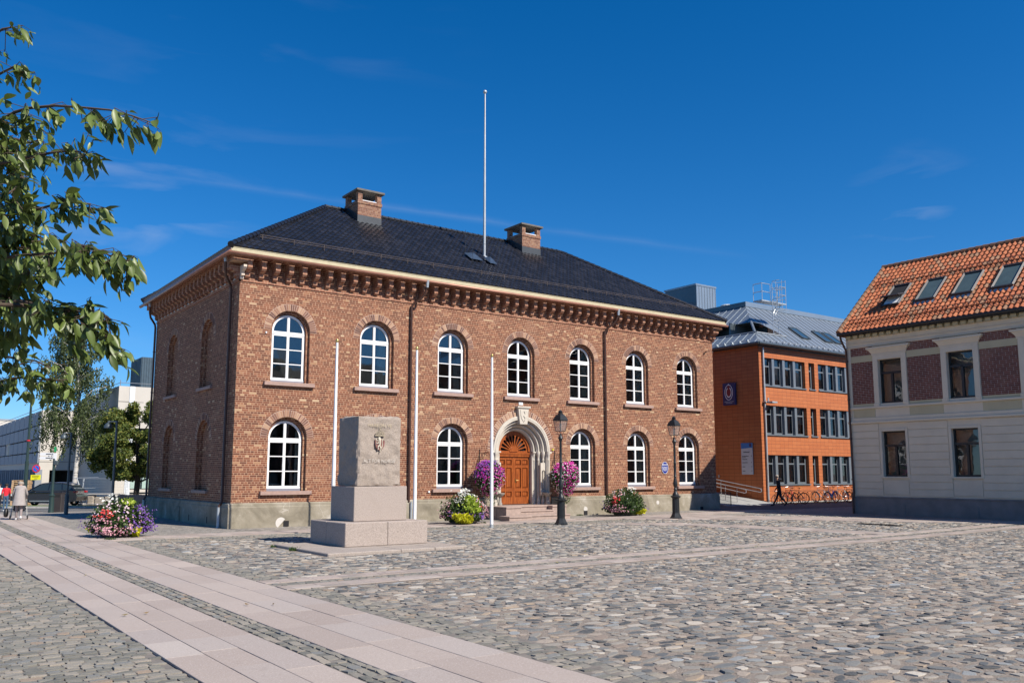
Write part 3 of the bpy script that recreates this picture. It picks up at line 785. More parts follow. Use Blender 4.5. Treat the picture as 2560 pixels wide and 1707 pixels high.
# fascia board and gutters
EX = .54
m = MB(); m.box(-EX+.0, TL+EX-.0, -EX-.02, -EX+.01, 7.86, 8.065); m.build('cream_fascia', M_yell, th)
m = MB(); m.box(-PC-.001, TL+PC+.001, -EX+.01, -PC, 7.85, 7.90); m.box(-EX+.0, -PC, -EX+.011, TD+EX, 7.85, 7.90); m.box(TL+PC, TL+EX, -EX+.011, TD+EX, 7.85, 7.90); m.build('soffit', M_corn, th)
def gutter(pts, r=.075):
    g_ = MB(); g_.tube(pts, r, 10); return g_
g_ = gutter([(-EX-.12,-EX-.09,7.82), (TL+EX+.02,-EX-.09,7.82)], .065); g_.build('gutter', M_copper, th, smooth=True)
g_ = gutter([(-EX-.08,-EX-.14,7.82), (-EX-.08,TD+EX+.16,7.82)], .07); g_.build('gutter', M_copper, th, smooth=True)
m = MB(); m.box(-EX-.02, -EX, -EX, TD+EX, 7.86, 8.06); m.build('flank_fascia', M_copper, th)
# downpipes with swan necks
def downpipe(x, ydir, z0, parent=th, flank=False, zbot=-1.15, cutz=None):
    d = MB()
    if not flank:
        pts = [(x+.42, -EX-.1, 7.80), (x+.42, -EX-.08, 7.62), (x+.40, -EX+.04, 7.35), (x+.30, -.42, 7.15), (x+.04, -.14, 6.9), (x, -.10, 6.75), (x, -.10, zbot)]
        d.tube(pts, .05, 8)
        for z in np.arange(zbot+.9, 6.5, 1.9): d.tube([(x,-.10,z-.02),(x,-.10,z+.02)], .062, 8)
        o = d.build('downpipe', M_pipe, parent, smooth='auto')
        e = MB(); e.tube([(x+.42,-EX-.1,7.86),(x+.42,-EX-.08,7.56)], [.075,.056], 8); e.build('outlet', M_zinc, o, smooth='auto')
    else:
        y = x
        pts = [(-EX, y-.55, 7.88), (-EX+.02, y-.55, 7.70), (-.5, y-.5, 7.35), (-.42, y-.35, 7.15), (-.14, y-.04, 6.9), (-.10, y, 6.75), (-.10, y, -1.0), (-.20, y, -1.2), (-.2, y, -1.25)]
        d.tube(pts, .05, 8)
        for z in np.arange(-.1, 6.5, 1.9): d.tube([(-.10,y,z-.02),(-.10,y,z+.02)], .062, 8)
        o = d.build('downpipe', M_pipe, parent, smooth='auto')
        e = MB(); e.tube([(-.2,y,-1.22),(-.2,y,-1.92),(-.27,y,-1.97)], .06, 8); e.build('lower_pipe', M_zinc, o, smooth='auto')
        e = MB(); e.tube([(-EX, y-.55, 7.90),(-EX+.02, y-.55, 7.62)], [.075,.056], 8); e.build('outlet', M_zinc, o, smooth='auto')
downpipe(7.13, 0, 0); downpipe(17.85, 0, 0)
downpipe(.66, 0, 0, flank=True); downpipe(TD-.15, 0, 0, flank=True)
m = MB(); m.tube([(7.2,-.18,-1.15),(7.2,-.18,-1.95)], .045, 8); m.build('lower_pipe', M_zinc, th, smooth='auto')

# ---------------------------------------------------------------- roofs of interlocking tiles
def tile_roof(name, mat, O, U, V, ulen, vlen, lim, pu, pv, amp, parent, su=6, sv=3, step=.02, stagger=0):
    """O corner at the eave, U along the eave, V up the slope; lim(v)->(umin,umax)"""
    U = Vector(U).normalized(); V = Vector(V).normalized(); Nn = U.cross(V).normalized()
    nu = int(round(ulen/pu)); nv = int(math.ceil(vlen/pv)); mb_ = MB(); mb_.v = []; 
    rndt = np.random.default_rng(3).random((nv+1, nu+2))
    vs = []; fs = []; rs = []
    for j in range(nv):
        for b_ in range(sv+1):
            v_ = min((j+b_/sv)*pv, vlen); lo, hi = lim(v_)
            for i in range(nu):
                for a_ in range(su if i < nu-1 else su+1):
                    t = a_/su; u_ = min(max((i+t)*ulen/nu, lo), hi)
                    prof = amp*(math.sin(math.pi*min(1, t/.68)) if t < .68 else -.28*math.sin(math.pi*(t-.68)/.32))
                    hh = prof + step*(1-b_/sv) + .004*(rndt[j][i]-.5)
                    vs.append(O+U*u_+V*v_+Nn*hh)
    row = nu*su+1; off = 0; k = 0
    for j in range(nv):
        for b_ in range(sv):
            r0 = (j*(sv+1)+b_)*row
            v0_, v1_ = (j+b_/sv)*pv, min((j+(b_+1)/sv)*pv, vlen)
            lo0, hi0 = lim(v0_)
            for i in range(row-1):
                uu0, uu1 = i/su*ulen/nu, (i+1)/su*ulen/nu
                if uu1 <= lo0 or uu0 >= hi0: continue
                fs.append((r0+i, r0+i+1, r0+row+i+1, r0+row+i)); rs.append(float(rndt[j][i//su]))
        if j < nv-1:      # the butt end of each course
            r0 = (j*(sv+1)+sv)*row; r1 = (j+1)*(sv+1)*row; lo0, hi0 = lim((j+1)*pv)
            for i in range(row-1):
                uu0, uu1 = i/su*ulen/nu, (i+1)/su*ulen/nu
                if uu1 <= lo0 or uu0 >= hi0: continue
                fs.append((r0+i, r0+i+1, r1+i+1, r1+i)); rs.append(float(rndt[j][i//su]))
        else: pass
    # front butt at the eave
    lo0, hi0 = lim(0); base = len(vs)
    for i in range(row):
        vv = vs[i]; vs.append(O+U*((vv-O).dot(U))+V*0.0-Nn*.02)
    for i in range(row-1): fs.append((base+i, base+i+1, i+1, i)); rs.append(.3)
    mb_.v = [tuple(v) for v in vs]; mb_.f = fs; mb_.r = rs; mb_.m = [0]*len(fs)
    o = mb_.build(name, mat, parent, smooth='auto', rnd=True)
    return o
M_black = rnd_mat('black_glazed_tile', [(0,(.012,.013,.017)), (.6,(.018,.019,.025)), (1,(.028,.028,.034))], .32, 14, .003, spec=.5, mott=.2)
RS = .66; EAVE = .57; RZ = 8.07
sl_ = math.sqrt(1+RS*RS); run = TD/2+EAVE; slen = run*sl_
rf = MB()   # underlay sheet: the roof body
x0, x1, y0, y1 = -EAVE, TL+EAVE, -EAVE, TD+EAVE; zr = RZ+RS*run
rf.add([(x0,y0,RZ-.04),(x1,y0,RZ-.04),(x1,y1,RZ-.04),(x0,y1,RZ-.04),(x0+run,TD/2,zr-.04),(x1-run,TD/2,zr-.04)], [(0,1,5,4),(1,2,5),(2,3,4,5),(3,0,4),(3,2,1,0)])
roof = rf.build('roof', M_black, th, fix=True)
L_f = TL+2*EAVE
tile_roof('roof_tiles', M_black, Vector((x0,y0,RZ)), (1,0,0), (0,1,RS), L_f, slen, lambda v: (v/sl_, L_f-v/sl_), .235, .335, .045, roof, su=6, sv=2, step=.03)
L_s = TD+2*EAVE
tile_roof('roof_tiles', M_black, Vector((x0,y1,RZ)), (0,-1,0), (1,0,RS), L_s, slen, lambda v: (v/sl_, L_s-v/sl_-1e-4), .235, .335, .045, roof, su=5, sv=2, step=.03)
def ridge(a_, b_, r=.11, parent=roof, mat=M_black, n_=None, name='ridge_tiles'):
    a_, b_ = Vector(a_), Vector(b_); L = (b_-a_).length; n_ = int(L/.33); m_ = MB(); d_ = (b_-a_)/n_
    for i in range(n_):
        p0 = a_+d_*i; m_.tube([p0-d_*.06, p0+d_*.15, p0+d_*1.0], [r*1.16, r*1.1, r*.92], 8)
    return m_.build(name, mat, parent, smooth='auto')
ridge((x0,y0,RZ+.05), (x0+run,TD/2,zr+.03)); ridge((x1,y0,RZ+.05), (x1-run,TD/2,zr+.03)); ridge((x0+run,TD/2,zr+.03), (x1-run,TD/2,zr+.03)); ridge((x0,y1,RZ+.05), (x0+run,TD/2,zr+.03))
# snow rail on stays
m = MB()
yr = .35; zr_ = RZ+RS*(yr+EAVE)
for dz in (.14, .22): m.tube([(.8,yr-.02,zr_+dz), (TL-.8,yr-.02,zr_+dz)], .009, 5)
x = .9
while x < TL-.8:
    m.tube([(x,yr-.02,zr_+.24), (x,yr-.02,zr_)], .014, 4); m.tube([(x,yr-.02,zr_+.22), (x,yr+.2,zr_+.16)], .012, 4); x += 1.25
m.build('snow_rail', plain('rail_steel', (.13,.10,.085), .6, metal=.3), roof)
# chimneys
M_cap = plain('chimney_cap', (.13,.115,.095), .85, var=.2, scale=5)
M_flash = plain('lead_flashing', (.055,.06,.065), .5, metal=.4, var=.2)
def chimney(x_):
    y_ = 4.5; W_, D_ = 1.2, 1.35; z0 = RZ+RS*(y_+EAVE)-.3
    m_ = MB(); m_.box(x_, x_+W_, y_, y_+D_, z0, 12.35); m_.box(x_-.03, x_+W_+.03, y_-.03, y_+D_+.03, 12.35, 12.50)
    for (a_, b_) in ((0,0),(1,0),(0,1),(1,1)):
        m_.box(x_+a_*(W_-.22), x_+.22+a_*(W_-.22), y_+b_*(D_-.22), y_+.22+b_*(D_-.22), 12.5, 12.93)
    o = m_.build('chimney', brick_ch, roof)
    c_ = MB(); c_.bbox(x_-.12, x_+W_+.12, y_-.12, y_+D_+.12, 12.93, 13.03, .01); c_.build('cap', M_cap, o)
    c_ = MB(); c_.box(x_+.24, x_+W_-.24, y_+.03, y_+D_-.03, 12.49, 12.55); c_.box(x_+.03, x_+W_-.03, y_+.24, y_+D_-.24, 12.49, 12.54); c_.build('liner', M_white, o)
    c_ = MB(); zf = RZ+RS*(y_+EAVE)
    c_.box(x_-.015, x_+W_+.015, y_-.015, y_, zf-.1, zf+.38); c_.add([(x_-.016,y_-.015,zf-.1),(x_-.016,TD/2,zr-.1),(x_-.016,TD/2,zr+.25),(x_-.016,y_-.015,zf+.38)], [(0,1,2,3)])
    c_.build('flashing', M_flash, o)
brick_ch = brick_mat('chimney_brick', [(0,(.16,.07,.045)), (.5,(.24,.11,.07)), (1,(.34,.19,.11))], (.40,.29,.22), var=.5)
chimney(6.82); chimney(16.3)
# lower skylight lantern with its cage at the foot of the flagpole
m = MB(); yy = 2.3; zz = RZ+RS*(yy+EAVE)
for (xa, ya, s_) in ((11.75, 2.25, .34), (12.6, 2.1, .2)):
    z_ = RZ+RS*(ya+EAVE); m.add([(xa-s_,ya-.3,z_-.05),(xa+s_,ya-.3,z_-.05),(xa+s_,ya+.3,z_+.35),(xa-s_,ya+.3,z_+.35),(xa,ya,z_+.34)], [(0,1,4),(1,2,4),(2,3,4),(3,0,4)])
m.build('roof_hatch', plain('hatch_metal', (.10,.14,.19), .18, metal=.6), roof)
m = MB()
for (xa, ya) in ((11.4,1.8),(12.9,1.8),(11.7,2.9),(13.0,2.9)):
    z_ = RZ+RS*(ya+EAVE); m.tube([(xa,ya,z_),(xa,ya,z_+1.15)], .012, 4)
for a_, b_ in (((11.4,1.8),(12.9,1.8)),((12.9,1.8),(13.0,2.9)),((11.7,2.9),(13.0,2.9)),((11.4,1.8),(11.7,2.9))):
    za, zb_ = RZ+RS*(a_[1]+EAVE)+1.0, RZ+RS*(b_[1]+EAVE)+.7; m.tube([(*a_,za),(*b_,za if a_[1] == b_[1] else zb_)], .01, 4)
m.tube([(11.7,2.9,11.3),(12.35,2.9,11.0),(13.0,2.9,11.3)], .01, 4)
m.build('roof_cage', M_flash, roof)

# ---------------------------------------------------------------- portal
pt = MB()
zs = .95
def sweep(prof, m_, rnd=None):
    """profile of (r, y) swept round the arch, then down the jambs is left to the columns"""
    n_ = 40; vs = []
    for i in range(n_+1):
        a_ = math.pi*i/n_
        for (r_, y_) in prof: vs.append((DC+r_*math.cos(a_), y_, zs+r_*math.sin(a_)))
    k_ = len(prof)
    m_.add(vs, [(i*k_+j, i*k_+j+1, (i+1)*k_+j+1, (i+1)*k_+j) for i in range(n_) for j in range(k_-1)], rnd)
def roll(rc, yc, rr, n_=7, a0=-20, a1=290):
    return [(rc+rr*math.cos(R(a0+(a1-a0)*i/n_)), yc+rr*math.sin(R(a0+(a1-a0)*i/n_))) for i in range(n_+1)]
prof = [(1.56,.02),(1.56,-.07),(1.47,-.07),(1.465,-.055),(1.455,-.055),(1.45,-.07),(1.40,-.07),(1.38,-.03),(1.38,.10)]
for (rc, yc) in ((1.30,.13),(1.15,.29),(1.0,.45)):
    prof += [(rc+.075, yc-.02)]+[(rc+.055*math.cos(R(a_)), yc-.02+.055*math.sin(R(a_))) for a_ in (0,-40,-80,-120,-160,-190)]+[(rc-.075, yc), (rc-.075, yc+.13)]
prof += [(.90,.60),(.90,.72)]
sweep(prof, pt)
o = pt.build('portal_arch', M_lime, th, smooth='auto', fix=True)
for s_ in (-1, 1):
    pj = MB()
    fx = lambda r_: DC+s_*r_
    def bx(ra, rb, ya, yb, za, zb_): pj.box(min(fx(ra), fx(rb)), max(fx(ra), fx(rb)), ya, yb, za, zb_)
    bx(1.38, 1.56, -.06, .3, -1.4, .95) if s_ > 0 else bx(1.38, 1.56, -.06, .3, -1.4, .95)
    bx(.90, 1.38, .42, .72, -1.4, .95); bx(1.2, 1.38, .24, .42, -1.4, .95)
    bx(.88, 1.62, -.10, .02, .80, .87) if False else None
    for (rc, yc) in ((1.46,-.04),(1.30,.13),(1.15,.29),(1.0,.45)):
        pj.lathe([(.085,-1.4),(.085,-1.22),(.07,-1.2),(.075,-1.16),(.05,-1.12),(.048,.55),(.06,.57),(.05,.6),(.055,.68),(.085,.80),(.095,.83),(.095,.95)], (fx(rc), yc-.02, 0), 12)
    bx(1.38, 1.62, -.12, .05, .87, .95); bx(.9, 1.38, .3, .5, .89, .95)
    pj.build('portal_jamb', M_lime, th, smooth='auto')
# keystone with shield
k = MB(); k.prism([(DC-.29,2.86),(DC-.20,2.14),(DC+.20,2.14),(DC+.29,2.86)], -.17, .05, 'y'); k.box(DC-.36, DC+.36, -.22, .05, 2.86, 2.93)
o = k.build('keystone', M_lime, th, fix=True)
sh = [(-.19,.27),(.17,.27),(.16,0),(.1,-.18),(0,-.28),(-.12,-.12),(-.18,.08)]
k = MB(); k.plate([(DC+a_, 2.5+b_) for a_, b_ in sh[::-1]], [], -.19, -.17); k.tube([(DC+.0,-.20,2.72),(DC+.06,-.20,2.6),(DC-.02,-.2,2.5),(DC+.06,-.2,2.4),(DC+.02,-.2,2.28)], .02, 5); k.build('shield', M_lime, o, fix=True)
k = MB(); k.box(DC-.16, DC+.06, -.03, .01, 3.0, 3.13); k.build('alarm_box', M_white, th)
# niches with basins either side
for s_ in (-1, 1):
    n_ = MB(); xa, xb = DC+s_*1.10, DC+s_*1.38; xc = DC+s_*1.26
    n_.plate(rect(min(xa,xb), max(xa,xb), -1.0, .45), [[(xc-.10,-.75),(xc+.10,-.75)]+circ(xc, .02, .10, 0, 180, 12, False)], .03, .12)
    n_.box(xc-.11, xc+.11, .14, .16, -.8, .2)
    n_.build('niche', M_lime, th, fix=True)
    n_ = MB(); n_.lathe([(.10,-1.38),(.10,-1.3),(.07,-1.25),(.06,-1.05),(.14,-.98),(.21,-.90),(.22,-.86),(.17,-.87)], (DC+s_*1.30, -.18, 0), 16); n_.build('stone_basin', plain('basin_stone', (.27,.25,.22), .85, var=.2, scale=12), th, smooth='auto')
# door
def wood_mat():
    n = NB('varnished_wood'); p_ = n.pos(); mp = n.n('ShaderNodeMapping'); mp.inputs['Scale'].default_value = (9, 9, .8); n.nt.links.new(p_, mp.inputs[0])
    f = n.noise(mp.outputs[0], 3, 6, .6, .8)
    n.set(Base_Color=n.ramp(f, [(.3,(.14,.032,.008)), (.5,(.27,.066,.013)), (.7,(.38,.105,.022))]), Roughness=.35, Specular_IOR_Level=.5, Coat_Weight=.15); return n.m
M_wood = wood_mat()
dz0 = -1.38
dw = .87
d = MB()
d.plate([(DC-.9,.70),(DC+.9,.70),(DC+.9,.80),(DC-.9,.80)], [], .56, .68)
d.box(DC-.92, DC+.92, .53, .60, .82, .90); d.box(DC-.90, DC+.90, .54, .62, .72, .80)
zs_ = .93; fo = 0.80
sect = []
nsp = 11
ho = []
for i in range(nsp):
    a0, a1 = 180*i/nsp+2.0, 180*(i+1)/nsp-2.0
    pts = [(DC+r_*math.cos(R(a_)), zs_+.03+r_*math.sin(R(a_))) for r_, a_ in ((.24, a0+4), (.66, a0), (.72, (a0+a1)/2-3), (.72, (a0+a1)/2+3), (.66, a1), (.24, a1-4))]
    ho.append(pts)
d.plate([(DC-.90,.90),(DC+.90,.90)]+circ(DC, .95, .90, 0, 180, 30, False), ho, .60, .66)
d.plate(circ(DC, zs_+.01, .22, 0, 180, 16, False), [], .57, .60)
ring = circ(DC, .95, .90, 0, 180, 30, False)+circ(DC, .95, .79, 180, 0, 30, False); d.plate(ring, [], .55, .60)
d.build('door_frame', M_wood, th, fix=True)
d = MB(); d.plate(circ(DC, .93, .8, 0, 180, 24, False), [], .68, .69); d.build('fanlight_glass', plain('dark_glass', (.008,.009,.012), .05, var=.1), th, fix=True)
for s_ in (-1, 1):
    d = MB(); xa, xb = (DC-.89, DC-.006) if s_ < 0 else (DC+.006, DC+.89)
    pw = (xb-xa); panels = []
    for c_ in (0, 1):
        px0 = xa+.11+c_*(pw-.13)/2; px1 = px0+(pw-.13)/2-.09
        for (za, zb_) in ((-1.05,-.82),(-.66,.22),(.36,.58)):
            panels.append((px0, px1, za, zb_))
    d.plate(rect(xa, xb, dz0, .70), [rect(*q_) for q_ in panels], .60, .66)
    for (px0, px1, za, zb_) in panels:
        d.bbox(px0+.03, px1-.03, .615, .655, za+.03, zb_-.03, .012)
        d.box(px0-.002, px1+.002, .645, .66, za-.002, zb_+.002)
        for (q0, q1, q2, q3) in ((px0-.015,px0,za-.015,zb_+.015),(px1,px1+.015,za-.015,zb_+.015),(px0,px1,za-.015,za),(px0,px1,zb_,zb_+.015)): d.box(q0, q1, .588, .61, q2, q3)
    if s_ > 0: d.box(DC-.03, DC+.03, .585, .60, dz0, .70)
    o = d.build('door', M_wood, th, fix=True)
    if s_ > 0:
        h_ = MB(); h_.tube([(DC+.1,.59,-.33),(DC+.1,.54,-.33),(DC+.22,.53,-.33)], .012, 6); h_.box(DC+.08, DC+.12, .58, .59, -.42, -.26); h_.build('handle', plain('brass', (.55,.38,.14), .3, metal=.9), o, smooth='auto')
# steps
M_step = plain('step_granite', (.34,.255,.215), .85, var=.18, scale=7, bump=.003)
st = MB()
def step(x0_, x1_, y0_, y1_, zt_):
    st.box(x0_+.02, x1_-.02, y0_+.03, y1_, -2.1, zt_-.06); st.bbox(x0_, x1_, y0_, y1_, zt_-.06, zt_, .008)
step(DC-1.95, DC+1.6, -.85, .66, -1.40)
step(DC-1.95, DC-1.15, -1.55, -.852, -1.402); step(DC+.78, DC+1.6, -1.2, -.852, -1.402)
step(DC-1.148, DC+.778, -1.30, -.852, -1.575); step(DC-1.148, DC+1.3, -1.80, -1.302, -1.75)
step(DC-2.3, DC-1.15, -2.25, -1.552, -1.75)
st.build('front_steps', M_step, th)
m = MB(); m.box(DC-.9, DC+.9, .3, .64, -1.40, -1.375); m.build('threshold', M_iron, th)
# small fittings on the wall
m = MB(); m.box(DC+1.68, DC+1.80, -.05, 0, -.02, .12); m.box(DC+1.68, DC+1.80, -.04, 0, -.42, -.28); m.build('door_phone', M_zinc, th)
m = MB(); m.box(DC+1.72, DC+1.78, -.06, 0, 1.02, 1.08); m.build('yellow_call_light', plain('yellow_plastic', (.75,.68,.03), .5), th)
m = MB(); m.box(25.0, 25.04, -.10, 0, 6.28, 6.34); m.box(25.12, 25.15, -.12, 0, 6.36, 6.42); m.build('bell_bracket', M_iron, th)
m = MB(); m.box(8.07, 8.14, -.05, 0, -.80, -.73); m.box(1.02, 1.07, -.05, 0, 5.12, 5.18); m.build('sensor_box', M_white, th)
# ================================================================ poles, monument, lamps, plaque
M_pole = plain('white_pole', (.80,.80,.80), .35, var=.04)
M_alu = plain('weathered_aluminium', (.50,.49,.46), .4, metal=.6, var=.15, scale=3)
M_gold = plain('gilt', (.55,.40,.15), .35, metal=.8)
def roof_pole():
    t = empty('flagpole', (12.8, 2.9, 10.35), 0, 'tall bare grey flagpole standing on the black tiled roof of the brick hall', 'flagpole')
    m = MB(); m.tube([(0,0,0),(0,0,3),(0,0,8.35)], [.072,.064,.036], 12); m.build('pole', M_alu, t, smooth='auto')
    m = MB(); m.lathe([(.02,8.3),(.08,8.34),(.10,8.40),(.08,8.46),(.02,8.5)], n=12); m.build('finial', M_zinc, t, smooth=True)
    m = MB(); m.lathe([(.16,-.1),(.15,.02),(.09,.06)], n=12); m.box(.04,.07,-.02,.02,1.6,1.68); m.build('socket', M_zinc, t)
roof_pole()
for i, (x, lb) in enumerate(((1.48, 'white flagpole in front of the first windows, its foot hidden by the stone monument'),
                             (4.44, 'white flagpole lined up with the brown downpipe, just right of the stone monument'),
                             (7.58, 'white flagpole in front of the flower basket left of the wooden door'))):
    t = empty('flagpole', (x, -5.26, H(x, -5.26)), 0, lb, 'flagpole', 'white flagpoles in front of the town hall')
    m = MB(); m.tube([(0,0,.12),(0,0,2.5),(0,0,6.12)], [.062,.058,.038], 12); m.build('pole', M_pole, t, smooth='auto')
    m = MB(); m.lathe([(.07,0),(.07,.14),(.062,.15)], n=12); m.build('foot', M_zinc, t, smooth='auto')
    m = MB(); m.lathe([(.02,6.1),(.05,6.13),(.055,6.18),(.04,6.23),(.01,6.25)], n=12); m.build('finial', M_gold, t, smooth=True)

def granite(name, col, b=.004, sp=.5):
    n = NB(name); p = n.pos(); f = n.noise(p, 48, 5, .85); g = n.noise(p, 2.2, 6, .6)
    c = n.mix(n.math('MULTIPLY', n.math('SUBTRACT', f, .44), 3.6, clamp=True), tuple(min(1, c_*1.18) for c_ in col), tuple(c_*sp for c_ in col))
    c = n.mix(n.math('MULTIPLY', n.math('SUBTRACT', g, .48), 1.5, clamp=True), c, n.mix(.45, c, (.22,.18,.14)))
    n.set(Base_Color=c, Roughness=.85, Specular_IOR_Level=.3)
    n.bump(n.math('ADD', f, n.math('MULTIPLY', n.noise(p, 20, 5, .6), 1.5)), .5, b); return n.m
M_gran = granite('monument_granite', (.345,.29,.255), .004, .35); M_rough = granite('hewn_granite', (.33,.275,.23), .03, .4)
M_slabg = granite('slab_granite', (.32,.275,.24), .006, .4)
mon = empty('stone_monument', (0,0,0), 0, 'square stepped granite monument with a red and gold coat of arms', 'monument')
m = MB(); gz = -1.95
xs_ = [-1.60, .35, 1.32, 2.2]
for a_, b_ in zip(xs_[:-1], xs_[1:]):
    for c_, d_ in ((-11.75,-9.9),(-9.9,-8.35)): m.bbox(a_+.004, b_-.004, c_+.004, d_-.004, gz-.1, gz+.085, .018)
m.build('base_slab', M_slabg, mon)
z1_, z2_, z3_, z4_ = gz+.085, -1.262, -.356, 1.50
m = MB(); X0, X1, Y0, Y1 = -.55, 1.86, -10.45, -8.28
m.bbox(X0, .655, Y0, -9.303, z1_, z2_, .015); m.bbox(.661, X1, Y0, -9.303, z1_, z2_, .015); m.bbox(X0, .655, -9.297, Y1, z1_, z2_, .015); m.bbox(.661, X1, -9.297, Y1, z1_, z2_, .015)
m.build('lower_block', M_gran, mon)
m = MB(); m.bbox(-.115, 1.45, -10.02, -8.6, z2_+.004, z3_, .012); m.build('middle_block', M_gran, mon)
# hewn monolith: displaced faces
def hewn(x0, x1, y0, y1, z0, z1):
    m = MB(); n_ = 26; nz_ = 34
    from mathutils import noise as mn
    def disp(p, nr, am):
        q = Vector(p)
        f = mn.fractal(q*3.2, .6, 2.2, 5)*.6+mn.noise(q*9)*.35+abs(mn.noise(q*Vector((5,5,2.2))))*.5
        return Vector(p)+nr*f*am
    def face(o_, u_, v_, nu, nv, nr):
        vs = []
        for j in range(nv+1):
            for i in range(nu+1):
                s_, t_ = i/nu, j/nv
                e_ = min(s_, 1-s_, t_, 1-t_); p = o_+u_*s_+v_*t_
                q = disp(p, nr, .055)
                if e_ < 1e-6: q = p+(Vector((x0+x1, y0+y1, z0+z1))/2-p).normalized()*.012*(1+mn.noise(p*7))
                vs.append(q)
        m.add(vs, [(j*(nu+1)+i, j*(nu+1)+i+1, (j+1)*(nu+1)+i+1, (j+1)*(nu+1)+i) for j in range(nv) for i in range(nu)])
    dx, dy, dz = Vector((x1-x0,0,0)), Vector((0,y1-y0,0)), Vector((0,0,z1-z0)); O = Vector((x0,y0,z0))
    face(O, dx, dz, n_, nz_, Vector((0,-1,0))); face(O+dy, -dy, dz, n_, nz_, Vector((-1,0,0)))
    face(O+dx, dy, dz, n_, nz_, Vector((1,0,0))); face(O+dx+dy, -dx, dz, n_, nz_, Vector((0,1,0))); face(O+dz, dx, dy, n_, n_, Vector((0,0,1)))
    return m
MX0, MX1, MYF = .02, 1.30, -9.9
hewn(MX0, MX1, MYF, -8.72, z3_+.004, z4_).build('monolith', M_rough, mon, smooth='auto')
# lettering and arms on the front face
fy = MYF-.042
M_let = plain('cut_letters', (.48,.44,.39), .9, var=.15, scale=30); M_letg = plain('faded_gilt_letters', (.42,.35,.24), .8, var=.2, scale=30)
m = MB(); text_mb(m, 'HAAKON VII', .125, lambda a_, b_: (.63+a_, fy, 1.262+b_)); m.build('inscription', M_letg, mon)
m = MB(); text_mb(m, 'ALT FOR NORGE', .125, lambda a_, b_: (.645+a_, fy, .315+b_)); m.build('inscription', M_let, mon)
arms = MB(); cx_, cz_ = .64, .80
sh = [(-.138,.08),(-.145,.0),(-.13,-.08),(-.08,-.16),(0,-.205),(.08,-.16),(.13,-.08),(.145,.0),(.138,.08)]
arms.plate([(cx_+a_, cz_+b_) for a_, b_ in sh[::-1]][::-1], [], fy-.008, fy+.03)
arm_o = arms.build('coat_of_arms', plain('faded_red', (.19,.075,.065), .7, var=.25, scale=14), mon, fix=True)
L = MB()
def stroke(pts, r): L.tube([(cx_+a_, fy-.014, cz_+b_) for a_, b_ in pts], r, 6)
stroke([(-.02,.12),(-.015,.06),(-.01,-.04),(.0,-.1)], [.035,.038,.03,.025]); stroke([(-.07,.10),(-.03,.13),(.0,.12)], [.012,.03,.03])
stroke([(-.02,.06),(-.08,.05),(-.11,.09)], [.02,.013,.01]); stroke([(-.02,.03),(-.075,-.02),(-.11,-.01)], [.018,.013,.01])
stroke([(-.01,-.06),(-.06,-.11),(-.04,-.17),(-.075,-.19)], [.025,.018,.013,.01]); stroke([(0,-.08),(.03,-.16),(.0,-.22),(.0,-.27)], [.025,.018,.013,.01])
stroke([(.0,-.08),(.06,-.14),(.075,-.05),(.06,.03),(.09,.1),(.12,.07)], [.014,.013,.011,.011,.013,.01])
stroke([(-.12,-.12),(-.115,.02),(-.12,.13)], .006); L.build('lion', plain('pale_gilt', (.50,.45,.35), .55, var=.2, scale=20), arm_o, smooth=True)
L = MB()
L.box(cx_-.145, cx_+.145, fy-.016, fy+.03, cz_+.18, cz_+.215)
for a_ in (-.11,-.055,0,.055,.11): L.tube([(cx_+a_, fy-.01, cz_+.215), (cx_+a_*1.1, fy-.012, cz_+.27), (cx_+a_*.5, fy-.012, cz_+.315)], [.013,.011,.009], 6)
L.tube([(cx_-.13, fy-.008, cz_+.25), (cx_+.13, fy-.008, cz_+.25)], .008, 5)
L.lathe([(.005,-.03),(.03,0),(.005,.03)], (cx_, fy-.008, cz_+.34), 8); L.box(cx_-.006, cx_+.006, fy-.012, fy, cz_+.36, cz_+.41); L.box(cx_-.02, cx_+.02, fy-.012, fy, cz_+.38, cz_+.392)
L.build('crown', plain('gilt_crown', (.32,.27,.19), .5, var=.3, scale=20), arm_o, smooth='auto')

# cast-iron street lamps
M_blk = plain('black_iron', (.022,.025,.027), .45, metal=.3, var=.25, scale=8)
def frosted():
    n = NB('lantern_glass'); n.nt.nodes.remove(n.b); t_ = n.n('ShaderNodeBsdfTransparent'); t_.inputs[0].default_value = (.97,.93,.90,1)
    d_ = n.n('ShaderNodeBsdfDiffuse'); d_.inputs[0].default_value = (.55,.50,.47,1); tl = n.n('ShaderNodeBsdfTranslucent'); tl.inputs[0].default_value = (.6,.55,.5,1)
    a_ = n.n('ShaderNodeMixShader'); a_.inputs[0].default_value = .5; n.nt.links.new(d_.outputs[0], a_.inputs[1]); n.nt.links.new(tl.outputs[0], a_.inputs[2])
    x_ = n.n('ShaderNodeMixShader'); x_.inputs[0].default_value = .35; n.nt.links.new(t_.outputs[0], x_.inputs[1]); n.nt.links.new(a_.outputs[0], x_.inputs[2]); n.nt.links.new(x_.outputs[0], n.out.inputs[0]); return n.m
M_lglass = frosted()
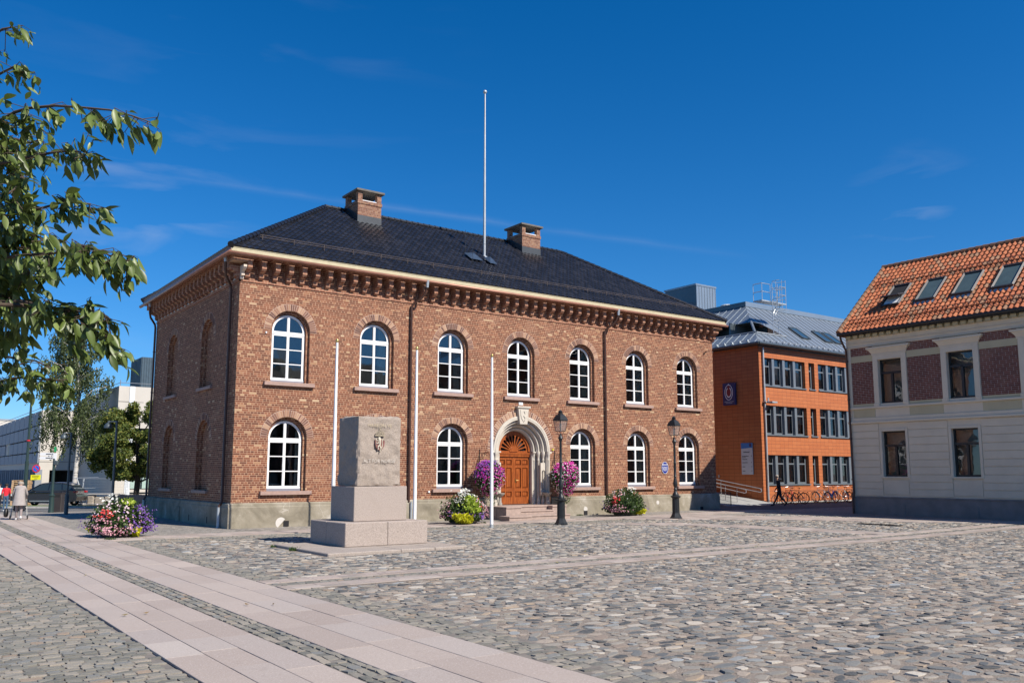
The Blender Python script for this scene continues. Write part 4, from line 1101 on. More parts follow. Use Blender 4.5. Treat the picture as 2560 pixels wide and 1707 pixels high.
def lamp():
    t = empty('street_lamp')
    m = MB()
    m.lathe([(.30,0),(.30,.05),(.26,.09),(.20,.22),(.18,.27),(.17,.95),(.19,.98),(.25,1.02),(.25,1.06),(.17,1.09)], n=8)
    for k_ in range(8):
        a_ = math.pi*k_/4; 
        m.tube([(.165*math.cos(a_), .165*math.sin(a_), .35), (.158*math.cos(a_), .158*math.sin(a_), .9)], .012, 4)
    m.build('base', M_blk, t)
    m = MB()
    m.lathe([(.15,1.06),(.155,1.12),(.12,1.2),(.075,1.28),(.07,1.34),(.09,1.37),(.075,1.42),(.055,1.46),(.10,1.58),(.105,1.68),(.08,1.80),(.06,1.95),(.085,1.99),(.06,2.03),(.062,2.6),(.075,2.64),(.058,2.68),(.05,3.5),(.07,3.56),(.075,3.60),(.11,3.66),(.085,3.72),(.05,3.78),(.045,3.86)], n=16)
    m.build('column', M_blk, t, smooth='auto')
    m = MB()
    for a_ in (45, 135, 225, 315):
        c_, s_ = math.cos(R(a_)), math.sin(R(a_))
        m.tube([(c_*.03,s_*.03,3.78),(c_*.13,s_*.13,3.84),(c_*.12,s_*.12,3.93),(c_*.20,s_*.20,3.97)], .009, 5)
        m.tube([(c_*.21,s_*.21,3.97),(c_*.30,s_*.30,4.42)], .013, 5)
    for z_, r_ in ((3.97,.21),(4.42,.30)):
        q_ = [(r_*math.cos(R(a_)), r_*math.sin(R(a_)), z_) for a_ in (45,135,225,315,45)]; m.tube(q_, .013, 5)
    m.build('lantern_frame', M_blk, t)
    m = MB(); m.add([(r_*math.cos(R(a_)), r_*math.sin(R(a_)), z_) for z_, r_ in ((3.975,.205),(4.415,.295)) for a_ in (45,135,225,315)], [(0,1,5,4),(1,2,6,5),(2,3,7,6),(3,0,4,7)]); m.build('lantern_glass', M_lglass, t)
    m = MB(); m.tube([(0,0,3.95),(0,0,4.25)], [.03,.02], 8); m.tube([(0,0,4.1),(0,0,4.3)], .04, 8); m.build('lamp_holder', M_zinc, t)
    m = MB()
    def sq(r_, z_): return [(r_*math.cos(R(a_)), r_*math.sin(R(a_)), z_) for a_ in (45,135,225,315)]
    lv = [(.345,4.43),(.33,4.45),(.27,4.56),(.19,4.66),(.10,4.71),(.10,4.76)]
    vs = [v_ for r_, z_ in lv for v_ in sq(r_, z_)]; m.add(vs, [(i*4+k_, i*4+(k_+1) % 4, (i+1)*4+(k_+1) % 4, (i+1)*4+k_) for i in range(5) for k_ in range(4)]+[(3,2,1,0)])
    m.lathe([(.07,4.76),(.10,4.79),(.10,4.82),(.05,4.85),(.045,4.87),(.02,4.89)], n=12)
    m.build('lantern_roof', M_blk, t)
    return t
LSC = .885
l0 = lamp(); l0.location = (10.81, -5.22, H(10.8,-5.2)+.02); l0.scale = (LSC,)*3; l0.rotation_euler.z = R(6)
tag(l0, 'black cast-iron street lamp in front of the flower basket right of the wooden door', 'street lamp', 'cast-iron lamps in front of the town hall')
l1 = copy_tree(l0); l1.location = (17.25, -5.03, H(17.2,-5)+.02); tag(l1, 'black cast-iron street lamp beside the blue oval plaque and the last window')

# oval plaque
t = empty('wall_plaque', (21.86, -.012, .256), 0, 'blue oval plaque with white lettering on the brick wall', 'plaque')
M_blue = plain('enamel_blue', (.012,.028,.22), .3, var=.08)
m = MB(); m.plate([(.235*math.cos(a_), .30*math.sin(a_)) for a_ in np.linspace(0, 2*math.pi, 28, endpoint=False)], [], -.02, .01); m.build('plate', M_blue, t, fix=True)
m = MB(); m.plate([(.235*math.cos(a_), .30*math.sin(a_)) for a_ in np.linspace(0, 2*math.pi, 28, endpoint=False)], [[(.22*math.cos(a_), .285*math.sin(a_)) for a_ in np.linspace(0, 2*math.pi, 28, endpoint=False)]], -.024, -.019)
m.build('rim', M_white, t, fix=True)
m = MB()
text_mb(m, 'RÅDHUSET', .075, lambda a_, b_: (a_*.95, -.023, .15+b_), bold=.002)
for z_, s_ in ((.04,.36),(.0,.40),(-.04,.33),(-.08,.36),(-.12,.28),(-.16,.2)):
    x_ = -s_/2
    while x_ < s_/2-.02:
        l_ = random.uniform(.02,.06); m.box(x_, min(x_+l_, s_/2), -.023, -.02, z_, z_+.016); x_ += l_+.014
m.build('lettering', M_white, t)

# ---------------------------------------------------------------- flowers
def leaf_quads(mb, pts, size, asp=1.6, updir=.3, sun=0, rnd=None, spread=1):
    for p in pts:
        a_ = Vector((random.gauss(0,1), random.gauss(0,1), random.gauss(0,1)+updir)).normalized()
        b_ = a_.cross(Vector((random.gauss(0,1), random.gauss(0,1), random.gauss(0,1)))).normalized()
        s_ = size*random.uniform(.6, 1.4); p = Vector(p)
        c_ = a_.cross(b_)*s_*.12
        mb.add([p-a_*s_*.5*asp, p+b_*s_*.5+c_, p+a_*s_*.5*asp, p-b_*s_*.5+c_], [(0,1,2,3)] if True else [], rnd if rnd is not None else random.random())
def bloom(mb, p, nrm, s_, rnd=None, k=5):
    nrm = Vector(nrm).normalized(); a_ = nrm.cross(Vector((.3,.2,1))).normalized(); b_ = nrm.cross(a_); p = Vector(p)
    ph = random.random()*6; vs = [p-nrm*s_*.15]
    for i in range(2*k):
        an = ph+math.pi*i/k; r_ = s_*(.5 if i % 2 == 0 else .36); vs.append(p+(a_*math.cos(an)+b_*math.sin(an))*r_+nrm*(.03*s_))
    mb.add(vs, [(0, 1+i, 1+(i+1) % (2*k)) for i in range(2*k)], rnd if rnd is not None else random.random())
M_leaf = rnd_mat('flower_leaves', [(0,(.018,.040,.008)), (.5,(.045,.085,.016)), (1,(.09,.145,.03))], .55, 30, 0, mott=.2, trans=.25)
def fl(name, lo, hi): return rnd_mat(name, [(0,lo), (1,hi)], .7, 30, 0, mott=.08, trans=.3)
F = dict(pink=fl('pink_petals', (.60,.24,.30), (.80,.52,.56)), pale=fl('pale_pink_petals', (.70,.50,.54), (.85,.72,.74)), red=fl('coral_petals', (.62,.055,.05), (.80,.12,.11)),
         purple=fl('purple_petals', (.11,.04,.27), (.30,.15,.50)), white=fl('white_petals', (.66,.67,.60), (.86,.86,.80)), mag=fl('magenta_petals', (.52,.02,.28), (.76,.06,.46)),
         yel=fl('yellow_leaves', (.46,.48,.015), (.72,.68,.03)), lime=fl('lime_leaves', (.24,.36,.03), (.42,.50,.06)), viol=fl('violet_petals', (.28,.03,.30), (.44,.07,.46)))
PNAME = dict(pink='pink_flowers', pale='pale_pink_flowers', red='coral_flowers', purple='purple_flowers', white='white_flowers', mag='magenta_flowers', yel='yellow_foliage', lime='lime_foliage', viol='violet_flowers')
M_bowl = plain('planter_stone', (.10,.095,.085), .9, var=.3, scale=9)
vdir = Vector((-.55,-.83))
def planter(loc, rx, rz_, label, spec, loft=.35, n_leaf=2600, extra=None, hb=.42):
    t = empty('flower_planter', loc, 0, label, 'flower planter', 'round flower planters on the square')
    m = MB(); m.lathe([(rx*.50,0),(rx*.56,.06),(rx*.62,.30),(rx*.66,hb),(rx*.60,hb),(rx*.5,hb-.05)], n=20); m.build('bowl', M_bowl, t, smooth='auto')
    cz_ = hb*.82
    def surf(a_, e_, k_=1.0):
        c_ = math.cos(e_); z_ = math.sin(e_)
        rr = 1+.10*math.sin(3*a_+1)+.07*math.sin(7*a_+e_*5)
        return Vector((rx*c_*math.cos(a_)*rr*k_, rx*.95*c_*math.sin(a_)*rr*k_, cz_+(rz_*z_ if z_ > 0 else hb*.80*z_)*k_))
    m = MB(); pts = []
    for i in range(n_leaf):
        a_ = random.uniform(0, 2*math.pi); e_ = math.asin(random.uniform(-.92, 1)); pts.append(surf(a_, e_, random.uniform(.62, 1.0)))
    leaf_quads(m, pts, .06, 1.7, .4); 
    core = [surf(a_, e_, .66) for e_ in np.linspace(-.8, 1.5, 9) for a_ in np.linspace(0, 2*math.pi, 20, endpoint=False)]
    m.add(core, [(j*20+i, j*20+(i+1) % 20, (j+1)*20+(i+1) % 20, (j+1)*20+i) for j in range(8) for i in range(20)], .1)
    m.build('foliage', M_leaf, t, rnd=True)
    for key, n_, az, daz, e0, e1, sz, out in spec:
        m = MB(); az = R(az); daz = R(daz)
        for i in range(int(n_*.72)):
            a_ = az+random.gauss(0, daz*.55); e_ = random.uniform(R(e0), R(e1)); p = surf(a_, e_, 1+random.uniform(-.10, out+.05))
            if key in ('yel', 'lime'): leaf_quads(m, [p+Vector((random.gauss(0,.02), random.gauss(0,.02), 0))], sz, 2.2, 1.0)
            else: bloom(m, p, (p-Vector((0,0,cz_-.1))).normalized()+Vector((random.gauss(0,.35), random.gauss(0,.35)-.25, random.gauss(0,.35)+.2)), sz*random.uniform(.8, 1.5))
        tag(m.build(PNAME[key], F[key], t, rnd=True), kind='stuff')
    return t
# azimuth: -124 deg faces the camera, -34 deg is the right side as seen in the photograph
planter((-4.08, -2.1, -1.94), .93, .84, 'largest flower planter, at the far left, pink with coral in the middle and purple', [
    ('pale', 110, -124, 75, 22, 62, .050, .03), ('pink', 330, -124, 62, -48, 20, .050, .03), ('red', 55, -132, 20, 18, 36, .070, .03), ('purple', 380, -45, 34, -30, 42, .050, .16),
    ('purple', 90, -205, 22, -12, 16, .045, .14), ('white', 40, -170, 40, 55, 80, .085, .16), ('yel', 330, -60, 8, -58, -6, .055, .08), ('lime', 90, -70, 25, 52, 68, .055, .05), ('yel', 70, -195, 6, -40, -12, .04, .04)], n_leaf=3400)
planter((8.2, -2.5, -1.93), .92, .85, 'flower planter with yellow trailing leaves at the middle front, left of the steps', [
    ('white', 70, -115, 60, 60, 86, .085, .14), ('yel', 1100, -124, 17, -50, 4, .07, .10), ('lime', 420, -96, 26, 8, 52, .06, .04), ('white', 60, -135, 30, 30, 60, .04, .03), ('pink', 110, -185, 28, -20, 35, .045, .06),
    ('pale', 80, -60, 30, 20, 55, .045, .05), ('pink', 110, -35, 22, -20, 20, .045, .10), ('purple', 130, -140, 30, -12, 8, .04, .05), ('purple', 70, -60, 14, -22, 6, .045, .08), ('red', 40, -60, 25, 15, 45, .05, .04)], n_leaf=2600)
planter((17.45, -1.75, -1.91), .98, .92, 'flower planter half coral pink, half bright green, between the two street lamps', [
    ('red', 70, -165, 16, 8, 40, .065, .03), ('pink', 190, -165, 32, -30, 10, .05, .03), ('pale', 50, -160, 30, 30, 62, .05, .05), ('white', 26, -80, 70, 20, 75, .05, .05),
    ('yel', 420, -68, 12, -48, -10, .06, .08), ('purple', 50, -30, 16, -15, 15, .045, .1), ('purple', 40, -205, 12, -10, 20, .045, .14), ('white', 26, -75, 40, 55, 80, .07, .05)], n_leaf=3800)

def basket(x, label, spec, seed):
    random.seed(seed)
    t = empty('hanging_basket', (x, -.72, 0), 0, label, 'hanging basket', 'hanging flower baskets either side of the door')
    m = MB()
    m.tube([(-.02,.70,1.00),(-.02,.70,.45)], .014, 5); m.tube([(-.02,.70,.82),(-.02,.1,.86),(-.02,-.02,.82)], .013, 5)
    m.tube([(-.02,.70,.55),(-.02,.45,.62),(-.02,.25,.80),(-.02,.1,.86)], .010, 5); m.torus((-.02,.5,.74), .06, .008, 'x', 12, 5); m.torus((-.02,.33,.80), .04, .008, 'x', 12, 5)
    m.tube([(-.02,.68,.50),(-.02,.72,.30)], .010, 5)
    m.build('bracket', M_blk, t)
    m = MB()
    for a_ in range(3): m.tube([(-.02,-.02,.82),(.3*math.cos(a_*2.1),.3*math.sin(a_*2.1),.2)], .005, 4)
    m.lathe([(.05,-.25),(.2,-.18),(.3,.0),(.32,.1),(.28,.1)], n=14); m.build('basket', M_blk, t)
    def surf(a_, e_, k_=1):
        c_ = math.cos(e_)**.8; zz_ = math.sin(e_)
        taper = 1.0 if zz_ > -.2 else 1+(zz_+.2)*.45
        return Vector((.66*c_*math.cos(a_)*taper, .62*c_*math.sin(a_)*taper, -.16+(.66*zz_ if zz_ > 0 else .92*zz_)))*k_
    m = MB(); pts = []
    for i in range(1700): pts.append(surf(random.uniform(0, 2*math.pi), math.asin(random.uniform(-1, 1)), random.uniform(.75, 1.0)))
    for i in range(90): pts.append(Vector((random.gauss(.12,.09), random.gauss(0,.08), random.uniform(-1.35,-.9))))
    leaf_quads(m, pts, .05, 1.6, -.4)
    core = [surf(a_, e_, .78) for e_ in np.linspace(-1.5, 1.5, 9) for a_ in np.linspace(0, 2*math.pi, 16, endpoint=False)]
    m.add(core, [(j*16+i, j*16+(i+1) % 16, (j+1)*16+(i+1) % 16, (j+1)*16+i) for j in range(8) for i in range(16)], .1)
    m.build('foliage', M_leaf, t, rnd=True)
    for key, n_, az, daz, e0, e1, sz in spec:
        m = MB()
        for i in range(int(n_*.72)):
            a_ = R(az)+random.gauss(0, R(daz)); e_ = random.uniform(R(e0), R(e1)); p = surf(a_, e_, random.uniform(.90, 1.12))
            bloom(m, p, p+Vector((random.gauss(0,.2), random.gauss(0,.2)-.3, random.gauss(0,.2))), sz*random.uniform(.75, 1.25))
        tag(m.build(PNAME[key], F[key], t, rnd=True), kind='stuff')
basket(10.62, 'hanging basket of purple and magenta petunias left of the wooden door', [('viol', 330, -140, 45, -5, 80, .065), ('purple', 170, -150, 40, 0, 70, .06), ('mag', 330, -105, 45, -55, 40, .065), ('white', 150, -125, 60, -75, 5, .05), ('pink', 90, -70, 30, -50, 30, .06)], 5)
basket(14.75, 'hanging basket of bright pink and white petunias right of the wooden door', [('mag', 420, -95, 35, -60, 70, .07), ('mag', 120, -165, 14, 15, 60, .065), ('white', 260, -150, 32, -70, 60, .055), ('pale', 140, -75, 30, -70, 60, .06), ('pink', 120, -165, 30, -80, -20, .055)], 6)
random.seed(11)
# weeds in the joints and a few fallen leaves
wm = MB()
def tuft(x, y, r_, n_, hh):
    for i in range(n_):
        a_ = random.uniform(0, 6.28); q_ = random.uniform(0, r_); p = Vector((x+q_*math.cos(a_), y+q_*math.sin(a_), H(x, y)+.02))
        d_ = Vector((random.gauss(0,.5), random.gauss(0,.5), 1)).normalized()*hh*random.uniform(.4,1.1); s_ = Vector((random.gauss(0,1), random.gauss(0,1), 0)).normalized()*.012
        wm.add([p-s_, p+s_, p+d_], [(0,1,2)])
for a_ in ((-1.62,-9.8,.14,150,.12), (-1.68,-8.5,.1,60,.08), (-4.55,-3.2,.2,150,.08), (9.4,-.9,.25,120,.16), (15.9,-.4,.2,90,.09), (8.9,-2.9,.15,40,.1)): tuft(*a_)
tag(wm.build('weeds', M_leaf, rnd=True), 'little tufts of weed growing from the paving joints', 'weeds', kind='stuff')
lm = MB()
for i in range(16):
    x, y = random.choice([(-9.3,-20.5),(3.5,-14.9),(6.5,-15.2),(8.9,-15.9),(-8.2,-14),(-5.5,-18),(0,-18),(-6.8,-13),(2,-16),(12,-15.5),(-9,-16),(5,-19),(-7.3,-18.5)])
    x += random.uniform(-.4,.4); y += random.uniform(-.4,.4); z_ = H(x, y)+.05; a_ = random.uniform(0,6.28); s_ = random.uniform(.03,.06)
    ca, sa = math.cos(a_)*s_, math.sin(a_)*s_
    lm.add([(x-ca,y-sa,z_+.01),(x+sa*.5,y-ca*.5,z_),(x+ca,y+sa,z_+.02),(x-sa*.5,y+ca*.5,z_)], [(0,1,2,3)])
tag(lm.build('fallen_leaves', rnd_mat('dry_leaf', [(0,(.20,.12,.04)), (.5,(.10,.11,.03)), (1,(.42,.28,.06))], .8, 30, 0), rnd=True), 'a few dry leaves lying on the paving', 'leaves', kind='stuff')
# ================================================================ orange office building
def tile_clad():
    n = NB('terracotta_panels'); u, v = brick_uv(n, 'auto')
    rv = n.math('DIVIDE', v, .222); uu = n.math('DIVIDE', u, .43)
    fv, fu = n.math('FRACT', rv), n.math('FRACT', uu)
    def line(f, w_): return n.math('GREATER_THAN', n.math('MINIMUM', f, n.math('SUBTRACT', 1.0, f)), w_)
    mk = n.math('MULTIPLY', line(fv, .035), line(fu, .013))
    rnd = n.white(n.math('FLOOR', uu), n.math('FLOOR', rv))
    c = n.mix(rnd, (.40,.122,.042), (.45,.15,.054)); c = n.mix(n.math('MULTIPLY', n.noise(n.pos(), .4, 3), .3), c, (.42,.12,.035))
    n.set(Base_Color=n.mix(mk, (.13,.04,.02), c), Roughness=.62, Specular_IOR_Level=.35); n.bump(mk, .4, .006); return n.m
M_tile = tile_clad()
M_gfr = plain('blue_grey_metal', (.175,.20,.225), .42, metal=.3, var=.08, scale=3)
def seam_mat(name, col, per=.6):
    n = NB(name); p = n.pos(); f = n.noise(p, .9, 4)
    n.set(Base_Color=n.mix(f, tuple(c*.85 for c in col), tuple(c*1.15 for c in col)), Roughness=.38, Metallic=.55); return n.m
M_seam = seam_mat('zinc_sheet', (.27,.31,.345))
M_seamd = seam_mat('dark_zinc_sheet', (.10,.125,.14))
M_gbld = plain('blind_fabric', (.55,.60,.50), .9, var=.06)
ob = empty('office_building', (0,0,0), 0, 'orange terracotta-clad office building with grey metal roof and blue-grey windows', 'office building')
OX, OY, OZ = 33.9, 3.3, 7.9
XE, YE = 62.0, 24.0
rows = [(5.45,7.20), (2.38,4.19), (-.70,1.10)]
cols = [(34.27,38.62), (39.02,39.66), (40.06,44.4), (44.8,45.4), (45.8,50.1), (50.5,51.1), (51.5,55.9)]
m = MB(); m.plate(rect(OX, XE, -2.0, OZ), [rect(a_, b_, c_, d_) for a_, b_ in cols for c_, d_ in rows], OY, OY+.5)
m.box(OX, OX+.3, OY+.5, YE, -2.0, OZ); m.box(XE-.3, XE, OY+.5, YE, -2, OZ); m.box(OX+.3, XE-.3, YE-.3, YE, -2, OZ)
m.build('clad_wall', M_tile, ob, fix=True)
m = MB(); m.box(OX-.02, XE, OY-.03, OY+.2, -2.0, -1.78); m.box(OX-.03, OX+.2, OY, YE, -2.0, -1.70); m.build('base_strip', M_kerb, ob)
m = MB(); m.box(OX+.31, XE-.31, OY+2.5, OY+2.6, -2, OZ)
for z_ in (-1.9, 1.6, 4.7, 7.6): m.box(OX+.31, XE-.31, OY+.8, OY+2.5, z_, z_+.05)
m.build('interior', M_room, ob)
random.seed(21)
wi = 0
def owin(a_, b_, c_, d_):
    global wi
    wdt = b_-a_; nl = 1 if wdt < 1 else 4 if abs(wdt-4.35) < .2 else 3
    nl = 1 if wdt < 1 else 4
    m_ = MB()
    m_.box(a_-.02, b_+.05, OY-.07, OY+.48, c_-.07, c_)        # sloping sill
    holes = []; lw = wdt/nl; fin = .24 if nl > 1 else .0
    for k_ in range(nl):
        x0_, x1_ = a_+k_*lw, a_+(k_+1)*lw
        xa, xb = x0_+(.06 if k_ == 0 else fin/2), x1_-(.06 if k_ == nl-1 else fin/2)
        holes += [rect(xa+.09, xb-.09, c_+.12, c_+(d_-c_)*.68), rect(xa+.09, xb-.09, c_+(d_-c_)*.68+.09, d_-.06)]
    m_.plate(rect(a_, b_, c_, d_), holes, OY+.22, OY+.28)
    for k_ in range(1, nl): m_.box(a_+k_*lw-.12, a_+k_*lw+.12, OY+.05, OY+.22, c_, d_-.001)
    o_ = m_.build('window', M_gfr, ob, fix=True)
    g_ = MB(); [g_.add([(a_+k_*lw+.02, OY+.247+random.gauss(0,.002), c_+.03), (a_+(k_+1)*lw-.02, OY+.247+random.gauss(0,.002), c_+.03), (a_+(k_+1)*lw-.02, OY+.247+random.gauss(0,.002), d_-.03), (a_+k_*lw+.02, OY+.247, d_-.03)], [(0,1,2,3)]) for k_ in range(nl)]; g_.build('glass', M_glass, o_)
    b2 = MB(); any_ = False
    for k_ in range(nl):
        full = (c_ < 0) or random.random() < .45
        dep = 1.0 if c_ < 0 else random.choice([.35,.6,.75,.95]) if full else .12
        x0_, x1_ = a_+k_*lw+.05, a_+(k_+1)*lw-.05
        b2.box(x0_, x1_, OY+.31, OY+.315, d_-(d_-c_)*dep, d_)
        if random.random() < .5: b2.box(x1_-.35, x1_-.05, OY+.55, OY+.56, c_, d_)
    b2.build('blind', M_gbld, o_)
for a_, b_ in cols:
    for c_, d_ in rows: owin(a_, b_, c_, d_)
m = MB(); m.tube([(34.22,OY-.10,7.8),(34.22,OY-.10,-1.82)], .06, 8); m.build('downpipe', M_zinc, ob, smooth='auto')
m = MB(); m.box(34.1, 34.5, OY-.25, OY, 4.35, 4.42); m.box(34.3, 34.8, OY-.6, OY-.2, 4.30, 4.40); m.tube([(34.3,OY-.3,4.42),(34.3,OY-.3,4.62)], .05, 8); m.build('floodlight', M_zinc, ob)
# roof: both visible slopes rise at the same pitch, corner cut out for a loggia
SL = .78; EX_, EY_, EZ = 33.5, 2.95, 8.05
def hipx(z): return EX_+(z-EZ)/SL
def hipy(z): return EY_+(z-EZ)/SL
ZT_ = 11.5
def slope_face(m_, xa, xb, za, zb_, hipL, side='front'):
    """front slope strip between za and zb, from the hip (or xa) to xb"""
    if side == 'front':
        m_.add([(hipx(za) if hipL else xa, hipy(za), za), (xb, hipy(za), za), (xb, hipy(zb_), zb_), (hipx(zb_) if hipL else xa, hipy(zb_), zb_)], [(0,1,2,3)])
    else:
        m_.add([(hipx(za), hipy(za) if hipL else xa, za), (hipx(za), xb, za), (hipx(zb_), xb, zb_), (hipx(zb_), hipy(zb_) if hipL else xa, zb_)], [(3,2,1,0)])
lz0, lz1 = 8.9, 9.9
m = MB()
slope_face(m, 0, XE, EZ, lz0, True); slope_face(m, 0, YE, EZ, lz0, True, 'side')
m.add([(37.9, hipy(lz0), lz0), (XE, hipy(lz0), lz0), (XE, hipy(lz1), lz1), (36.7, hipy(lz1), lz1)], [(0,1,2,3)])
m.add([(hipx(lz0), 9.5, lz0), (hipx(lz0), YE, lz0), (hipx(lz1), YE, lz1), (hipx(lz1), 8.6, lz1)], [(3,2,1,0)])
slope_face(m, 0, XE, lz1, ZT_, True); slope_face(m, 0, YE, lz1, ZT_, True, 'side')
m.box(hipx(ZT_), XE, hipy(ZT_), YE, ZT_-.05, ZT_)
rfo = m.build('metal_roof', M_seam, ob)
m = MB()    # standing seams
x = hipx(EZ)+.35
while x < XE:
    def seg(za, zb_):
        if zb_ > za: m.tube([(x, hipy(za)-.01, za+.015), (x, hipy(zb_)-.01, zb_+.015)], .018, 4)
    zt_ = min(ZT_, EZ+(x-EX_)*SL)
    if x < 37.9:
        seg(EZ, min(lz0, zt_)); 
        if zt_ > lz1: seg(lz1, zt_)
    else: seg(EZ, zt_)
    x += .62
y = hipy(EZ)+.35
while y < YE:
    zt_ = min(ZT_, EZ+(y-EY_)*SL)
    if y < 9.3:
        m.tube([(hipx(EZ)-.01,y,EZ+.015),(hipx(min(lz0,zt_))-.01,y,min(lz0,zt_)+.015)], .018, 4)
        if zt_ > lz1: m.tube([(hipx(lz1)-.01,y,lz1+.015),(hipx(zt_)-.01,y,zt_+.015)], .018, 4)
    else: m.tube([(hipx(EZ)-.01,y,EZ+.015),(hipx(zt_)-.01,y,zt_+.015)], .018, 4)
    y += .62
m.build('standing_seams', M_seam, rfo)
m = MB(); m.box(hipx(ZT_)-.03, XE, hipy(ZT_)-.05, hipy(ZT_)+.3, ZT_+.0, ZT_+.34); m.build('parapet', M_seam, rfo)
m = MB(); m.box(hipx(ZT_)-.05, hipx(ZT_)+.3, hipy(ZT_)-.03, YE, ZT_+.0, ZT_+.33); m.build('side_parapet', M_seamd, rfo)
# loggia: floor, back walls, ceiling, leaning corner post, rail
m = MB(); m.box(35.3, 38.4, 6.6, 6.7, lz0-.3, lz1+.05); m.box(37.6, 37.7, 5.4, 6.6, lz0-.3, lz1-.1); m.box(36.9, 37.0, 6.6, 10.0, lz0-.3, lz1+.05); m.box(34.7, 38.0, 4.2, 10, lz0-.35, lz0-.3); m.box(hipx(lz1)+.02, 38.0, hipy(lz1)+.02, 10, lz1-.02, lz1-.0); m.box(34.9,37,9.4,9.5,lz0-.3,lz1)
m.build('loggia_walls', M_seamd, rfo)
m = MB(); m.tube([(hipx(lz0), hipy(lz0), lz0), (hipx(lz1), hipy(lz1), lz1)], .09, 6); m.build('corner_post', M_gfr, rfo)
m = MB(); m.tube([(hipx(lz0)+.15, hipy(lz0), lz0+.05), (37.8, hipy(lz0), lz0+.05)], .035, 6); m.tube([(hipx(lz0), hipy(lz0)+.15, lz0+.05), (hipx(lz0), 9.2, lz0+.05)], .035, 6); m.build('loggia_rail', M_zinc, rfo)
m = MB(); m.tube([(EX_-.05, EY_-.05, EZ-.03), (XE, EY_-.05, EZ-.03)], .09, 8); m.tube([(EX_-.05, EY_-.05, EZ-.03), (EX_-.05, YE, EZ-.03)], .09, 8)
m.box(EX_, XE, EY_, OY, EZ-.12, EZ-.05); m.box(EX_, OX, OY, YE, EZ-.12, EZ-.05); m.box(OX-.04, XE, OY-.04, OY, 7.86, 7.96); m.build('eaves_gutter', M_seamd, rfo)
m = MB(); x = 34.3        # snow guards
while x < XE: m.box(x-.04, x+.04, hipy(8.2)-.12, hipy(8.2)+.02, 8.2, 8.32); x += .62
y = 3.9
while y < 20: m.box(hipx(8.2)-.12, hipx(8.2)+.02, y-.04, y+.04, 8.2, 8.32); y += .62
for z_ in (8.24, 8.30): m.tube([(34.0,hipy(8.2)-.10,z_),(XE,hipy(8.2)-.10,z_)], .012, 4); m.tube([(hipx(8.2)-.10,3.6,z_),(hipx(8.2)-.10,20,z_)], .012, 4)
m.build('snow_guards', M_zinc, rfo)
def skyl(x0_, w_, z0_=8.98, z1__=9.86):
    f_ = MB(); sx = .0
    a_ = [(x0_, hipy(z0_)-.06, z0_+.05), (x0_+w_, hipy(z0_)-.06, z0_+.05), (x0_+w_, hipy(z1__)-.06, z1__+.05), (x0_, hipy(z1__)-.06, z1__+.05)]
    f_.tube([*a_, a_[0]], .05, 4); o_ = f_.build('roof_window', M_seamd, rfo)
    g_ = MB(); g_.add(a_, [(0,1,2,3)]); g_.build('glass', plain('roof_glass_orange', (.10,.19,.26), .08, var=.1, metal=.5) if False else M_rglass, o_)
M_rglass = plain('roof_window_glass', (.05,.10,.14), .06, metal=.35, var=.1)
for x_ in (39.7, 42.3, 43.5, 46.3, 49): skyl(x_, .85)
# roof plant, ladder and platform
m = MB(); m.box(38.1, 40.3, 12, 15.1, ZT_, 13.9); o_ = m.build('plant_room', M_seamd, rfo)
m = MB(); m.box(38.05, 40.35, 11.95, 15.2, 13.85, 13.98); 
for i in range(8): m.box(38.12+i*.3, 38.15+i*.3, 11.96, 12.0, ZT_, 13.85)
m.box(38.13, 40.3, 11.985, 11.999, ZT_, 13.85); m.build('plant_cladding', M_seam, o_)
m = MB(); m.box(36.6, 38.05, 13.0, 20, ZT_, 12.7); m.box(38.05, 44, 15.2, 22, ZT_, 12.5); m.build('roof_upstand', M_seam, rfo)
m = MB(); m.box(39.6, 41.2, 9.0, 9.9, ZT_, 12.25); m.lathe([(.4,0),(.45,.05),(.45,.6),(.3,.65)], (39.1,10,ZT_), 14); m.build('ventilation_unit', plain('vent_white', (.62,.62,.58), .6), rfo)
m = MB(); LX, LY = 36.9, hipy(lz0)+.1
for dx in (-.28,.28): m.tube([(LX+dx,LY,8.9),(LX+dx,LY,12.4)], .025, 5)
for z_ in np.arange(9.1, 12.3, .3): m.tube([(LX-.28,LY,z_),(LX+.28,LY,z_)], .014, 4)
for z_ in (9.9, 10.6, 11.3, 12.0, 12.5): m.tube([(LX+.42*math.cos(a_), LY-.35+.42*math.sin(a_), z_) for a_ in np.linspace(-.6, 2*math.pi-2.4+.0, 10)], .018, 4)
for a_ in (3.3, 4.2, 5.1): m.tube([(LX+.42*math.cos(a_), LY-.35+.42*math.sin(a_), 9.9),(LX+.42*math.cos(a_), LY-.35+.42*math.sin(a_), 12.5)], .018, 4)
m.build('cage_ladder', M_zinc, rfo)
m = MB(); m.box(35.6, 38.2, LY+.05, LY+.75, 11.12, 11.2)
for xx, yy in ((35.65,LY+.05),(36.5,LY+.05),(37.5,LY+.05),(38.15,LY+.05),(38.15,LY+.75),(35.65,LY+.75)): m.tube([(xx,yy,11.2),(xx,yy,12.3)], .024, 4)
for z_ in (11.75, 12.3): m.tube([(35.65,LY+.75,z_),(35.65,LY+.05,z_),(36.5,LY+.05,z_)], .024, 4); m.tube([(37.5,LY+.05,z_),(38.15,LY+.05,z_),(38.15,LY+.75,z_)], .024, 4)
m.tube([(37.6,LY+.4,11.12),(37.0,LY+.3,10.3)], .03, 4); m.tube([(38.0,LY+.4,11.12),(37.4,LY+.4,10.4)], .03, 4)
m.build('roof_platform', M_zinc, rfo)
m = MB(); m.box(35.05, 36.55, 8.0, 9.0, 1.13, 1.60) if False else None
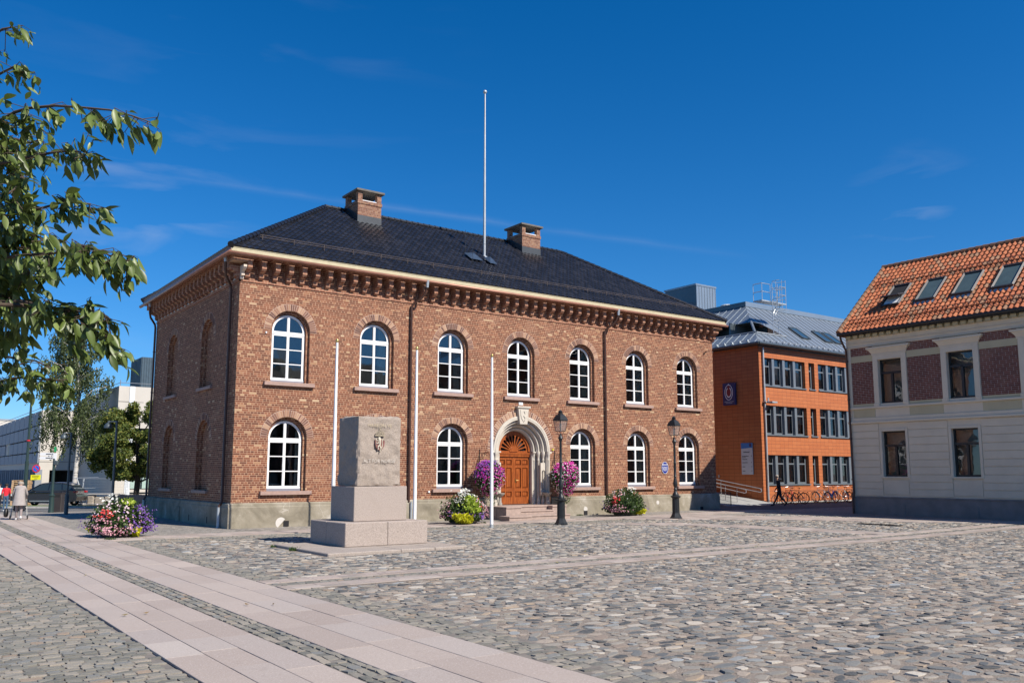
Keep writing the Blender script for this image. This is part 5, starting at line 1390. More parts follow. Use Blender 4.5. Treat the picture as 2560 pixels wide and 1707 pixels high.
# wing behind the town hall
m = MB(); m.box(12, OX-.02, 13.5, 24, -2.0, 8.0); m.build('rear_wing', M_tile, ob); m = MB(); m.box(11.8, OX, 13.3, 24.2, 8.0, 8.9); m.build('rear_wing_roof', M_seamd, ob)
# connecting canopy, sunlit face painted as pale panels, shaded end left dark
m = MB(); m.box(28.0, 33.85, 8.0, 10.0, 1.05, 2.04); o_ = m.build('entrance_canopy', M_seamd, ob)
m = MB(); m.box(28.0, 33.2, 7.93, 8.0, 1.62, 2.0)
for i in range(10): m.box(28+i*.5, 28.46+i*.5, 7.95, 8.0, 1.08, 1.56)
m.build('canopy_panel', plain('sunlit_metal_panel', (.42,.45,.46), .5, metal=.2, var=.06), o_)
# emblem banner sign and information board on the shaded flank
t = empty('emblem_sign', (OX-.001, 5.6, 5.0), 0, 'dark blue sign with a white oval emblem high on the shaded orange flank', 'sign')
m = MB(); m.bbox(-.18, -.04, -.5, .5, -.70, .72, .01); m.build('panel', plain('navy_sign', (.012,.03,.12), .5), t)
FM = lambda a_, b_: (-.186, -a_, b_)
m = MB(); el = lambda rx_, rz_, n_=30: [(rx_*math.cos(a_), rz_*math.sin(a_)) for a_ in np.linspace(0, 2*math.pi, n_, endpoint=False)]
MF = lambda a, d, b: (-.182-d, -a, b+.12)
m.plate(el(.33,.50), [el(.29,.46)], 0, .01, MF); m.plate([(-.05,.46),(0,.58),(.05,.46)][::-1], [], 0, .012, MF)
m.plate(el(.22,.34), [el(.17,.26)], .0, .008, MF); m.build('emblem', M_white, t, fix=True)
m = MB(); m.plate(el(.165,.25), [], 0, .012, MF); m.plate(el(.10,.10), [], .0, .014, lambda a, d, b: (-.182-d, -a, b+.45)); m.build('emblem_centre', plain('sign_red', (.20,.02,.025), .6), t, fix=True)
m = MB()
for z_, s_ in ((-.49,.72),(-.58,.5)):
    x_ = -s_/2
    while x_ < s_/2: l_ = random.uniform(.03,.08); m.box(-.188, -.18, x_, min(s_/2, x_+l_), z_, z_+.035); x_ += l_+.02
m.build('lettering', plain('sign_pale', (.45,.48,.52), .7), t)
t = empty('information_board', (OX-.001, 4.415, .88), 0, 'tall white and blue information board on the shaded orange flank', 'sign')
m = MB(); m.bbox(-.08, -.02, -.44, .44, -.98, .98, .006); m.build('panel', plain('board_white', (.50,.53,.58), .5, var=.03), t)
m = MB(); m.plate([(-.435,.62),(.435,.68),(.435,.975),(-.435,.975)], [], 0, .006, lambda a, d, b: (-.081-d, -a, b)); m.build('blue_band', plain('board_blue', (.02,.16,.48), .5, var=.05), t, fix=True)
m = MB(); text_mb(m, 'Rådhusgata 2', .10, lambda a_, b_: (-.088, -a_*.98, .42+b_), bold=.003)
for z_, s_, o2 in ((.14,.5,1),(.06,.26,0),(-.06,.38,0),(-.26,.40,1),(-.52,.2,1),(-.78,.2,1)):
    x_ = -.36
    while x_ < -.36+s_: l_ = random.uniform(.04,.09); m.box(-.088, -.083, -min(-.36+s_, x_+l_), -x_, z_, z_+.035); x_ += l_+.015
    if o2: m.box(-.088, -.083, -.36, -.33, z_, z_+.06)
m.build('lettering', M_blk, t)
m = MB(); m.box(-.088, -.083, -.36, -.22, .74, .95); m.build('badge', plain('badge_purple', (.05,.03,.10), .6), t)
m = MB(); m.box(OX-.08, OX, 7.0, 7.12, -.35, -.2); m.box(OX-.06, OX, 6.7, 6.8, -.3, -.12); m.build('door_bell_panel', M_zinc, ob)
# entrance ramp with steel handrails
rp = empty('entrance_ramp', (0,0,0), 0, 'concrete access ramp with bright steel handrails beside the orange flank', 'ramp')
m = MB(); zb_ = -1.9
m.add([(29.0,2.0,-1.86),(33.6,2.0,-1.86),(33.6,8.5,-1.0),(29.0,8.5,-1.0),(29.0,2.0,-2.1),(33.6,2.0,-2.1),(33.6,8.5,-2.1),(29.0,8.5,-2.1)], [(0,1,2,3),(0,4,5,1),(1,5,6,2),(2,6,7,3),(3,7,4,0)])
m.build('ramp_slab', plain('ramp_concrete', (.30,.30,.29), .9, var=.15), rp, fix=True)
M_steel = plain('brushed_steel', (.62,.63,.63), .3, metal=.7, var=.06)
for (xr, yA, yB, zA, zB, lp) in ((31.0, 8.0, 2.30, .0, -.96, (3.81, 2.95)), (32.6, 8.4, 2.45, -.02, -.93, (5.5,))):
    m = MB(); zz = lambda y_: zB+(zA-zB)*(y_-yB)/(yA-yB)
    m.tube([(xr,yA,zz(yA)),(xr,yB+.1,zz(yB)+.01),(xr,yB,zz(yB)-.05),(xr,yB,zz(yB)-.17),(xr,yB+.1,zz(yB)-.21),(xr,yA,zz(yA)-.24)], .024, 6)
    for y_ in lp: m.tube([(xr,y_,zz(y_)-.03),(xr-.04,y_,zz(y_)-.15),(xr-.04,y_,-1.9)], .022, 6)
    m.build('handrail', M_steel, rp, smooth='auto')
m = MB()
for i in range(14): m.tube([(29.5,2.2+i*.06,-1.9),(29.5,2.2+i*.06,-1.12)], .008, 4)
m.tube([(29.5,2.2,-1.1),(29.5,3.05,-1.1)], .018, 5); m.tube([(29.5,2.2,-1.1),(29.5,2.2,-1.95)], .025, 5); m.build('railing', M_blk, rp)

# ================================================================ pale rendered house with brick panels
M_wren = plain('pale_render', (.68,.58,.43), .85, var=.07, scale=1.5, bump=.002, bs=30)
M_oren = plain('ochre_render', (.50,.43,.27), .85, var=.08, scale=1.5)
M_gren = plain('grey_plinth_render', (.22,.20,.185), .9, var=.2, scale=2, bump=.003, bs=20)
M_dbrick = brick_mat('dark_red_brick', [(0,(.13,.040,.03)), (.5,(.17,.055,.038)), (1,(.21,.07,.05))], (.42,.36,.33), h=.0786, ws=.26, wh=.26, mort=.014, plane='auto', var=.15)
M_dframe = plain('dark_window_frame', (.018,.017,.017), .4, var=.1)
PX, PYE = 26.5, -7.55           # facade plane and far corner
PY0 = -34.0
pb = empty('corner_house', (0,0,0), 0, 'pale rendered two-storey house with brick panels, black windows and orange tiled roof', 'house')
wy = [-9.62-3.16*i for i in range(8)]
FXm = lambda a, d, b: (PX+d, a, b)
hg = [rect(y_-.56, y_+.56, -.16, 1.86) for y_ in wy]; hu = [rect(y_-.56, y_+.56, 3.13, 5.13) for y_ in wy]
m = MB(); m.plate(rect(PY0, PYE, -2.0, 6.3), hg+hu, .0, .35, FXm)
m.box(PX+.351, 35.0, PYE-.35, PYE-.001, -2, 6.2); m.box(34.7, 35.0, PY0, PYE-.36, -2, 6.2); m.box(PX+.36, 34.6, PY0, PY0+.3, -2, 6.2)
m.add([(PX+.3,PYE-.01,6.2),(35.0,PYE-.01,6.2),(30.35,PYE-.01,10.0)], [(0,1,2)]); m.add([(PX+.3,PY0+.01,6.2),(35.0,PY0+.01,6.2),(30.35,PY0+.01,10.0)], [(2,1,0)])
m.build('rendered_wall', M_wren, pb, fix=True)
# rusticated ground floor: blocks between grooves
grooves = [2.23,1.893,1.564,1.228,.90,.564,.255,-.08,-.406,-.713,-1.03]
def spans(zlo, zhi, marg):
    cuts = [PYE+.03]
    out = []; e = PYE+.03
    for y_ in wy:
        out.append((y_+.56+marg, e)); e = y_-.56-marg
    out.append((PY0, e)); return out
m = MB()
for za, zb2 in zip(grooves[1:], grooves[:-1]):
    for (a_, b_) in spans(za, zb2, .14 if za > -.3 else .06): m.bbox(PX-.03, PX, a_, b_, za+.012, zb2-.012, .008)
m.build('rustic_blocks', M_wren, pb)
for y_ in wy: m = MB(); m.bbox(PX-.025, PX, y_-.6, y_+.6, -.96, -.33, .008); m.build('apron_panel', M_wren, pb)
# plinth
m = MB(); m.box(PX-.05, PX, PY0, PYE+.05, -2.0, -1.13); m.bbox(PX-.08, PX, PY0, PYE+.08, -1.13, -1.06, .01)
m.box(PX, 35.0, PYE, PYE+.05, -2.0, -1.13)
m.build('plinth', M_gren, pb)
for y_ in wy:
    m = MB(); m.plate([(y_-.38,-1.93),(y_+.38,-1.93)]+[(y_+.38*math.cos(R(a_)), -1.42+.12*math.sin(R(a_))) for a_ in range(0, 181, 20)], [], -.065, -.05, FXm); m.build('cellar_panel', M_gren, pb, fix=True)
# string courses
m = MB(); m.bbox(PX-.11, PX, PY0, PYE+.11, 2.25, 2.36, .02); m.bbox(PX-.05, PX, PY0, PYE+.05, 2.36, 2.52, .01); m.bbox(PX-.09, PX, PY0, PYE+.09, 2.92, 3.02, .015)
m.bbox(PX-.04, PX, PY0, PYE+.04, 5.80, 6.24, .01); m.bbox(PX-.07, PX, PY0, PYE+.07, 5.78, 5.84, .01); m.bbox(PX-.07, PX-.03, PY0, PYE, 5.98, 6.0, .004)
m.bbox(PX-.03, PX, PYE-.16, PYE+.03, 3.02, 5.80, .01)
m.build('string_courses', M_wren, pb)
m = MB()
ends = [(wy[i]-.82, wy[i+1]+.82) for i in range(len(wy)-1)]
sp_ = [(wy[0]+.82, PYE-.17)]+[(b_, a_) for a_, b_ in ends]
for (a_, b_) in sp_:
    lo_, hi_ = min(a_, b_), max(a_, b_)
    for z0_, z1__, dd in ((2.52,2.92,.012),(3.02,3.16,.012),(5.10,5.40,.018)): m = MB(); m.box(PX-dd, PX, lo_, hi_, z0_, z1__); m.build('ochre_panel', M_oren, pb)
    for z0_, z1__ in ((3.161,5.099),(5.401,5.779)): m = MB(); m.box(PX-.015, PX, lo_, hi_, z0_, z1__); m.build('brick_panel', M_dbrick, pb)
wsur = MB()
for y_ in [0]:
    for s_ in (-1, 1):
        a_, b_ = sorted((s_*.56, s_*.80)); wsur.bbox(PX-.06, PX, a_, b_, 3.02, 5.35, .01); 
        a_, b_ = sorted((s_*.60, s_*.83)); wsur.bbox(PX-.08, PX, a_, b_, 3.02, 3.16, .01)
    wsur.bbox(PX-.06, PX, -.56, .56, 5.13, 5.35, .006); wsur.bbox(PX-.07, PX, -.84, .84, 5.35, 5.42, .008)
    vs = []
    for (w_, d_, z_) in ((.84,.07,5.42),(.86,.10,5.48),(.95,.16,5.60),(1.02,.20,5.64),(1.05,.20,5.72)): vs += [(PX,-w_,z_),(PX-d_,-w_,z_),(PX-d_,w_,z_),(PX,w_,z_)]
    wsur.add(vs, [(i*4+k_, i*4+k_+1, (i+1)*4+k_+1, (i+1)*4+k_) for i in range(4) for k_ in range(3)]+[(16,17,18,19)])
gsur = MB()
gsur.bbox(PX-.04, PX, .56, .68, -.2, 1.98, .01); gsur.bbox(PX-.04, PX, -.68, -.56, -.2, 1.98, .01); gsur.bbox(PX-.04, PX, -.56, .56, 1.86, 1.98, .01); gsur.bbox(PX-.07, PX, -.68, .68, -.24, -.17, .01)
def hwin(zb_, zt_, tr):
    f_ = MB(); f_.plate(rect(-.56, .56, zb_, zt_), [rect(-.49, .49, tr+.04, zt_-.07), rect(-.49, -.06, zb_+.09, tr-.04), rect(.06, .49, zb_+.09, tr-.04)], .16, .23, FXm); f_.box(PX+.13, PX+.16, -.05, .05, zb_+.03, tr); f_.box(PX+.13, PX+.16, -.54, .54, tr-.05, tr+.05); return f_
gU, gG = MB(), MB(); gU.add([(PX+.19,-.5,3.18),(PX+.19,.5,3.18),(PX+.192,.5,5.08),(PX+.19,-.5,5.08)], [(3,2,1,0)]); gG.add([(PX+.19,-.5,-.1),(PX+.19,.5,-.1),(PX+.192,.5,1.8),(PX+.19,-.5,1.8)], [(3,2,1,0)])
pro = {}
for i, y_ in enumerate(wy):
    for key, fr, gl_, su_ in (('u', hwin(3.13, 5.13, 4.52), gU, wsur), ('g', hwin(-.16, 1.86, 1.22), gG, gsur)):
        if key not in pro:
            o_ = fr.build('window', M_dframe, pb, fix=True); gl_.build('glass', M_glass, o_); su_.build('surround', M_wren, o_, fix=True); pro[key] = o_
        else: o_ = copy_tree(pro[key], pb)
        o_.location = (0, y_, 0)
m = MB(); m.box(PX+.6, PX+.65, PY0+.4, PYE-.4, -2, 6); m.build('interior', M_room, pb)
# dentils under the eaves
m = MB()
y = PYE-.1
while y > PY0: m.box(PX-.20, PX-.04, y-.21, y, 6.22, 6.36); y -= .335
m.box(PX-.04, PX, PY0, PYE+.04, 6.22, 6.42)
m.build('dentils', M_oren, pb)
# tiled roof, ridge parallel to the facade
M_red = rnd_mat('clay_tile', [(0,(.24,.125,.065)), (.09,(.29,.135,.065)), (.10,(.36,.10,.036)), (.6,(.43,.125,.045)), (.90,(.48,.16,.062)), (.91,(.29,.15,.08)), (1,(.34,.17,.09))], .75, 12, .004, mott=.35)
ex, ez, rs = 26.12, 6.52, .89; rx_, rz2 = 30.35, 6.52+.89*(30.35-26.12)
m = MB(); yv = PYE+.15
m.add([(ex,yv,ez-.05),(ex,PY0-.3,ez-.05),(rx_,PY0-.3,rz2-.05),(rx_,yv,rz2-.05),(34.6+.4,yv,ez-.05),(35.0,PY0-.3,ez-.05)], [(0,1,2,3),(3,2,5,4),(0,3,4),(1,5,2)])
pr = m.build('roof', plain('roof_underlay', (.20,.07,.035), .9), pb)
sl2 = math.sqrt(1+rs*rs)
tile_roof('roof_tiles', M_red, Vector((ex-.05, yv, ez)), (0,-1,0), (1,0,rs), yv-PY0+.3, (rx_-ex)*sl2, lambda v: (0, 99), .225, .33, .05, pr, su=6, sv=3, step=.035)
ridge((rx_, yv+.05, rz2+.04), (rx_, PY0, rz2+.04), .12, pr, M_red)
ridge((ex-.05, yv, ez+.05), (rx_, yv, rz2+.03), .11, pr, M_red, name='verge_tiles')
m = MB(); m.tube([(ex-.08,yv+.05,ez-.06),(ex-.08,PY0,ez-.06)], .08, 8); m.box(ex, PX, PY0, yv, ez-.16, ez-.08)
y = yv-.6
while y > PY0: m.tube([(ex-.17,y,ez-.02),(ex-.12,y,ez-.13),(ex,y,ez-.2)], .01, 4); y -= .95
m.build('gutter', M_dframe, pr, smooth='auto')
m = MB(); m.tube([(ex-.02,yv-.05,6.42),(ex+.0,yv-.08,6.2),(PX-.12,PYE+.0,5.7),(PX-.10,PYE-.02,-.9),(PX-.16,PYE,-1.15),(PX-.16,PYE,-1.85)], .05, 8)
for z_ in (5.2, 3.4, 1.6, -.3): m.tube([(PX-.1,PYE,z_-.03),(PX-.1,PYE,z_+.03)], .065, 8)
m.build('downpipe', M_pipe, pb, smooth='auto')
def onroof(u, s_, h_=0): # u along -y from the verge, s_ x position
    n_ = Vector((-rs,0,1)).normalized(); return Vector((s_, yv-u, ez+rs*(s_-ex)))+n_*h_
# snow guards: a low and a high lattice rail
for s_ in (26.62, 29.05):
    m = MB()
    for h_ in (.08,.24): m.tube([onroof(.2,s_,h_), onroof(26,s_,h_)], .014, 4)
    u_ = .3
    while u_ < 16:
        m.tube([onroof(u_,s_,.08), onroof(u_+.11,s_,.24), onroof(u_+.22,s_,.08)], .010, 4); u_ += .22
        if int(u_/.22) % 2 == 0: m.tube([onroof(u_,s_-.05,.02), onroof(u_,s_,.24), onroof(u_,s_+.22,.03)], .012, 4)
    m.build('snow_guard', plain('red_brown_steel', (.13,.03,.018), .6, var=.2), pr)
M_rg2 = plain("green_roof_glass", (.10,.14,.13), .05, metal=.25, var=.15)
M_sash = plain('roof_window_frame', (.055,.05,.05), .45, metal=.3, var=.1)
for i in range(8):
    yc = wy[i]+.32 if i else -9.33; yc = -9.33-1.67*i
    u0, u1 = yv-yc-.42, yv-yc+.42; s0, s1 = 27.38, 28.62
    f_ = MB(); q_ = [onroof(u0,s0,.14), onroof(u1,s0,.14), onroof(u1,s1,.14), onroof(u0,s1,.14)]
    for a_, b_ in ((0,1),(1,2),(2,3),(3,0)): f_.tube([q_[a_], q_[b_]], .06, 4)
    o_ = f_.build('roof_window', M_sash, pr)
    k_ = [onroof(u0+.02,s0+.02,.13), onroof(u1-.02,s0+.02,.13), onroof(u1-.02,s1-.02,.13), onroof(u0+.02,s1-.02,.13)]
    if i == 0:
        g_ = MB(); g_.add(k_, [(0,1,2,3)]); g_.build('shaft', M_dark, o_)
        mid0, mid1 = onroof(u0, (s0+s1)/2, .14), onroof(u1, (s0+s1)/2, .14)
        out0, out1 = mid0+Vector((-.62,0,-.12)), mid1+Vector((-.62,0,-.12)); in0, in1 = mid0+Vector((.45,0,.08)), mid1+Vector((.45,0,.08))
        g_ = MB(); 
        for a_, b_ in ((out0,out1),(out1,in1),(in1,in0),(in0,out0)): g_.tube([a_,b_], .045, 4)
        g_.build('open_sash', M_sash, o_)
        g_ = MB(); g_.add([out0,out1,in1,in0], [(0,1,2,3)]); g_.build('glass', M_rglass2, o_) if 'M_rglass2' in globals() else g_.build('glass', M_rglass, o_)
        g_ = MB(); g_.add([k_[0], k_[1], (k_[1]+k_[2])/2+Vector((0,0,.02)), (k_[0]+k_[3])/2+Vector((0,0,.02))], [(0,1,2,3)]); g_.build('reveal', M_white, o_)
    else:
        g_ = MB(); g_.add(k_, [(0,1,2,3)]); g_.build('glass', M_rg2, o_)
        fl_ = MB(); z_ = [onroof(u0-.05+j*.094, s0-.16-.02*(j % 2), .05+.02*(j % 2)) for j in range(11)]+[onroof(u1+.05-j*.094, s0-.02, .09) for j in range(11)]; fl_.add(z_, [tuple(range(22))]); fl_.build('flashing_apron', M_zinc, o_)
# unseen rear range added behind the roof to throw the lane into shade
m = MB(); m.box(35.02, 58, -20, PYE-.4, -2, 8.2); m.build('unseen_shade_range', M_wren, pb)
m = MB(); m.add([(35.02,-20.2,8.2),(58,-20.2,8.2),(58,PYE-.2,8.2),(35.02,PYE-.2,8.2),(35.02,-14,10.2),(58,-14,10.2)], [(0,1,5,4),(2,3,4,5),(1,2,5),(3,0,4)]); m.build('unseen_shade_roof', M_red, pb)
# ================================================================ white concrete buildings on the left
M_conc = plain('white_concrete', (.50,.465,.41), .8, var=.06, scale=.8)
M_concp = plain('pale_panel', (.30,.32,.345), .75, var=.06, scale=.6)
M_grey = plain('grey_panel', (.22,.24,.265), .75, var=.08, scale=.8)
def gap(m, x0, x1, y0, y1, z0, z1): m.box(x0, x1, y0, y1, z0, z1)
la = empty('concrete_block', (0,0,0), 0, 'long white concrete block with grey panelled flank and dark undercroft behind the parked car', 'building')
AX, AY, AZ = 1.975, 59.2, 5.75
m = MB(); m.box(AX, 30, AY, AY+.4, .25, AZ); m.box(AX+.001, AX+.4, AY+.4, 130, .25, AZ); m.box(AX+.4, 30, 120, 130, .25, AZ); m.box(AX, AX+.9, AY, AY+.9, -2.8, .249); m.box(7.0, 12, AY, AY+.5, -2.8, .249)
m.box(AX+.4, 30, AY+.4, 120, AZ-.3, AZ-.1)
m.build('wall', M_conc, la)
m = MB(); m.box(AX+.9, 30, AY+5.0, AY+5.2, -2.8, .25); m.box(AX+.4, 30, AY+.4, AY+5, .2, .249); m.build('undercroft', plain('undercroft_grey', (.14,.145,.15), .9, var=.2), la)
m = MB(); m.box(4.7, 6.9, AY+.8, AY+.9, -2.7, .15); m.build('garage_door', plain('dark_teal_door', (.03,.05,.06), .5), la)
m = MB(); 
for x_ in (4.5, 6.95): m.box(x_, x_+.02, AY-.012, AY, .25, AZ)
m.box(AX, 30, AY-.012, AY, 1.0, 1.03); m.box(AX, 30, AY-.012, AY, 3.1, 3.13)
m.build('panel_joint', M_dark, la)
yy = [57.93+1.27]; y = 59.2; ypan = []
m = MB(); sl_m = MB(); fin = MB(); win_m = MB()
k_ = 0
while y < 125:
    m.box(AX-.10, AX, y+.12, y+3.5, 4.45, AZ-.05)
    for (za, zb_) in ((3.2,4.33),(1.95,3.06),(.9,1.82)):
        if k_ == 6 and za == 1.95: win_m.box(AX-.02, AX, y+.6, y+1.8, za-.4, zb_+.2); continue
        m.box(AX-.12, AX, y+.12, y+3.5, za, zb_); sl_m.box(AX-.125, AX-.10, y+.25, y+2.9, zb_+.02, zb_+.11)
    for fa, fb in ((-.05,.35),(1.75,2.0)): fin = MB(); fin.box(AX-.25, AX+.3, y+fa, y+fb, -2.8, .3); fin.build('ground_floor_pier', M_grey, la)
    y += 3.62; k_ += 1
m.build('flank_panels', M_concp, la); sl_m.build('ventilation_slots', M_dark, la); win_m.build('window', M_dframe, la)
m = MB(); m.box(AX+.6, AX+.7, AY+1, 125, -2.8, .25); m.build('ground_floor_glazing', plain('dark_glazing', (.02,.03,.045), .2), la)
m = MB(); m.tube([(AX+.1,AY+.3,AZ+.3),(AX+.1,110,AZ+.3)], .03, 4); m.build('roof_rail', M_grey, la)
lw = empty('concrete_block', (0,0,0), 0, 'white rooftop storey at the far left edge, above the panelled flank', 'building')
m = MB(); m.box(-6, 9.5, 131, 150, -3, 8.5); m.build('wall', M_conc, lw); m = MB(); m.box(-6.1, 9.6, 130.9, 131.2, 8.4, 8.65); m.build('roof_edge', M_grey, lw)
lb = empty('concrete_block', (0,0,0), 0, 'taller white concrete block with dark tower box, beside the brick hall', 'building')
BX, BY, BZ = 5.28, 44.1, 6.97
m = MB(); m.box(BX, 26, BY, BY+.5, 3.6, BZ); m.box(BX, 6.1, BY, BY+.5, -2.7, 3.6); m.box(6.5, 26, BY, BY+.5, -.3, 3.4) if False else None
m.box(6.1, 26, BY+.02, BY+.5, .1, 2.6); m.box(BX+.001, BX+.4, BY+.5, AY, -2.7, BZ); m.box(BX+.4, 26, BY+.5, AY, BZ-.4, BZ-.2)
m.build('wall', M_conc, lb)
m = MB(); m.box(6.1, 6.5, BY-.05, BY+.3, -2.7, BZ+.01); m.build('pilaster', plain('bluish_pilaster', (.60,.63,.66), .7), lb)
m = MB(); m.box(6.5, 26, BY+.2, BY+.4, 2.6, 3.6+2.1); m.box(6.5, 26, BY+.25, BY+.45, -2.7, .1)
m.build('strip_window', plain('strip_glass', (.03,.045,.05), .15, var=.2), lb)
m = MB(); m.box(BX, 6.5, BY-.001, BY, 0, 0) if False else None
for x_ in (6.55, 7.45, 8.6): m.box(x_, x_+.72, BY+.1, BY+.2, -1.25, -.35)
m.build('green_window', plain('green_window', (.35,.47,.42), .3), lb)
m = MB(); m.box(6.1, 26, BY+.0, BY+.22, -1.55, -1.32); m.box(6.1, 26, BY+.0, BY+.22, -2.7, -1.7); m.build('window_parapet', M_conc, lb)
m = MB(); m.box(BX-.02, BX, BY+3.2, BY+4.4, 3.4, 5.2); m.build('flank_window', M_dframe, lb)
m = MB(); m.box(BX-.012, BX, BY, AY, 5.35, 5.38); m.box(BX-.012, BX, BY+6, BY+6.03, 0, BZ); m.box(BX-.01, BX, BY, AY, 2.5, 2.53); m.box(BX, 6.1, BY-.012, BY, 5.7, 5.73); m.box(6.5, 7.2, BY-.012, BY, 5.7, 5.72); m.build('panel_joint', M_dark, lb)
m = MB(); m.tube([(BX+.1,BY+.1,BZ+.28),(25,BY+.1,BZ+.28)], .025, 4); m.tube([(BX+.1,BY+.1,BZ+.28),(BX+.1,BY+9,BZ+.28)], .025, 4)
for y_ in (BY+.1, BY+5, BY+9): m.tube([(BX+.1,y_,BZ),(BX+.1,y_,BZ+.5)], .03, 4)
m.build('roof_rail', M_grey, lb)
m = MB(); m.box(8.25, 9.2, 50, 54, BZ-.5, 10.2); 
for i in range(9): m.box(8.21, 8.25, 50.05+i*.45, 50.2+i*.45, BZ-.3, 10.15)
for i in range(5): m.box(8.28+i*.2, 8.34+i*.2, 49.96, 50, BZ-.3, 10.15)
m.build('tower_box', plain('dark_blue_cladding', (.045,.075,.10), .5, metal=.2), lb)

# ================================================================ trees
def crown(mb, blobs, n, size, asp=1.5, drop=0.0, seed=1, shell=.5):
    random.seed(seed); vols = [b[3]**2 for b in blobs]; tot = sum(vols)
    for (x, y, z, r), v in zip(blobs, vols):
        for _ in range(int(n*v/tot)):
            d = Vector((random.gauss(0,1), random.gauss(0,1), random.gauss(0,1))).normalized()
            rr = r*(random.random()**(shell))*random.uniform(.75, 1.12)
            p = Vector((x, y, z))+Vector((d.x*rr, d.y*rr, d.z*rr*.8))
            a_ = Vector((random.gauss(0,1), random.gauss(0,1), random.gauss(0,.6)-drop)).normalized()
            b_ = a_.cross(Vector((random.gauss(0,1), random.gauss(0,1), random.gauss(0,1)))).normalized(); s_ = size*random.uniform(.5, 1.4)
            mb.add([p-a_*s_*.5*asp, p+b_*s_*.5, p+a_*s_*.5*asp, p-b_*s_*.5], [(0,1,2,3)], random.random())
M_lf1 = rnd_mat('linden_leaf', [(0,(.045,.075,.014)), (.45,(.10,.14,.025)), (.75,(.17,.20,.04)), (1,(.27,.24,.05))], .6, 30, 0, mott=.1, trans=.3)
M_lf2 = rnd_mat('birch_leaf', [(0,(.04,.06,.02)), (.5,(.08,.11,.04)), (1,(.16,.19,.07))], .6, 30, 0, mott=.1, trans=.35)
M_bark = plain('dark_bark', (.045,.038,.03), .95, var=.35, scale=9, bump=.02, bs=12)
def birch_bark():
    n = NB('birch_bark'); p = n.pos(); mp = n.n('ShaderNodeMapping'); mp.inputs['Scale'].default_value = (1.5,1.5,7); n.nt.links.new(p, mp.inputs[0])
    f = n.noise(mp.outputs[0], 1.3, 4); c = n.ramp(f, [(.42,(.50,.48,.44)), (.60,(.42,.40,.36)), (.64,(.05,.045,.04))]); n.set(Base_Color=c, Roughness=.85); return n.m
M_birch = birch_bark()
# rounded street tree
random.seed(4)
t = empty('street_tree', (4.55, 33.4, -2.42), 0, 'round-crowned green tree against the white block, beside the brick hall', 'tree')
m = MB(); m.tube([(0,0,-.1),(0,.02,.8),(.05,0,1.9),(0,0,3.0),(-.1,0,4.4),(0,0,6.0)], [.22,.19,.18,.14,.09,.03], 10)
for i in range(11):
    a_ = i*2.4; z_ = 1.7+i*.32; L_ = 2.1-.1*i; m.tube([(0,0,z_),(L_*.5*math.cos(a_),L_*.5*math.sin(a_),z_+.5),(L_*math.cos(a_),L_*math.sin(a_),z_+1.1)], [.08,.05,.02], 6)
m.build('trunk', M_bark, t, smooth=True)
bl = []
for i in range(60):
    a_ = random.uniform(0, 6.28); h_ = random.uniform(2.1, 6.6); rmax = 2.6*math.sin(math.pi*min(1, max(.12, (h_-1.1)/6.6)))**.7; rr = rmax*random.uniform(.35, 1.0); bl.append((rr*math.cos(a_)-.35, rr*math.sin(a_), h_, random.uniform(.45, .8)))
bl += [(-.5,0,7.0,.45), (.75,.1,7.2,.4), (.7,0,6.8,.5), (-2.3,0,3.6,.7), (-2.6,.2,2.9,.6), (-2.0,.2,4.6,.7), (-2.9,0,3.5,.5), (-1.2,-.3,2.4,.7)]
m = MB(); crown(m, bl, 42000, .12, 1.3, 0, 3, .35); m.build('crown', M_lf1, t, rnd=True)
# weeping birch
random.seed(9)
t = empty('birch_tree', (2.65, 45.6, -2.45), 0, 'tall birch with white trunk and drooping branches behind the parked car', 'tree')
m = MB(); tp = [(0,0,-.1),(.08,0,2.0),(.15,0,4.0),(.05,0,6.0),(-.05,0,8.0),(-.2,0,10.0),(-.42,0,11.8),(-.55,0,12.9)]
m.tube(tp, [.19,.17,.15,.13,.11,.08,.05,.02], 10)
tipL = []
for i in range(34):
    z_ = 4.3+i*.25; a_ = i*2.39996+.5; L_ = (1.5+1.0*math.sin(min(1,(13.2-z_)/7)*1.5))*random.uniform(.65,1.05)*(.85 if z_ > 9 else 1); x0_ = np.interp(z_+2.4, [0,6,10,15], [.1,.0,-.3,-.6])*1.0
    e = Vector((x0_+L_*math.cos(a_), L_*math.sin(a_)*.9, z_+L_*.75)); m.tube([(x0_,0,z_),(x0_+L_*.5*math.cos(a_),L_*.45*math.sin(a_),z_+L_*.6), e], [.045,.03,.012], 5); tipL.append((Vector((x0_,0,z_+.2)), e))
m.build('trunk', M_birch, t, smooth=True)
m = MB()
for (s_, e) in tipL:
    for j in range(25):
        q = s_.lerp(e, random.uniform(.35, 1.1))+Vector((random.gauss(0,.18), random.gauss(0,.18), random.gauss(0,.12))); dl = random.uniform(.8, 2.1)*(1.25 if q.z < 8 else .75); cur = Vector(q); drift = Vector((random.gauss(-.05,.12), random.gauss(0,.12), -1)).normalized()
        for k_ in range(int(dl/.048)):
            p = cur+Vector((random.gauss(0,.06), random.gauss(0,.06), 0)); cur = cur+drift*.05
            a_ = Vector((random.gauss(0,.7), random.gauss(0,.7), -1)).normalized(); b_ = a_.cross(Vector((random.gauss(0,1), random.gauss(0,1), .2))).normalized(); ss = random.uniform(.06,.13)
            m.add([p-a_*ss*.8, p+b_*ss*.5, p+a_*ss*.8, p-b_*ss*.5], [(0,1,2,3)], random.random())
m.build('crown', M_lf2, t, rnd=True); t.scale = (1.09,)*3

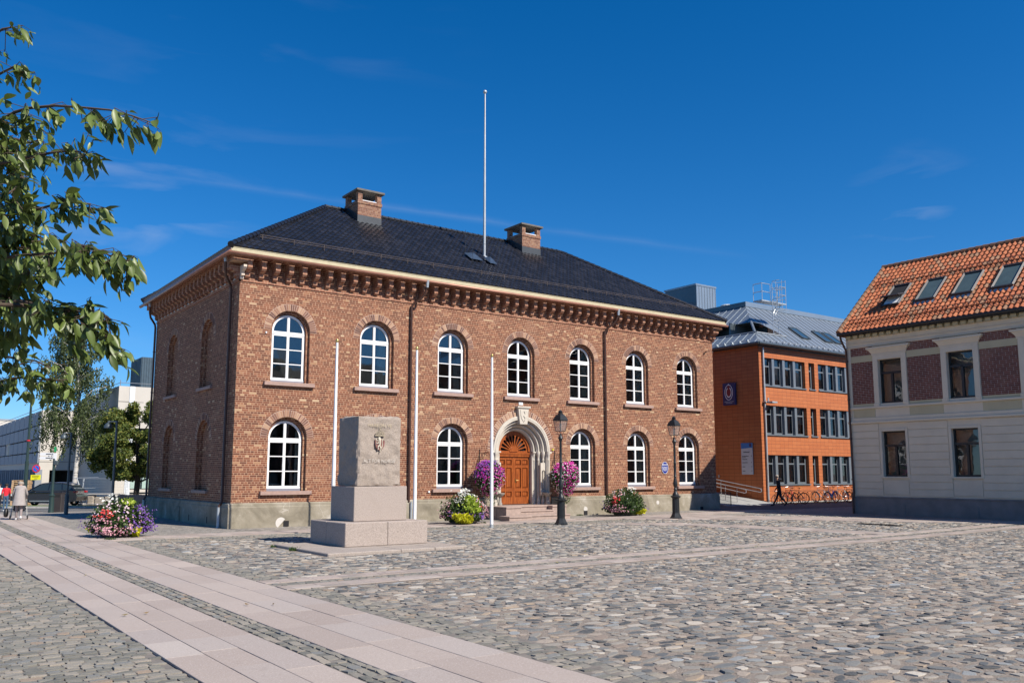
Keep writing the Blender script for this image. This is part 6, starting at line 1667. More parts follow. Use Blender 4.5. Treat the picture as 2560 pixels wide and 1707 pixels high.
# foreground cherry tree: trunk out of frame to the left, branches reaching in
random.seed(31)
M_cher = rnd_mat('cherry_leaf', [(0,(.065,.095,.018)), (.4,(.12,.17,.034)), (.8,(.17,.23,.055)), (1,(.23,.29,.09))], .42, 25, 0, mott=.12, spec=.5, trans=.30)
M_twig = plain('cherry_twig', (.07,.048,.033), .8, var=.25, scale=20)
FWv = Vector((math.sin(YAW)*math.cos(PITCH), math.cos(YAW)*math.cos(PITCH), math.sin(PITCH))); RTv = Vector((math.cos(YAW), -math.sin(YAW), 0)); UPv = RTv.cross(FWv)
def loc3(a_, b_, c_): return CAM_LOC+FWv*c_+RTv*a_+UPv*b_      # metres to the right, up, ahead of where the photographer stood
ct = empty('cherry_tree', (-13.5, -27.4, H(-13.5,-27.4)), 0, 'cherry tree in the near left, its leafy branches hanging into view', 'tree')
CT = ct.location
z8 = .6373
def bp(x, y, c): return loc3((x*z8-1280)/FPX*c, -(y*z8-894.4)/FPX*c, c)
BR_ = [  # branch polylines: read off as (x, y, distance)
 ([(-260,560,4.7),(-60,505,4.6),(60,440,4.5),(110,425,4.45),(215,415,4.4),(320,422,4.35),(430,432,4.3),(520,455,4.3),(590,480,4.3)], 1.0, 46),
 ([(-200,330,4.9),(-60,320,4.8),(0,290,4.7),(55,262,4.65),(95,285,4.6)], .9, 18),
 ([(-160,180,4.9),(-40,150,4.8),(10,115,4.8),(45,108,4.75)], .9, 15),
 ([(-200,600,4.9),(-50,560,4.8),(60,545,4.7),(120,560,4.65),(170,545,4.6)], 1.0, 34),
 ([(-200,700,4.6),(-30,650,4.6),(100,620,4.5),(200,600,4.45),(290,590,4.4),(345,612,4.4)], .9, 44),
 ([(-200,740,5.0),(-60,720,4.9),(50,690,4.9),(110,700,4.85)], 1.0, 30),
 ([(-240,900,4.7),(-60,860,4.6),(90,835,4.5),(180,812,4.45),(260,790,4.4),(355,800,4.4)], 1.0, 54),
 ([(-200,960,5.1),(-40,930,5.0),(60,900,5.0),(140,925,4.9),(200,960,4.9)], 1.05, 46),
 ([(-240,1060,4.7),(-40,1020,4.6),(100,1000,4.5),(220,992,4.4),(320,965,4.35),(400,985,4.3),(460,1020,4.3),(505,1075,4.3)], 1.0, 86),
 ([(-200,1130,5.0),(-20,1090,4.9),(80,1060,4.8),(140,1075,4.7)], 1.0, 34),
 ([(-240,1230,4.7),(-60,1190,4.6),(80,1180,4.5),(200,1205,4.4),(300,1220,4.35),(400,1232,4.3),(440,1255,4.3)], 1.05, 84),
 ([(180,1200,4.5),(300,1235,4.4),(350,1290,4.35),(420,1320,4.3),(480,1380,4.3)], .9, 36),
 ([(-220,1180,5.1),(-60,1240,4.9),(20,1260,4.8),(90,1230,4.8),(160,1255,4.8)], 1.05, 46),
 ([(-200,1420,5.3),(-20,1390,5.2),(60,1405,5.1),(140,1415,5.1),(200,1445,5.0)], .85, 40),
 ([(-200,1500,5.4),(0,1495,5.3),(80,1480,5.2),(160,1488,5.2),(250,1490,5.1)], .9, 60),
 ([(-220,820,4.4),(-60,790,4.4),(20,770,4.4),(60,740,4.4)], 1.0, 28),
 ([(-220,480,4.6),(-60,470,4.6),(10,480,4.55),(50,500,4.5)], 1.0, 24),
 ([(-200,680,5.0),(-80,655,4.95),(0,640,4.9),(70,650,4.85)], 1.0, 34),
 ([(-200,820,5.0),(-80,795,4.95),(0,780,4.9),(90,790,4.85)], 1.0, 34),
 ([(-200,920,5.0),(-80,895,4.95),(0,880,4.9),(60,890,4.85)], 1.0, 34),
 ([(-200,1010,5.0),(-80,985,4.95),(0,970,4.9),(110,980,4.85)], 1.0, 34),
 ([(-200,1080,5.0),(-80,1055,4.95),(0,1040,4.9),(70,1050,4.85)], 1.0, 34),
 ([(-200,1160,5.0),(-80,1135,4.95),(0,1120,4.9),(90,1130,4.85)], 1.0, 34),
 ([(-200,1210,5.0),(-80,1185,4.95),(0,1170,4.9),(120,1180,4.85)], 1.0, 34),
 ([(-200,1340,5.0),(-80,1315,4.95),(0,1300,4.9),(50,1310,4.85)], 1.0, 34),
 ([(-200,600,5.0),(-80,575,4.95),(0,560,4.9),(60,570,4.85)], 1.0, 34),

]
tw = MB(); lf = MB()
def cleaf(p, d, nrm, L_, rnd):
    """a folded, pointed, serrate-looking leaf: base p, direction d"""
    d = d.normalized(); s_ = d.cross(nrm).normalized(); n_ = s_.cross(d)
    prof = [(0,.0),(.10,.11),(.30,.215),(.52,.225),(.75,.15),(.90,.055),(1,.0)]
    curl = random.uniform(.02,.22); vs = []
    for t_, w_ in prof:
        c_ = p+d*L_*t_-n_*L_*curl*t_*t_; vs += [c_, c_+s_*w_*L_*.82+n_*w_*L_*.38, c_-s_*w_*L_*.82+n_*w_*L_*.38]
    fs = []
    for i in range(len(prof)-1): a_ = i*3; fs += [(a_, a_+3, a_+4, a_+1), (a_, a_+2, a_+5, a_+3)]
    lf.add(vs, fs, rnd)
trunk_top = Vector((-13.5, -27.4, 2.2))
for pts, sc_, nl in BR_:
    nl = int(nl*2.7)
    P = [bp(*q) for q in pts]
    # smooth a little and thicken towards the trunk
    rs_ = [.008*(1-i/len(P))+.0022 for i in range(len(P))]
    tw.tube(P, rs_, 6)
    q0 = P[0]; src = Vector((-13.5, -27.4, min(2.6, max(-.2, q0.z-.8)))); tw.tube([src, src.lerp(q0, .5)+Vector((0,0,.12)), q0], [.03,.018,.0105], 6)
    seg = [(P[i+1]-P[i]).length for i in range(len(P)-1)]; tot_ = sum(seg)
    i = 0
    while i < nl:
        s0 = random.uniform(.0, 1.0)**.8*tot_ if i > nl*.12 else tot_*random.uniform(.86, 1.0)
        k_ = 0
        while k_ < len(seg)-1 and s0 > seg[k_]: s0 -= seg[k_]; k_ += 1
        b0 = P[k_].lerp(P[k_+1], min(1, s0/seg[k_])); tdir = (P[k_+1]-P[k_]).normalized()
        # clusters of leaves on a short spur
        sp0 = b0+Vector((random.gauss(0,.05), random.gauss(0,.05), random.gauss(-.01,.035))); tw.tube([b0, sp0], .002, 4, caps=False)
        for _ in range(random.randint(2, 4)):
            up_ = random.random() < .22
            d = Vector((random.gauss(0,.35), random.gauss(0,.35), -1.0 if not up_ else random.uniform(-.1,.25)))+tdir*random.uniform(.1,.9)
            pe = sp0+Vector((random.gauss(0,.015), random.gauss(0,.015), -.012)); tw.tube([sp0, pe], .0012, 3, caps=False)
            nrm = Vector((random.gauss(0,1), random.gauss(0,1), .25)) if not up_ else Vector((random.gauss(0,.3), random.gauss(0,.3), 1))
            cleaf(pe, d, nrm.normalized(), sc_*random.uniform(.058, .112), random.random()); i += 1
tw.tube([(CT.x,CT.y,CT.z-.1),(CT.x+.05,CT.y,CT.z+1.0),(CT.x,CT.y,CT.z+2.2),(CT.x,CT.y,CT.z+3.4),(CT.x+.1,CT.y,CT.z+4.6)], [.17,.14,.13,.10,.03], 12)
for mb_ in (tw, lf): mb_.v = [tuple(Vector(v)-CT) for v in mb_.v]
tw.build('trunk_and_branches', M_twig, ct, smooth=True)
cl = lf.build('leaves', M_cher, ct, rnd=True, smooth=True); tag(cl, kind='stuff')
# ================================================================ people
def figure(J, E, mats, parent, name='body', lv=2):
    names = list(J); me = bpy.data.meshes.new('t'); me.from_pydata([J[k][:3] for k in names], [(names.index(a_), names.index(b_)) for a_, b_, _ in E], [])
    o = bpy.data.objects.new('t', me); COL.objects.link(o); sk = o.modifiers.new('s', 'SKIN'); sk.use_smooth_shade = True
    lay = me.skin_vertices[0].data
    for i, k in enumerate(names):
        r_ = J[k][3]; lay[i].radius = r_ if isinstance(r_, tuple) else (r_, r_); lay[i].use_root = (k == 'pelvis')
    sb_ = o.modifiers.new('b', 'SUBSURF'); sb_.levels = lv; sb_.render_levels = lv
    dg = bpy.context.evaluated_depsgraph_get(); m2 = bpy.data.meshes.new_from_object(o.evaluated_get(dg)); bpy.data.objects.remove(o)
    labs = sorted({l for _, _, l in E}); 
    for l in labs: m2.materials.append(mats[l])
    seg = [(Vector(J[a_][:3]), Vector(J[b_][:3]), labs.index(l)) for a_, b_, l in E]
    for p in m2.polygons:
        c = p.center; best = None
        for a_, b_, l in seg:
            d = b_-a_; t_ = max(0, min(1, (c-a_).dot(d)/max(1e-9, d.length_squared))); q = (c-a_-d*t_).length
            if best is None or q < best[0]: best = (q, l)
        p.material_index = best[1]; p.use_smooth = True
    m2.name = name; r = bpy.data.objects.new(name, m2); COL.objects.link(r); r.parent = parent; return r
M_skin = plain('skin', (.42,.24,.16), .6, var=.06); M_skin2 = plain('brown_skin', (.16,.08,.05), .6, var=.06)
M_navy = plain('navy_jacket', (.012,.014,.022), .85, var=.2, scale=12); M_trou = plain('dark_trousers', (.018,.02,.03), .85, var=.2, scale=12)
M_jean = plain('blue_jeans', (.05,.10,.17), .85, var=.3, scale=12); M_redp = plain('red_shirt', (.58,.015,.03), .8, var=.1, scale=9)
M_card = plain('beige_cardigan', (.30,.27,.26), .9, var=.1, scale=9); M_taup = plain('taupe_trousers', (.25,.205,.20), .9, var=.12, scale=9)
M_hair = plain('dark_hair', (.012,.01,.009), .7); M_ghair = plain('grey_hair', (.30,.26,.22), .8, var=.2, scale=30); M_shoe = plain('white_shoes', (.68,.68,.68), .6); M_bshoe = plain('dark_shoes', (.015,.013,.012), .5)
M_pblue = plain('pale_blue_shirt', (.50,.60,.68), .8, var=.08)
def hand(J, E, w_, dirv, side, key, lab='skin'):
    """palm and five separate, unequal fingers hanging from wrist w_"""
    wv = Vector(J[w_][:3]); d = Vector(dirv).normalized(); s_ = Vector(side).normalized()
    J[key+'palm'] = (*(wv+d*.055), (.030,.016)); E.append((w_, key+'palm', lab)); J[key+'knk'] = (*(wv+d*.085), (.034,.014)); E.append((key+'palm', key+'knk', lab))
    cur = d.cross(s_)
    for i, (off, L_) in enumerate(((-.026,.062),(-.009,.074),(.009,.070),(.026,.054))):
        b_ = wv+d*.10+s_*off; t_ = b_+d*L_*.55+cur*.012; u_ = t_+d*L_*.4+cur*.022
        for n_, p_, r_ in (('a', b_, .0085), ('b', t_, .0078), ('c', u_, .0065)): J[f'{key}f{i}{n_}'] = (*p_, r_)
        E += [(key+'knk', f'{key}f{i}a', lab), (f'{key}f{i}a', f'{key}f{i}b', lab), (f'{key}f{i}b', f'{key}f{i}c', lab)]
    b_ = wv+d*.04-s_*.035; t_ = b_+d*.03-s_*.012+cur*.012
    J[key+'ta'] = (*b_, .010); J[key+'tb'] = (*t_, .008); E += [(key+'palm', key+'ta', lab), (key+'ta', key+'tb', lab)]
def person(loc, rz, label, pose, mats, hair, cat='person'):
    t = empty('person', loc, rz, label, 'person')
    J = {k: v for k, v in pose['J'].items()}; E = list(pose['E'])
    for w_, d_, s_, key in pose['hands']: hand(J, E, w_, d_, s_, key)
    figure(J, E, mats, t)
    hx, hy, hz = J['head'][:3]
    m = MB(); m.lathe([(.06,-.02),(.098,.02),(.103,.06),(.085,.105),(.045,.13),(.01,.135)], (hx, hy+pose.get('hoff', .012), hz+pose.get('hz', -.02)), 14, sy=1.12); m.build('hair', hair, t, smooth=True)
    m = MB()   # face: eyes, ears
    fy_ = pose['face']; fv = Vector(fy_).normalized(); sv_ = fv.cross(Vector((0,0,1))).normalized(); hc = Vector((hx, hy, hz))
    for s_ in (-1, 1):
        c_ = hc+fv*.088+sv_*s_*.032+Vector((0,0,.012)); m.lathe([(.002,-.009),(.011,0),(.002,.009)], c_, 8)
    m.build('eyes', M_bshoe, t, smooth=True)
    m = MB()
    for s_ in (-1, 1):
        c_ = hc+sv_*s_*.088; m.lathe([(.004,-.032),(.014,-.01),(.018,.02),(.006,.034)], c_, 8)
    m.tube([hc+fv*.085+Vector((0,0,.01)), hc+fv*.112-Vector((0,0,.022)), hc+fv*.088-Vector((0,0,.03))], [.008,.014,.008], 6); m.box(0,0,0,0,0,0) if False else None
    m.tube([hc+fv*.09-Vector((0,0,.052))+sv_*.024, hc+fv*.094-Vector((0,0,.052)), hc+fv*.09-Vector((0,0,.052))-sv_*.024], .006, 5)
    m.build('face_and_ears', mats['skin'], t, smooth=True)
    return t
def standing(arm=.0, step=.0, lean=0.0, h=1.0, jac='top', long=False, female=False):
    """faces local +x; step > 0 opens the stride"""
    J = {}
    def P(k, x, y, z, r): J[k] = (x*h, y*h, z*h, r if isinstance(r, tuple) else r)
    P('pelvis', 0, 0, .96, (.155,.115)); P('waist', .01+lean*.2, 0, 1.10, (.145,.11)); P('chest', .02+lean*.6, 0, 1.30, (.17,.12)); P('neckb', .01+lean, 0, 1.46, (.10,.08)); P('neck', .03+lean*1.15, 0, 1.52, .055)
    P('jaw', .055+lean*1.25, 0, 1.575, (.066,.07)); P('head', .05+lean*1.3, 0, 1.645, (.082,.095)); P('crown', .04+lean*1.3, 0, 1.70, (.065,.08))
    E = [('pelvis','waist','top'),('waist','chest','top'),('chest','neckb','top'),('neckb','neck','skin'),('neck','jaw','skin'),('jaw','head','skin'),('head','crown','skin')]
    for s_, n_ in ((1,'L'),(-1,'R')):
        f_ = step*s_
        P('hip'+n_, 0, .085*s_, .90, (.095,.09)); P('knee'+n_, .10*f_/.3*.6+.04, .09*s_, .50, .062); ax = .38*f_/.3*.75
        if f_ >= 0: P('ank'+n_, ax+.02, .09*s_, .09, .045); P('heel'+n_, ax, .09*s_, .045, .042); P('toe'+n_, ax+.19, .10*s_, .035, (.042,.03))
        else: P('ank'+n_, ax-.05, .09*s_, .17, .045); P('heel'+n_, ax-.09, .09*s_, .125, .042); P('toe'+n_, ax+.09, .10*s_, .035, (.042,.03))
        E += [('pelvis','hip'+n_,'leg'),('hip'+n_,'knee'+n_,'leg'),('knee'+n_,'ank'+n_,'leg'),('ank'+n_,'heel'+n_,'shoe'),('heel'+n_,'toe'+n_,'shoe')]
        a_ = -arm*s_
        P('sh'+n_, .0+lean*.85, .175*s_, 1.42, (.068,.065)); P('el'+n_, -.02+a_*.35+lean*.7, .225*s_, 1.13, .048); P('wr'+n_, .03+a_*1.0+lean*.9, .215*s_, .90+abs(a_)*.15, .030)
        E += [('chest','sh'+n_,'top'),('sh'+n_,'el'+n_,'top' if jac == 'long' else 'top'),('el'+n_,'wr'+n_,'top' if jac == 'long' else 'skin')]
    hands = [('wrL', (.25,0,-1), (1,0,0), 'hl'), ('wrR', (.25,0,-1), (1,0,0), 'hr')]
    return dict(J=J, E=E, hands=hands, face=(1,0,0))
ang_left = math.atan2(.5911, -.8066)
pose = standing(arm=-.22, step=-.32, lean=.05, jac='long')
pw = person((31.75, .55, H(31.75,.55)+.008), ang_left, 'man in a dark hooded jacket walking past the parked bicycles', pose, dict(top=M_navy, leg=M_trou, skin=M_skin, shoe=M_bshoe), M_ghair)
m = MB(); m.lathe([(.07,0),(.12,.03),(.13,.08),(.09,.12),(.05,.13)], (-.03,0,1.43), 12); m.build('hood', M_navy, pw, smooth=True)
# man in red shirt and companion, seen from behind
def gpt(px, py, d):
    f_ = FWv+RTv*((px-1280)/FPX)-UPv*((py-894.4)/FPX); p = CAM_LOC+f_*d; return (p.x, p.y, H(p.x, p.y)+.008)
away = math.pi/2-.15
p_ = gpt(12, 1277, 54.5)
person(p_, away, 'man in a red polo shirt and blue jeans walking away at the far left', standing(arm=.06, step=.10), dict(top=M_redp, leg=M_jean, skin=M_skin2, shoe=M_shoe), M_hair)
p_ = gpt(-6, 1277, 56)
person(p_, away, 'person in a pale blue shirt, half cut off by the left frame edge', standing(arm=.05, step=-.1), dict(top=M_pblue, leg=M_trou, skin=M_skin, shoe=M_bshoe), M_hair)
# old woman bent over her rollator
ps = standing(arm=0, step=.12, lean=.20, h=.92, jac='long'); J = ps['J']
for n_, s_ in (('L',1),('R',-1)):
    J['el'+n_] = (.24, .25*s_, 1.02, .05); J['wr'+n_] = (.42, .22*s_, .90, .03)
J['neckb'] = (.20,0,1.34,(.11,.09)); J['neck'] = (.27,0,1.375,.055); J['jaw'] = (.33,0,1.38,(.066,.07)); J['head'] = (.35,0,1.43,(.085,.095)); J['crown'] = (.35,0,1.48,(.07,.08))
J['chest'] = (.12,0,1.20,(.165,.13)); J['waist'] = (.04,0,1.03,(.155,.125)); J['pelvis'] = (0,0,.90,(.16,.13))
ps['hands'] = [('wrL', (1,0,-.25), (0,-1,0), 'hl'), ('wrR', (1,0,-.25), (0,-1,0), 'hr')]; ps['hoff'] = 0
lp = gpt(45, 1301, 34.8)
lady = person(lp, away, 'old woman in a long beige cardigan bent over her walking frame', ps, dict(top=M_card, leg=M_taup, skin=M_skin, shoe=M_shoe), M_ghair)
m = MB(); vs = []
for z_, r_, o_ in ((1.28,.15,.12),(1.1,.175,.06),(.9,.19,0),(.72,.215,-.03),(.60,.24,-.05)):
    for k_ in range(20):
        a_ = 2*math.pi*k_/20; vs.append((o_+r_*.8*math.cos(a_)*(1+.06*math.sin(5*a_)), r_*1.05*math.sin(a_)*(1+.05*math.sin(4*a_)), z_-(.12*math.sin(a_) if z_ < .6 else 0)-(.1 if z_ < .6 and math.sin(a_) > .3 else 0)))
m.add(vs, [(j*20+i, j*20+(i+1) % 20, (j+1)*20+(i+1) % 20, (j+1)*20+i) for j in range(4) for i in range(20)]); m.build('cardigan', M_card, lady, smooth=True)
wf_ = empty('walking_frame', (lp[0]+.50*math.cos(away), lp[1]+.50*math.sin(away), lp[2]), away, 'four-wheeled walking frame with a black bag, pushed by the bent old woman', 'walking frame')
m = MB()
for s_ in (-1, 1):
    m.tube([(-.12,s_*.24,.90),(.05,s_*.24,.88),(.12,s_*.26,.5),(-.12,s_*.30,.10)], .014, 6); m.tube([(.12,s_*.26,.5),(.32,s_*.28,.10)], .014, 6)
m.tube([(.12,-.26,.5),(.12,.26,.5)], .014, 6); m.tube([(.05,-.24,.80),(.05,.24,.80)], .012, 6); m.build('frame', M_alu, wf_, smooth='auto')
for s_ in (-1, 1):
    for x_ in (-.12, .32): m = MB(); m.torus((x_, s_*.31, .095), .08, .018, 'y', 18, 6); m.tube([(x_,s_*.29,.095),(x_,s_*.33,.095)], .03, 8); m.build('wheel', M_bshoe, wf_, smooth=True)
m = MB(); m.bbox(.05, .3, -.22, .22, .35, .62, .04); m.build('bag', M_navy, wf_)
m = MB(); m.lathe([(.04,0),(.11,.03),(.13,.16),(.10,.30),(.03,.36)], (-.02,.46,.12), 12, sy=.7); m.build('carrier_bag', M_bshoe, wf_, smooth=True)

# ================================================================ bicycles and rack
M_tyre = plain('tyre_rubber', (.015,.015,.016), .8); M_chrome = plain('chrome', (.60,.60,.60), .25, metal=.9, var=.05)
def bicycle(loc, rz, label, col, basket_=False, saddle=None, s_=1.0, fender=False):
    t = empty('bicycle', loc, rz, label, 'bicycle', 'bicycles parked along the orange wall'); t.scale = (s_,)*3
    mc = plain('bicycle_paint', col, .35, var=.05)
    for x_ in (-.52, .52):
        m = MB(); m.torus((x_,0,.34), .325, .026, 'y', 26, 6); o_ = m.build('wheel', M_tyre, t, smooth=True)
        m = MB(); m.torus((x_,0,.34), .298, .007, 'y', 24, 5); m.tube([(x_,-.05,.34),(x_,.05,.34)], .02, 8)
        for k_ in range(12): a_ = k_*math.pi/6; m.tube([(x_, .02*(-1)**k_, .34),(x_+.30*math.cos(a_),0,.34+.30*math.sin(a_))], .0025, 3, caps=False)
        m.build('rim', M_chrome, o_)
    m = MB(); bb = (-.08,0,.30); st_ = (-.22,0,.80); hd = (.36,0,.82); hb = (.40,0,.66)
    for a_, b_ in ((bb, st_), (bb, hb), (st_, hd), (bb, (-.52,.03,.34)), (bb, (-.52,-.03,.34)), ((-.20,0,.74), (-.52,.04,.34)), ((-.20,0,.74), (-.52,-.04,.34)), (hd, hb)): m.tube([a_, b_], .017, 6)
    for q in (-1, 1): m.tube([hb, (.44,q*.05,.55), (.52,q*.05,.34)], .012, 5)
    m.build('frame', mc, t)
    m = MB(); m.tube([st_, (-.25,0,.95)], .013, 6); m.tube([hd, (.35,0,.98), (.38,0,1.0)], .013, 6); m.tube([(.26,-.29,1.02),(.38,-.22,1.03),(.40,0,1.0),(.38,.22,1.03),(.26,.29,1.02)], .012, 6); m.build('handlebar', M_chrome, t)
    m = MB(); m.add([(-.40,-.08,.97),(-.40,.08,.97),(-.25,.06,.985),(-.08,.02,.97),(-.08,-.02,.97),(-.25,-.06,.985),(-.25,0,.93)], [(0,5,4,3,2,1),(0,1,6),(1,2,6),(2,3,6),(3,4,6),(4,5,6),(5,0,6)]); m.build('saddle', saddle or M_tyre, t)
    m = MB(); m.torus((-.08,.03,.30), .09, .008, 'y', 16, 4); m.tube([(-.08,.03,.30),(-.02,.08,.14)], .01, 5); m.tube([(-.08,-.03,.30),(-.14,-.08,.46)], .01, 5); m.box(-.06,.03,.07,.14,.125,.145); m.box(-.18,-.1,-.14,-.07,.45,.47); m.build('pedals', M_tyre, t)
    if fender:
        m = MB()
        for x_ in (-.52, .52): m.tube([(x_+.37*math.cos(R(a_)), 0, .34+.37*math.sin(R(a_))) for a_ in range(20, 200, 20)], .016, 5)
        m.tube([(-.30,.06,.74),(-.75,.06,.72)], .008, 4); m.tube([(-.30,-.06,.74),(-.75,-.06,.72)], .008, 4); m.build('mudguard', M_chrome if col[0] > .3 else mc, t)
    if basket_:
        m = MB()
        for z_ in (.72,.80,.88,.96): w_ = .13+(z_-.72)*.15; m.tube([(.45,-w_,z_),(.72,-w_,z_),(.72,w_,z_),(.45,w_,z_),(.45,-w_,z_)], .008, 4)
        for y_ in (-.14,-.05,.05,.14):
            m.tube([(.71,y_,.72),(.73,y_*1.2,.96)], .006, 4); m.tube([(.45,y_,.72),(.45,y_*1.2,.96)], .006, 4)
        m.box(.45,.71,-.13,.13,.715,.725); m.build('wire_basket', M_tyre, t)
    return t
M_ysad = plain('yellow_saddle', (.75,.42,.02), .5)
by = 2.05
for (x_, a_, lb, col, kw) in (
    (33.75, 80, 'small dark bicycle, first from the left, beside the downpipe', (.03,.03,.03), dict(s_=.78)),
    (34.75, 74, 'red bicycle half hidden behind the walking man', (.55,.02,.03), dict(fender=False)),
    (35.35, 100, 'dark bicycle with a bright yellow saddle', (.03,.035,.04), dict(saddle=M_ysad)),
    (38.0, 78, 'silver bicycle standing alone among the empty rack hoops', (.50,.51,.52), dict(fender=True)),
    (39.05, 60, 'blue bicycle with a black wire basket on its handlebar', (.02,.05,.35), dict(basket_=True, fender=True)),
    (40.2, 82, 'white bicycle with dark saddle, between the blue and the black ones', (.62,.62,.60), dict()),
    (41.1, 66, 'black bicycle with chrome mudguards nearest the pale house', (.02,.02,.02), dict(fender=True))):
    bicycle((x_, by, H(x_, by)+.008), R(a_), lb, col, **kw)
rk = empty('bicycle_rack', (0, 0, 0), 0, 'low dark steel bicycle rack of bent hoops along the orange wall', 'bicycle rack')
for i in range(19):
    x_ = 34.2+i*.46; z_ = -1.87; m = MB()
    m.tube([(x_,2.75,z_),(x_,2.75,z_+.55),(x_+.05,2.68,z_+.70),(x_+.15,2.60,z_+.74),(x_+.24,2.50,z_+.68),(x_+.28,2.42,z_+.50),(x_+.28,2.40,z_)], .014, 5); m.build('hoop', M_blk, rk)
m = MB(); m.box(34.1,42.9,2.70,2.76,-1.87,-1.83); m.box(34.1,42.9,2.38,2.44,-1.87,-1.83); m.build('rail', M_blk, rk)

# ================================================================ parked car
M_alloy = plain('alloy_silver', (.60,.61,.62), .45, var=.04)
def car():
    t = empty('parked_car')
    M_car = plain('black_car_paint', (.008,.011,.018), .18, spec=.6, coat=.8, var=.05); M_cg = plain('car_glass', (.02,.03,.035), .05, var=.05, spec=.8)
    prof = [(-2.20,.42),(-2.24,.62),(-2.16,.80),(-1.95,.92),(-1.35,1.03),(-1.0,1.06)]+[(1.6,1.12),(2.05,1.06),(2.17,.90),(2.24,.62),(2.20,.38)]
    def archpts(cx): return [(cx+.37*math.cos(R(a_)), .34+.37*math.sin(R(a_))) for a_ in range(0, 181, 20)]
    bot = [(1.75,.30)]+archpts(1.36)+[(.96,.26),(-.96,.26)]+archpts(-1.36)+[(-1.76,.30)]
    m = MB(); me_pts = prof+bot; m.plate(me_pts[::-1], [], -.89, .89)
    o = m.build('body', M_car, t, fix=True)
    for p in o.data.polygons: p.use_smooth = True
    o.data.set_sharp_from_angle(angle=R(40))
    m = MB()
    for s_ in (-1, 1): m.tube([(-2.1,s_*.80,.86),(-1.4,s_*.885,.93),(0,s_*.90,.95),(1.4,s_*.89,.98),(2.1,s_*.78,.96)], .05, 8)
    m.build('shoulder_line', M_car, t, smooth=True)
    sec = [(-1.05,1.05,.82,0),(-.30,1.50,.66,0),(.2,1.57,.64,0),(1.1,1.55,.63,0),(1.75,1.40,.62,0),(2.05,1.08,.76,0)]
    # greenhouse: glass shell, roof skin above
    m = MB(); lo = [(-1.10,1.04),(2.08,1.05)]; top = [(-.32,1.50),(.3,1.57),(1.15,1.55),(1.72,1.42)]
    vs = [(-1.10,-.80,1.04),(2.08,-.80,1.05),(1.72,-.63,1.42),(1.15,-.64,1.54),(.3,-.64,1.56),(-.32,-.66,1.49)]; vs += [(x_,-y_,z_) for x_,y_,z_ in vs]
    m.add(vs, [(0,1,2,3,4,5),(11,10,9,8,7,6),(0,5,11,6),(5,4,10,11),(4,3,9,10),(3,2,8,9),(2,1,7,8)]); m.build('windows', M_cg, t, fix=True)
    m = MB(); rp_ = [(-.34,1.49),(.3,1.565),(1.15,1.55),(1.80,1.42)]; vs = [(x_, y_, z_+dz_) for dz_ in (.0,.035) for y_ in (-.66,.66) for x_, z_ in rp_]
    m.add(vs, [(8,9,13,12),(9,10,14,13),(10,11,15,14),(0,1,9,8),(1,2,10,9),(2,3,11,10),(4,12,13,5),(5,13,14,6),(6,14,15,7),(0,8,12,4),(3,7,15,11),(0,4,5,1),(1,5,6,2),(2,6,7,3)]); m.build('roof', M_car, t, fix=True)
    m = MB()
    for s_ in (-1, 1):
        for pts in (((-1.10,.81,1.04),(-.33,.665,1.5)), ((.25,.80,1.06),(.3,.655,1.55)), ((1.20,.80,1.06),(1.12,.655,1.54)), ((2.05,.80,1.05),(1.72,.64,1.43))): m.tube([(p_[0], s_*p_[1], p_[2]) for p_ in pts], .035, 5)
    m.build('pillars', M_car, t)
    m = MB()
    for s_ in (-1, 1): m.tube([(-.3,s_*.62,1.55),(.3,s_*.60,1.63),(1.2,s_*.60,1.61),(1.7,s_*.6,1.5)], .02, 5)
    m.build('roof_rails', M_chrome, t)
    for s_ in (-1, 1):
        for x_ in (-1.36, 1.36):
            m = MB(); m.torus((x_, s_*.83, .34), .26, .085, 'y', 26, 8); o_ = m.build('wheel', M_tyre, t, smooth=True)
            m = MB()
            for k_ in range(5): a_ = k_*math.pi*.4; m.tube([(x_, s_*.915, .34),(x_+.20*math.cos(a_), s_*.905, .34+.20*math.sin(a_))], .028, 5)
            m.torus((x_, s_*.90, .34), .205, .018, 'y', 22, 5); m.build('rim', M_alloy, o_)
    m = MB()
    for s_ in (-1, 1): m.bbox(-.75, -.58, s_*1.0-.08, s_*1.0+.08, 1.03, 1.15, .03)
    m.build('mirrors', M_car, t)
    for s_ in (-1, 1):
        m = MB(); a_, b_ = sorted((s_*.62, s_*.915)); m.bbox(1.98, 2.20, a_, b_, .92, 1.04, .02); m.build('tail_light', plain('tail_lamp_red', (.45,.01,.02), .2), t)
        m = MB(); m.bbox(-2.22, -1.98, a_, b_, .70, .84, .03); m.build('headlight', plain('headlamp', (.55,.57,.60), .1), t)
    m = MB()
    for s_ in (-1, 1): a_, b_ = sorted((s_*.895, s_*.91)); m.box(-.9, .95, a_, b_, .36, .40); m.box(-.05,.12,a_,b_,.92,.95); m.box(.95,1.1,a_,b_,.93,.96)
    m.build('sill_trim', M_zinc, t)
    return t
cr = car(); p_ = gpt(122, 1263, 64.3); cr.location = p_; cr.rotation_euler.z = math.atan2(-.5911, .8066)+R(3); cr.scale = (1.07,)*3
tag(cr, 'black five-door car parked at the kerb in front of the white blocks', 'car')

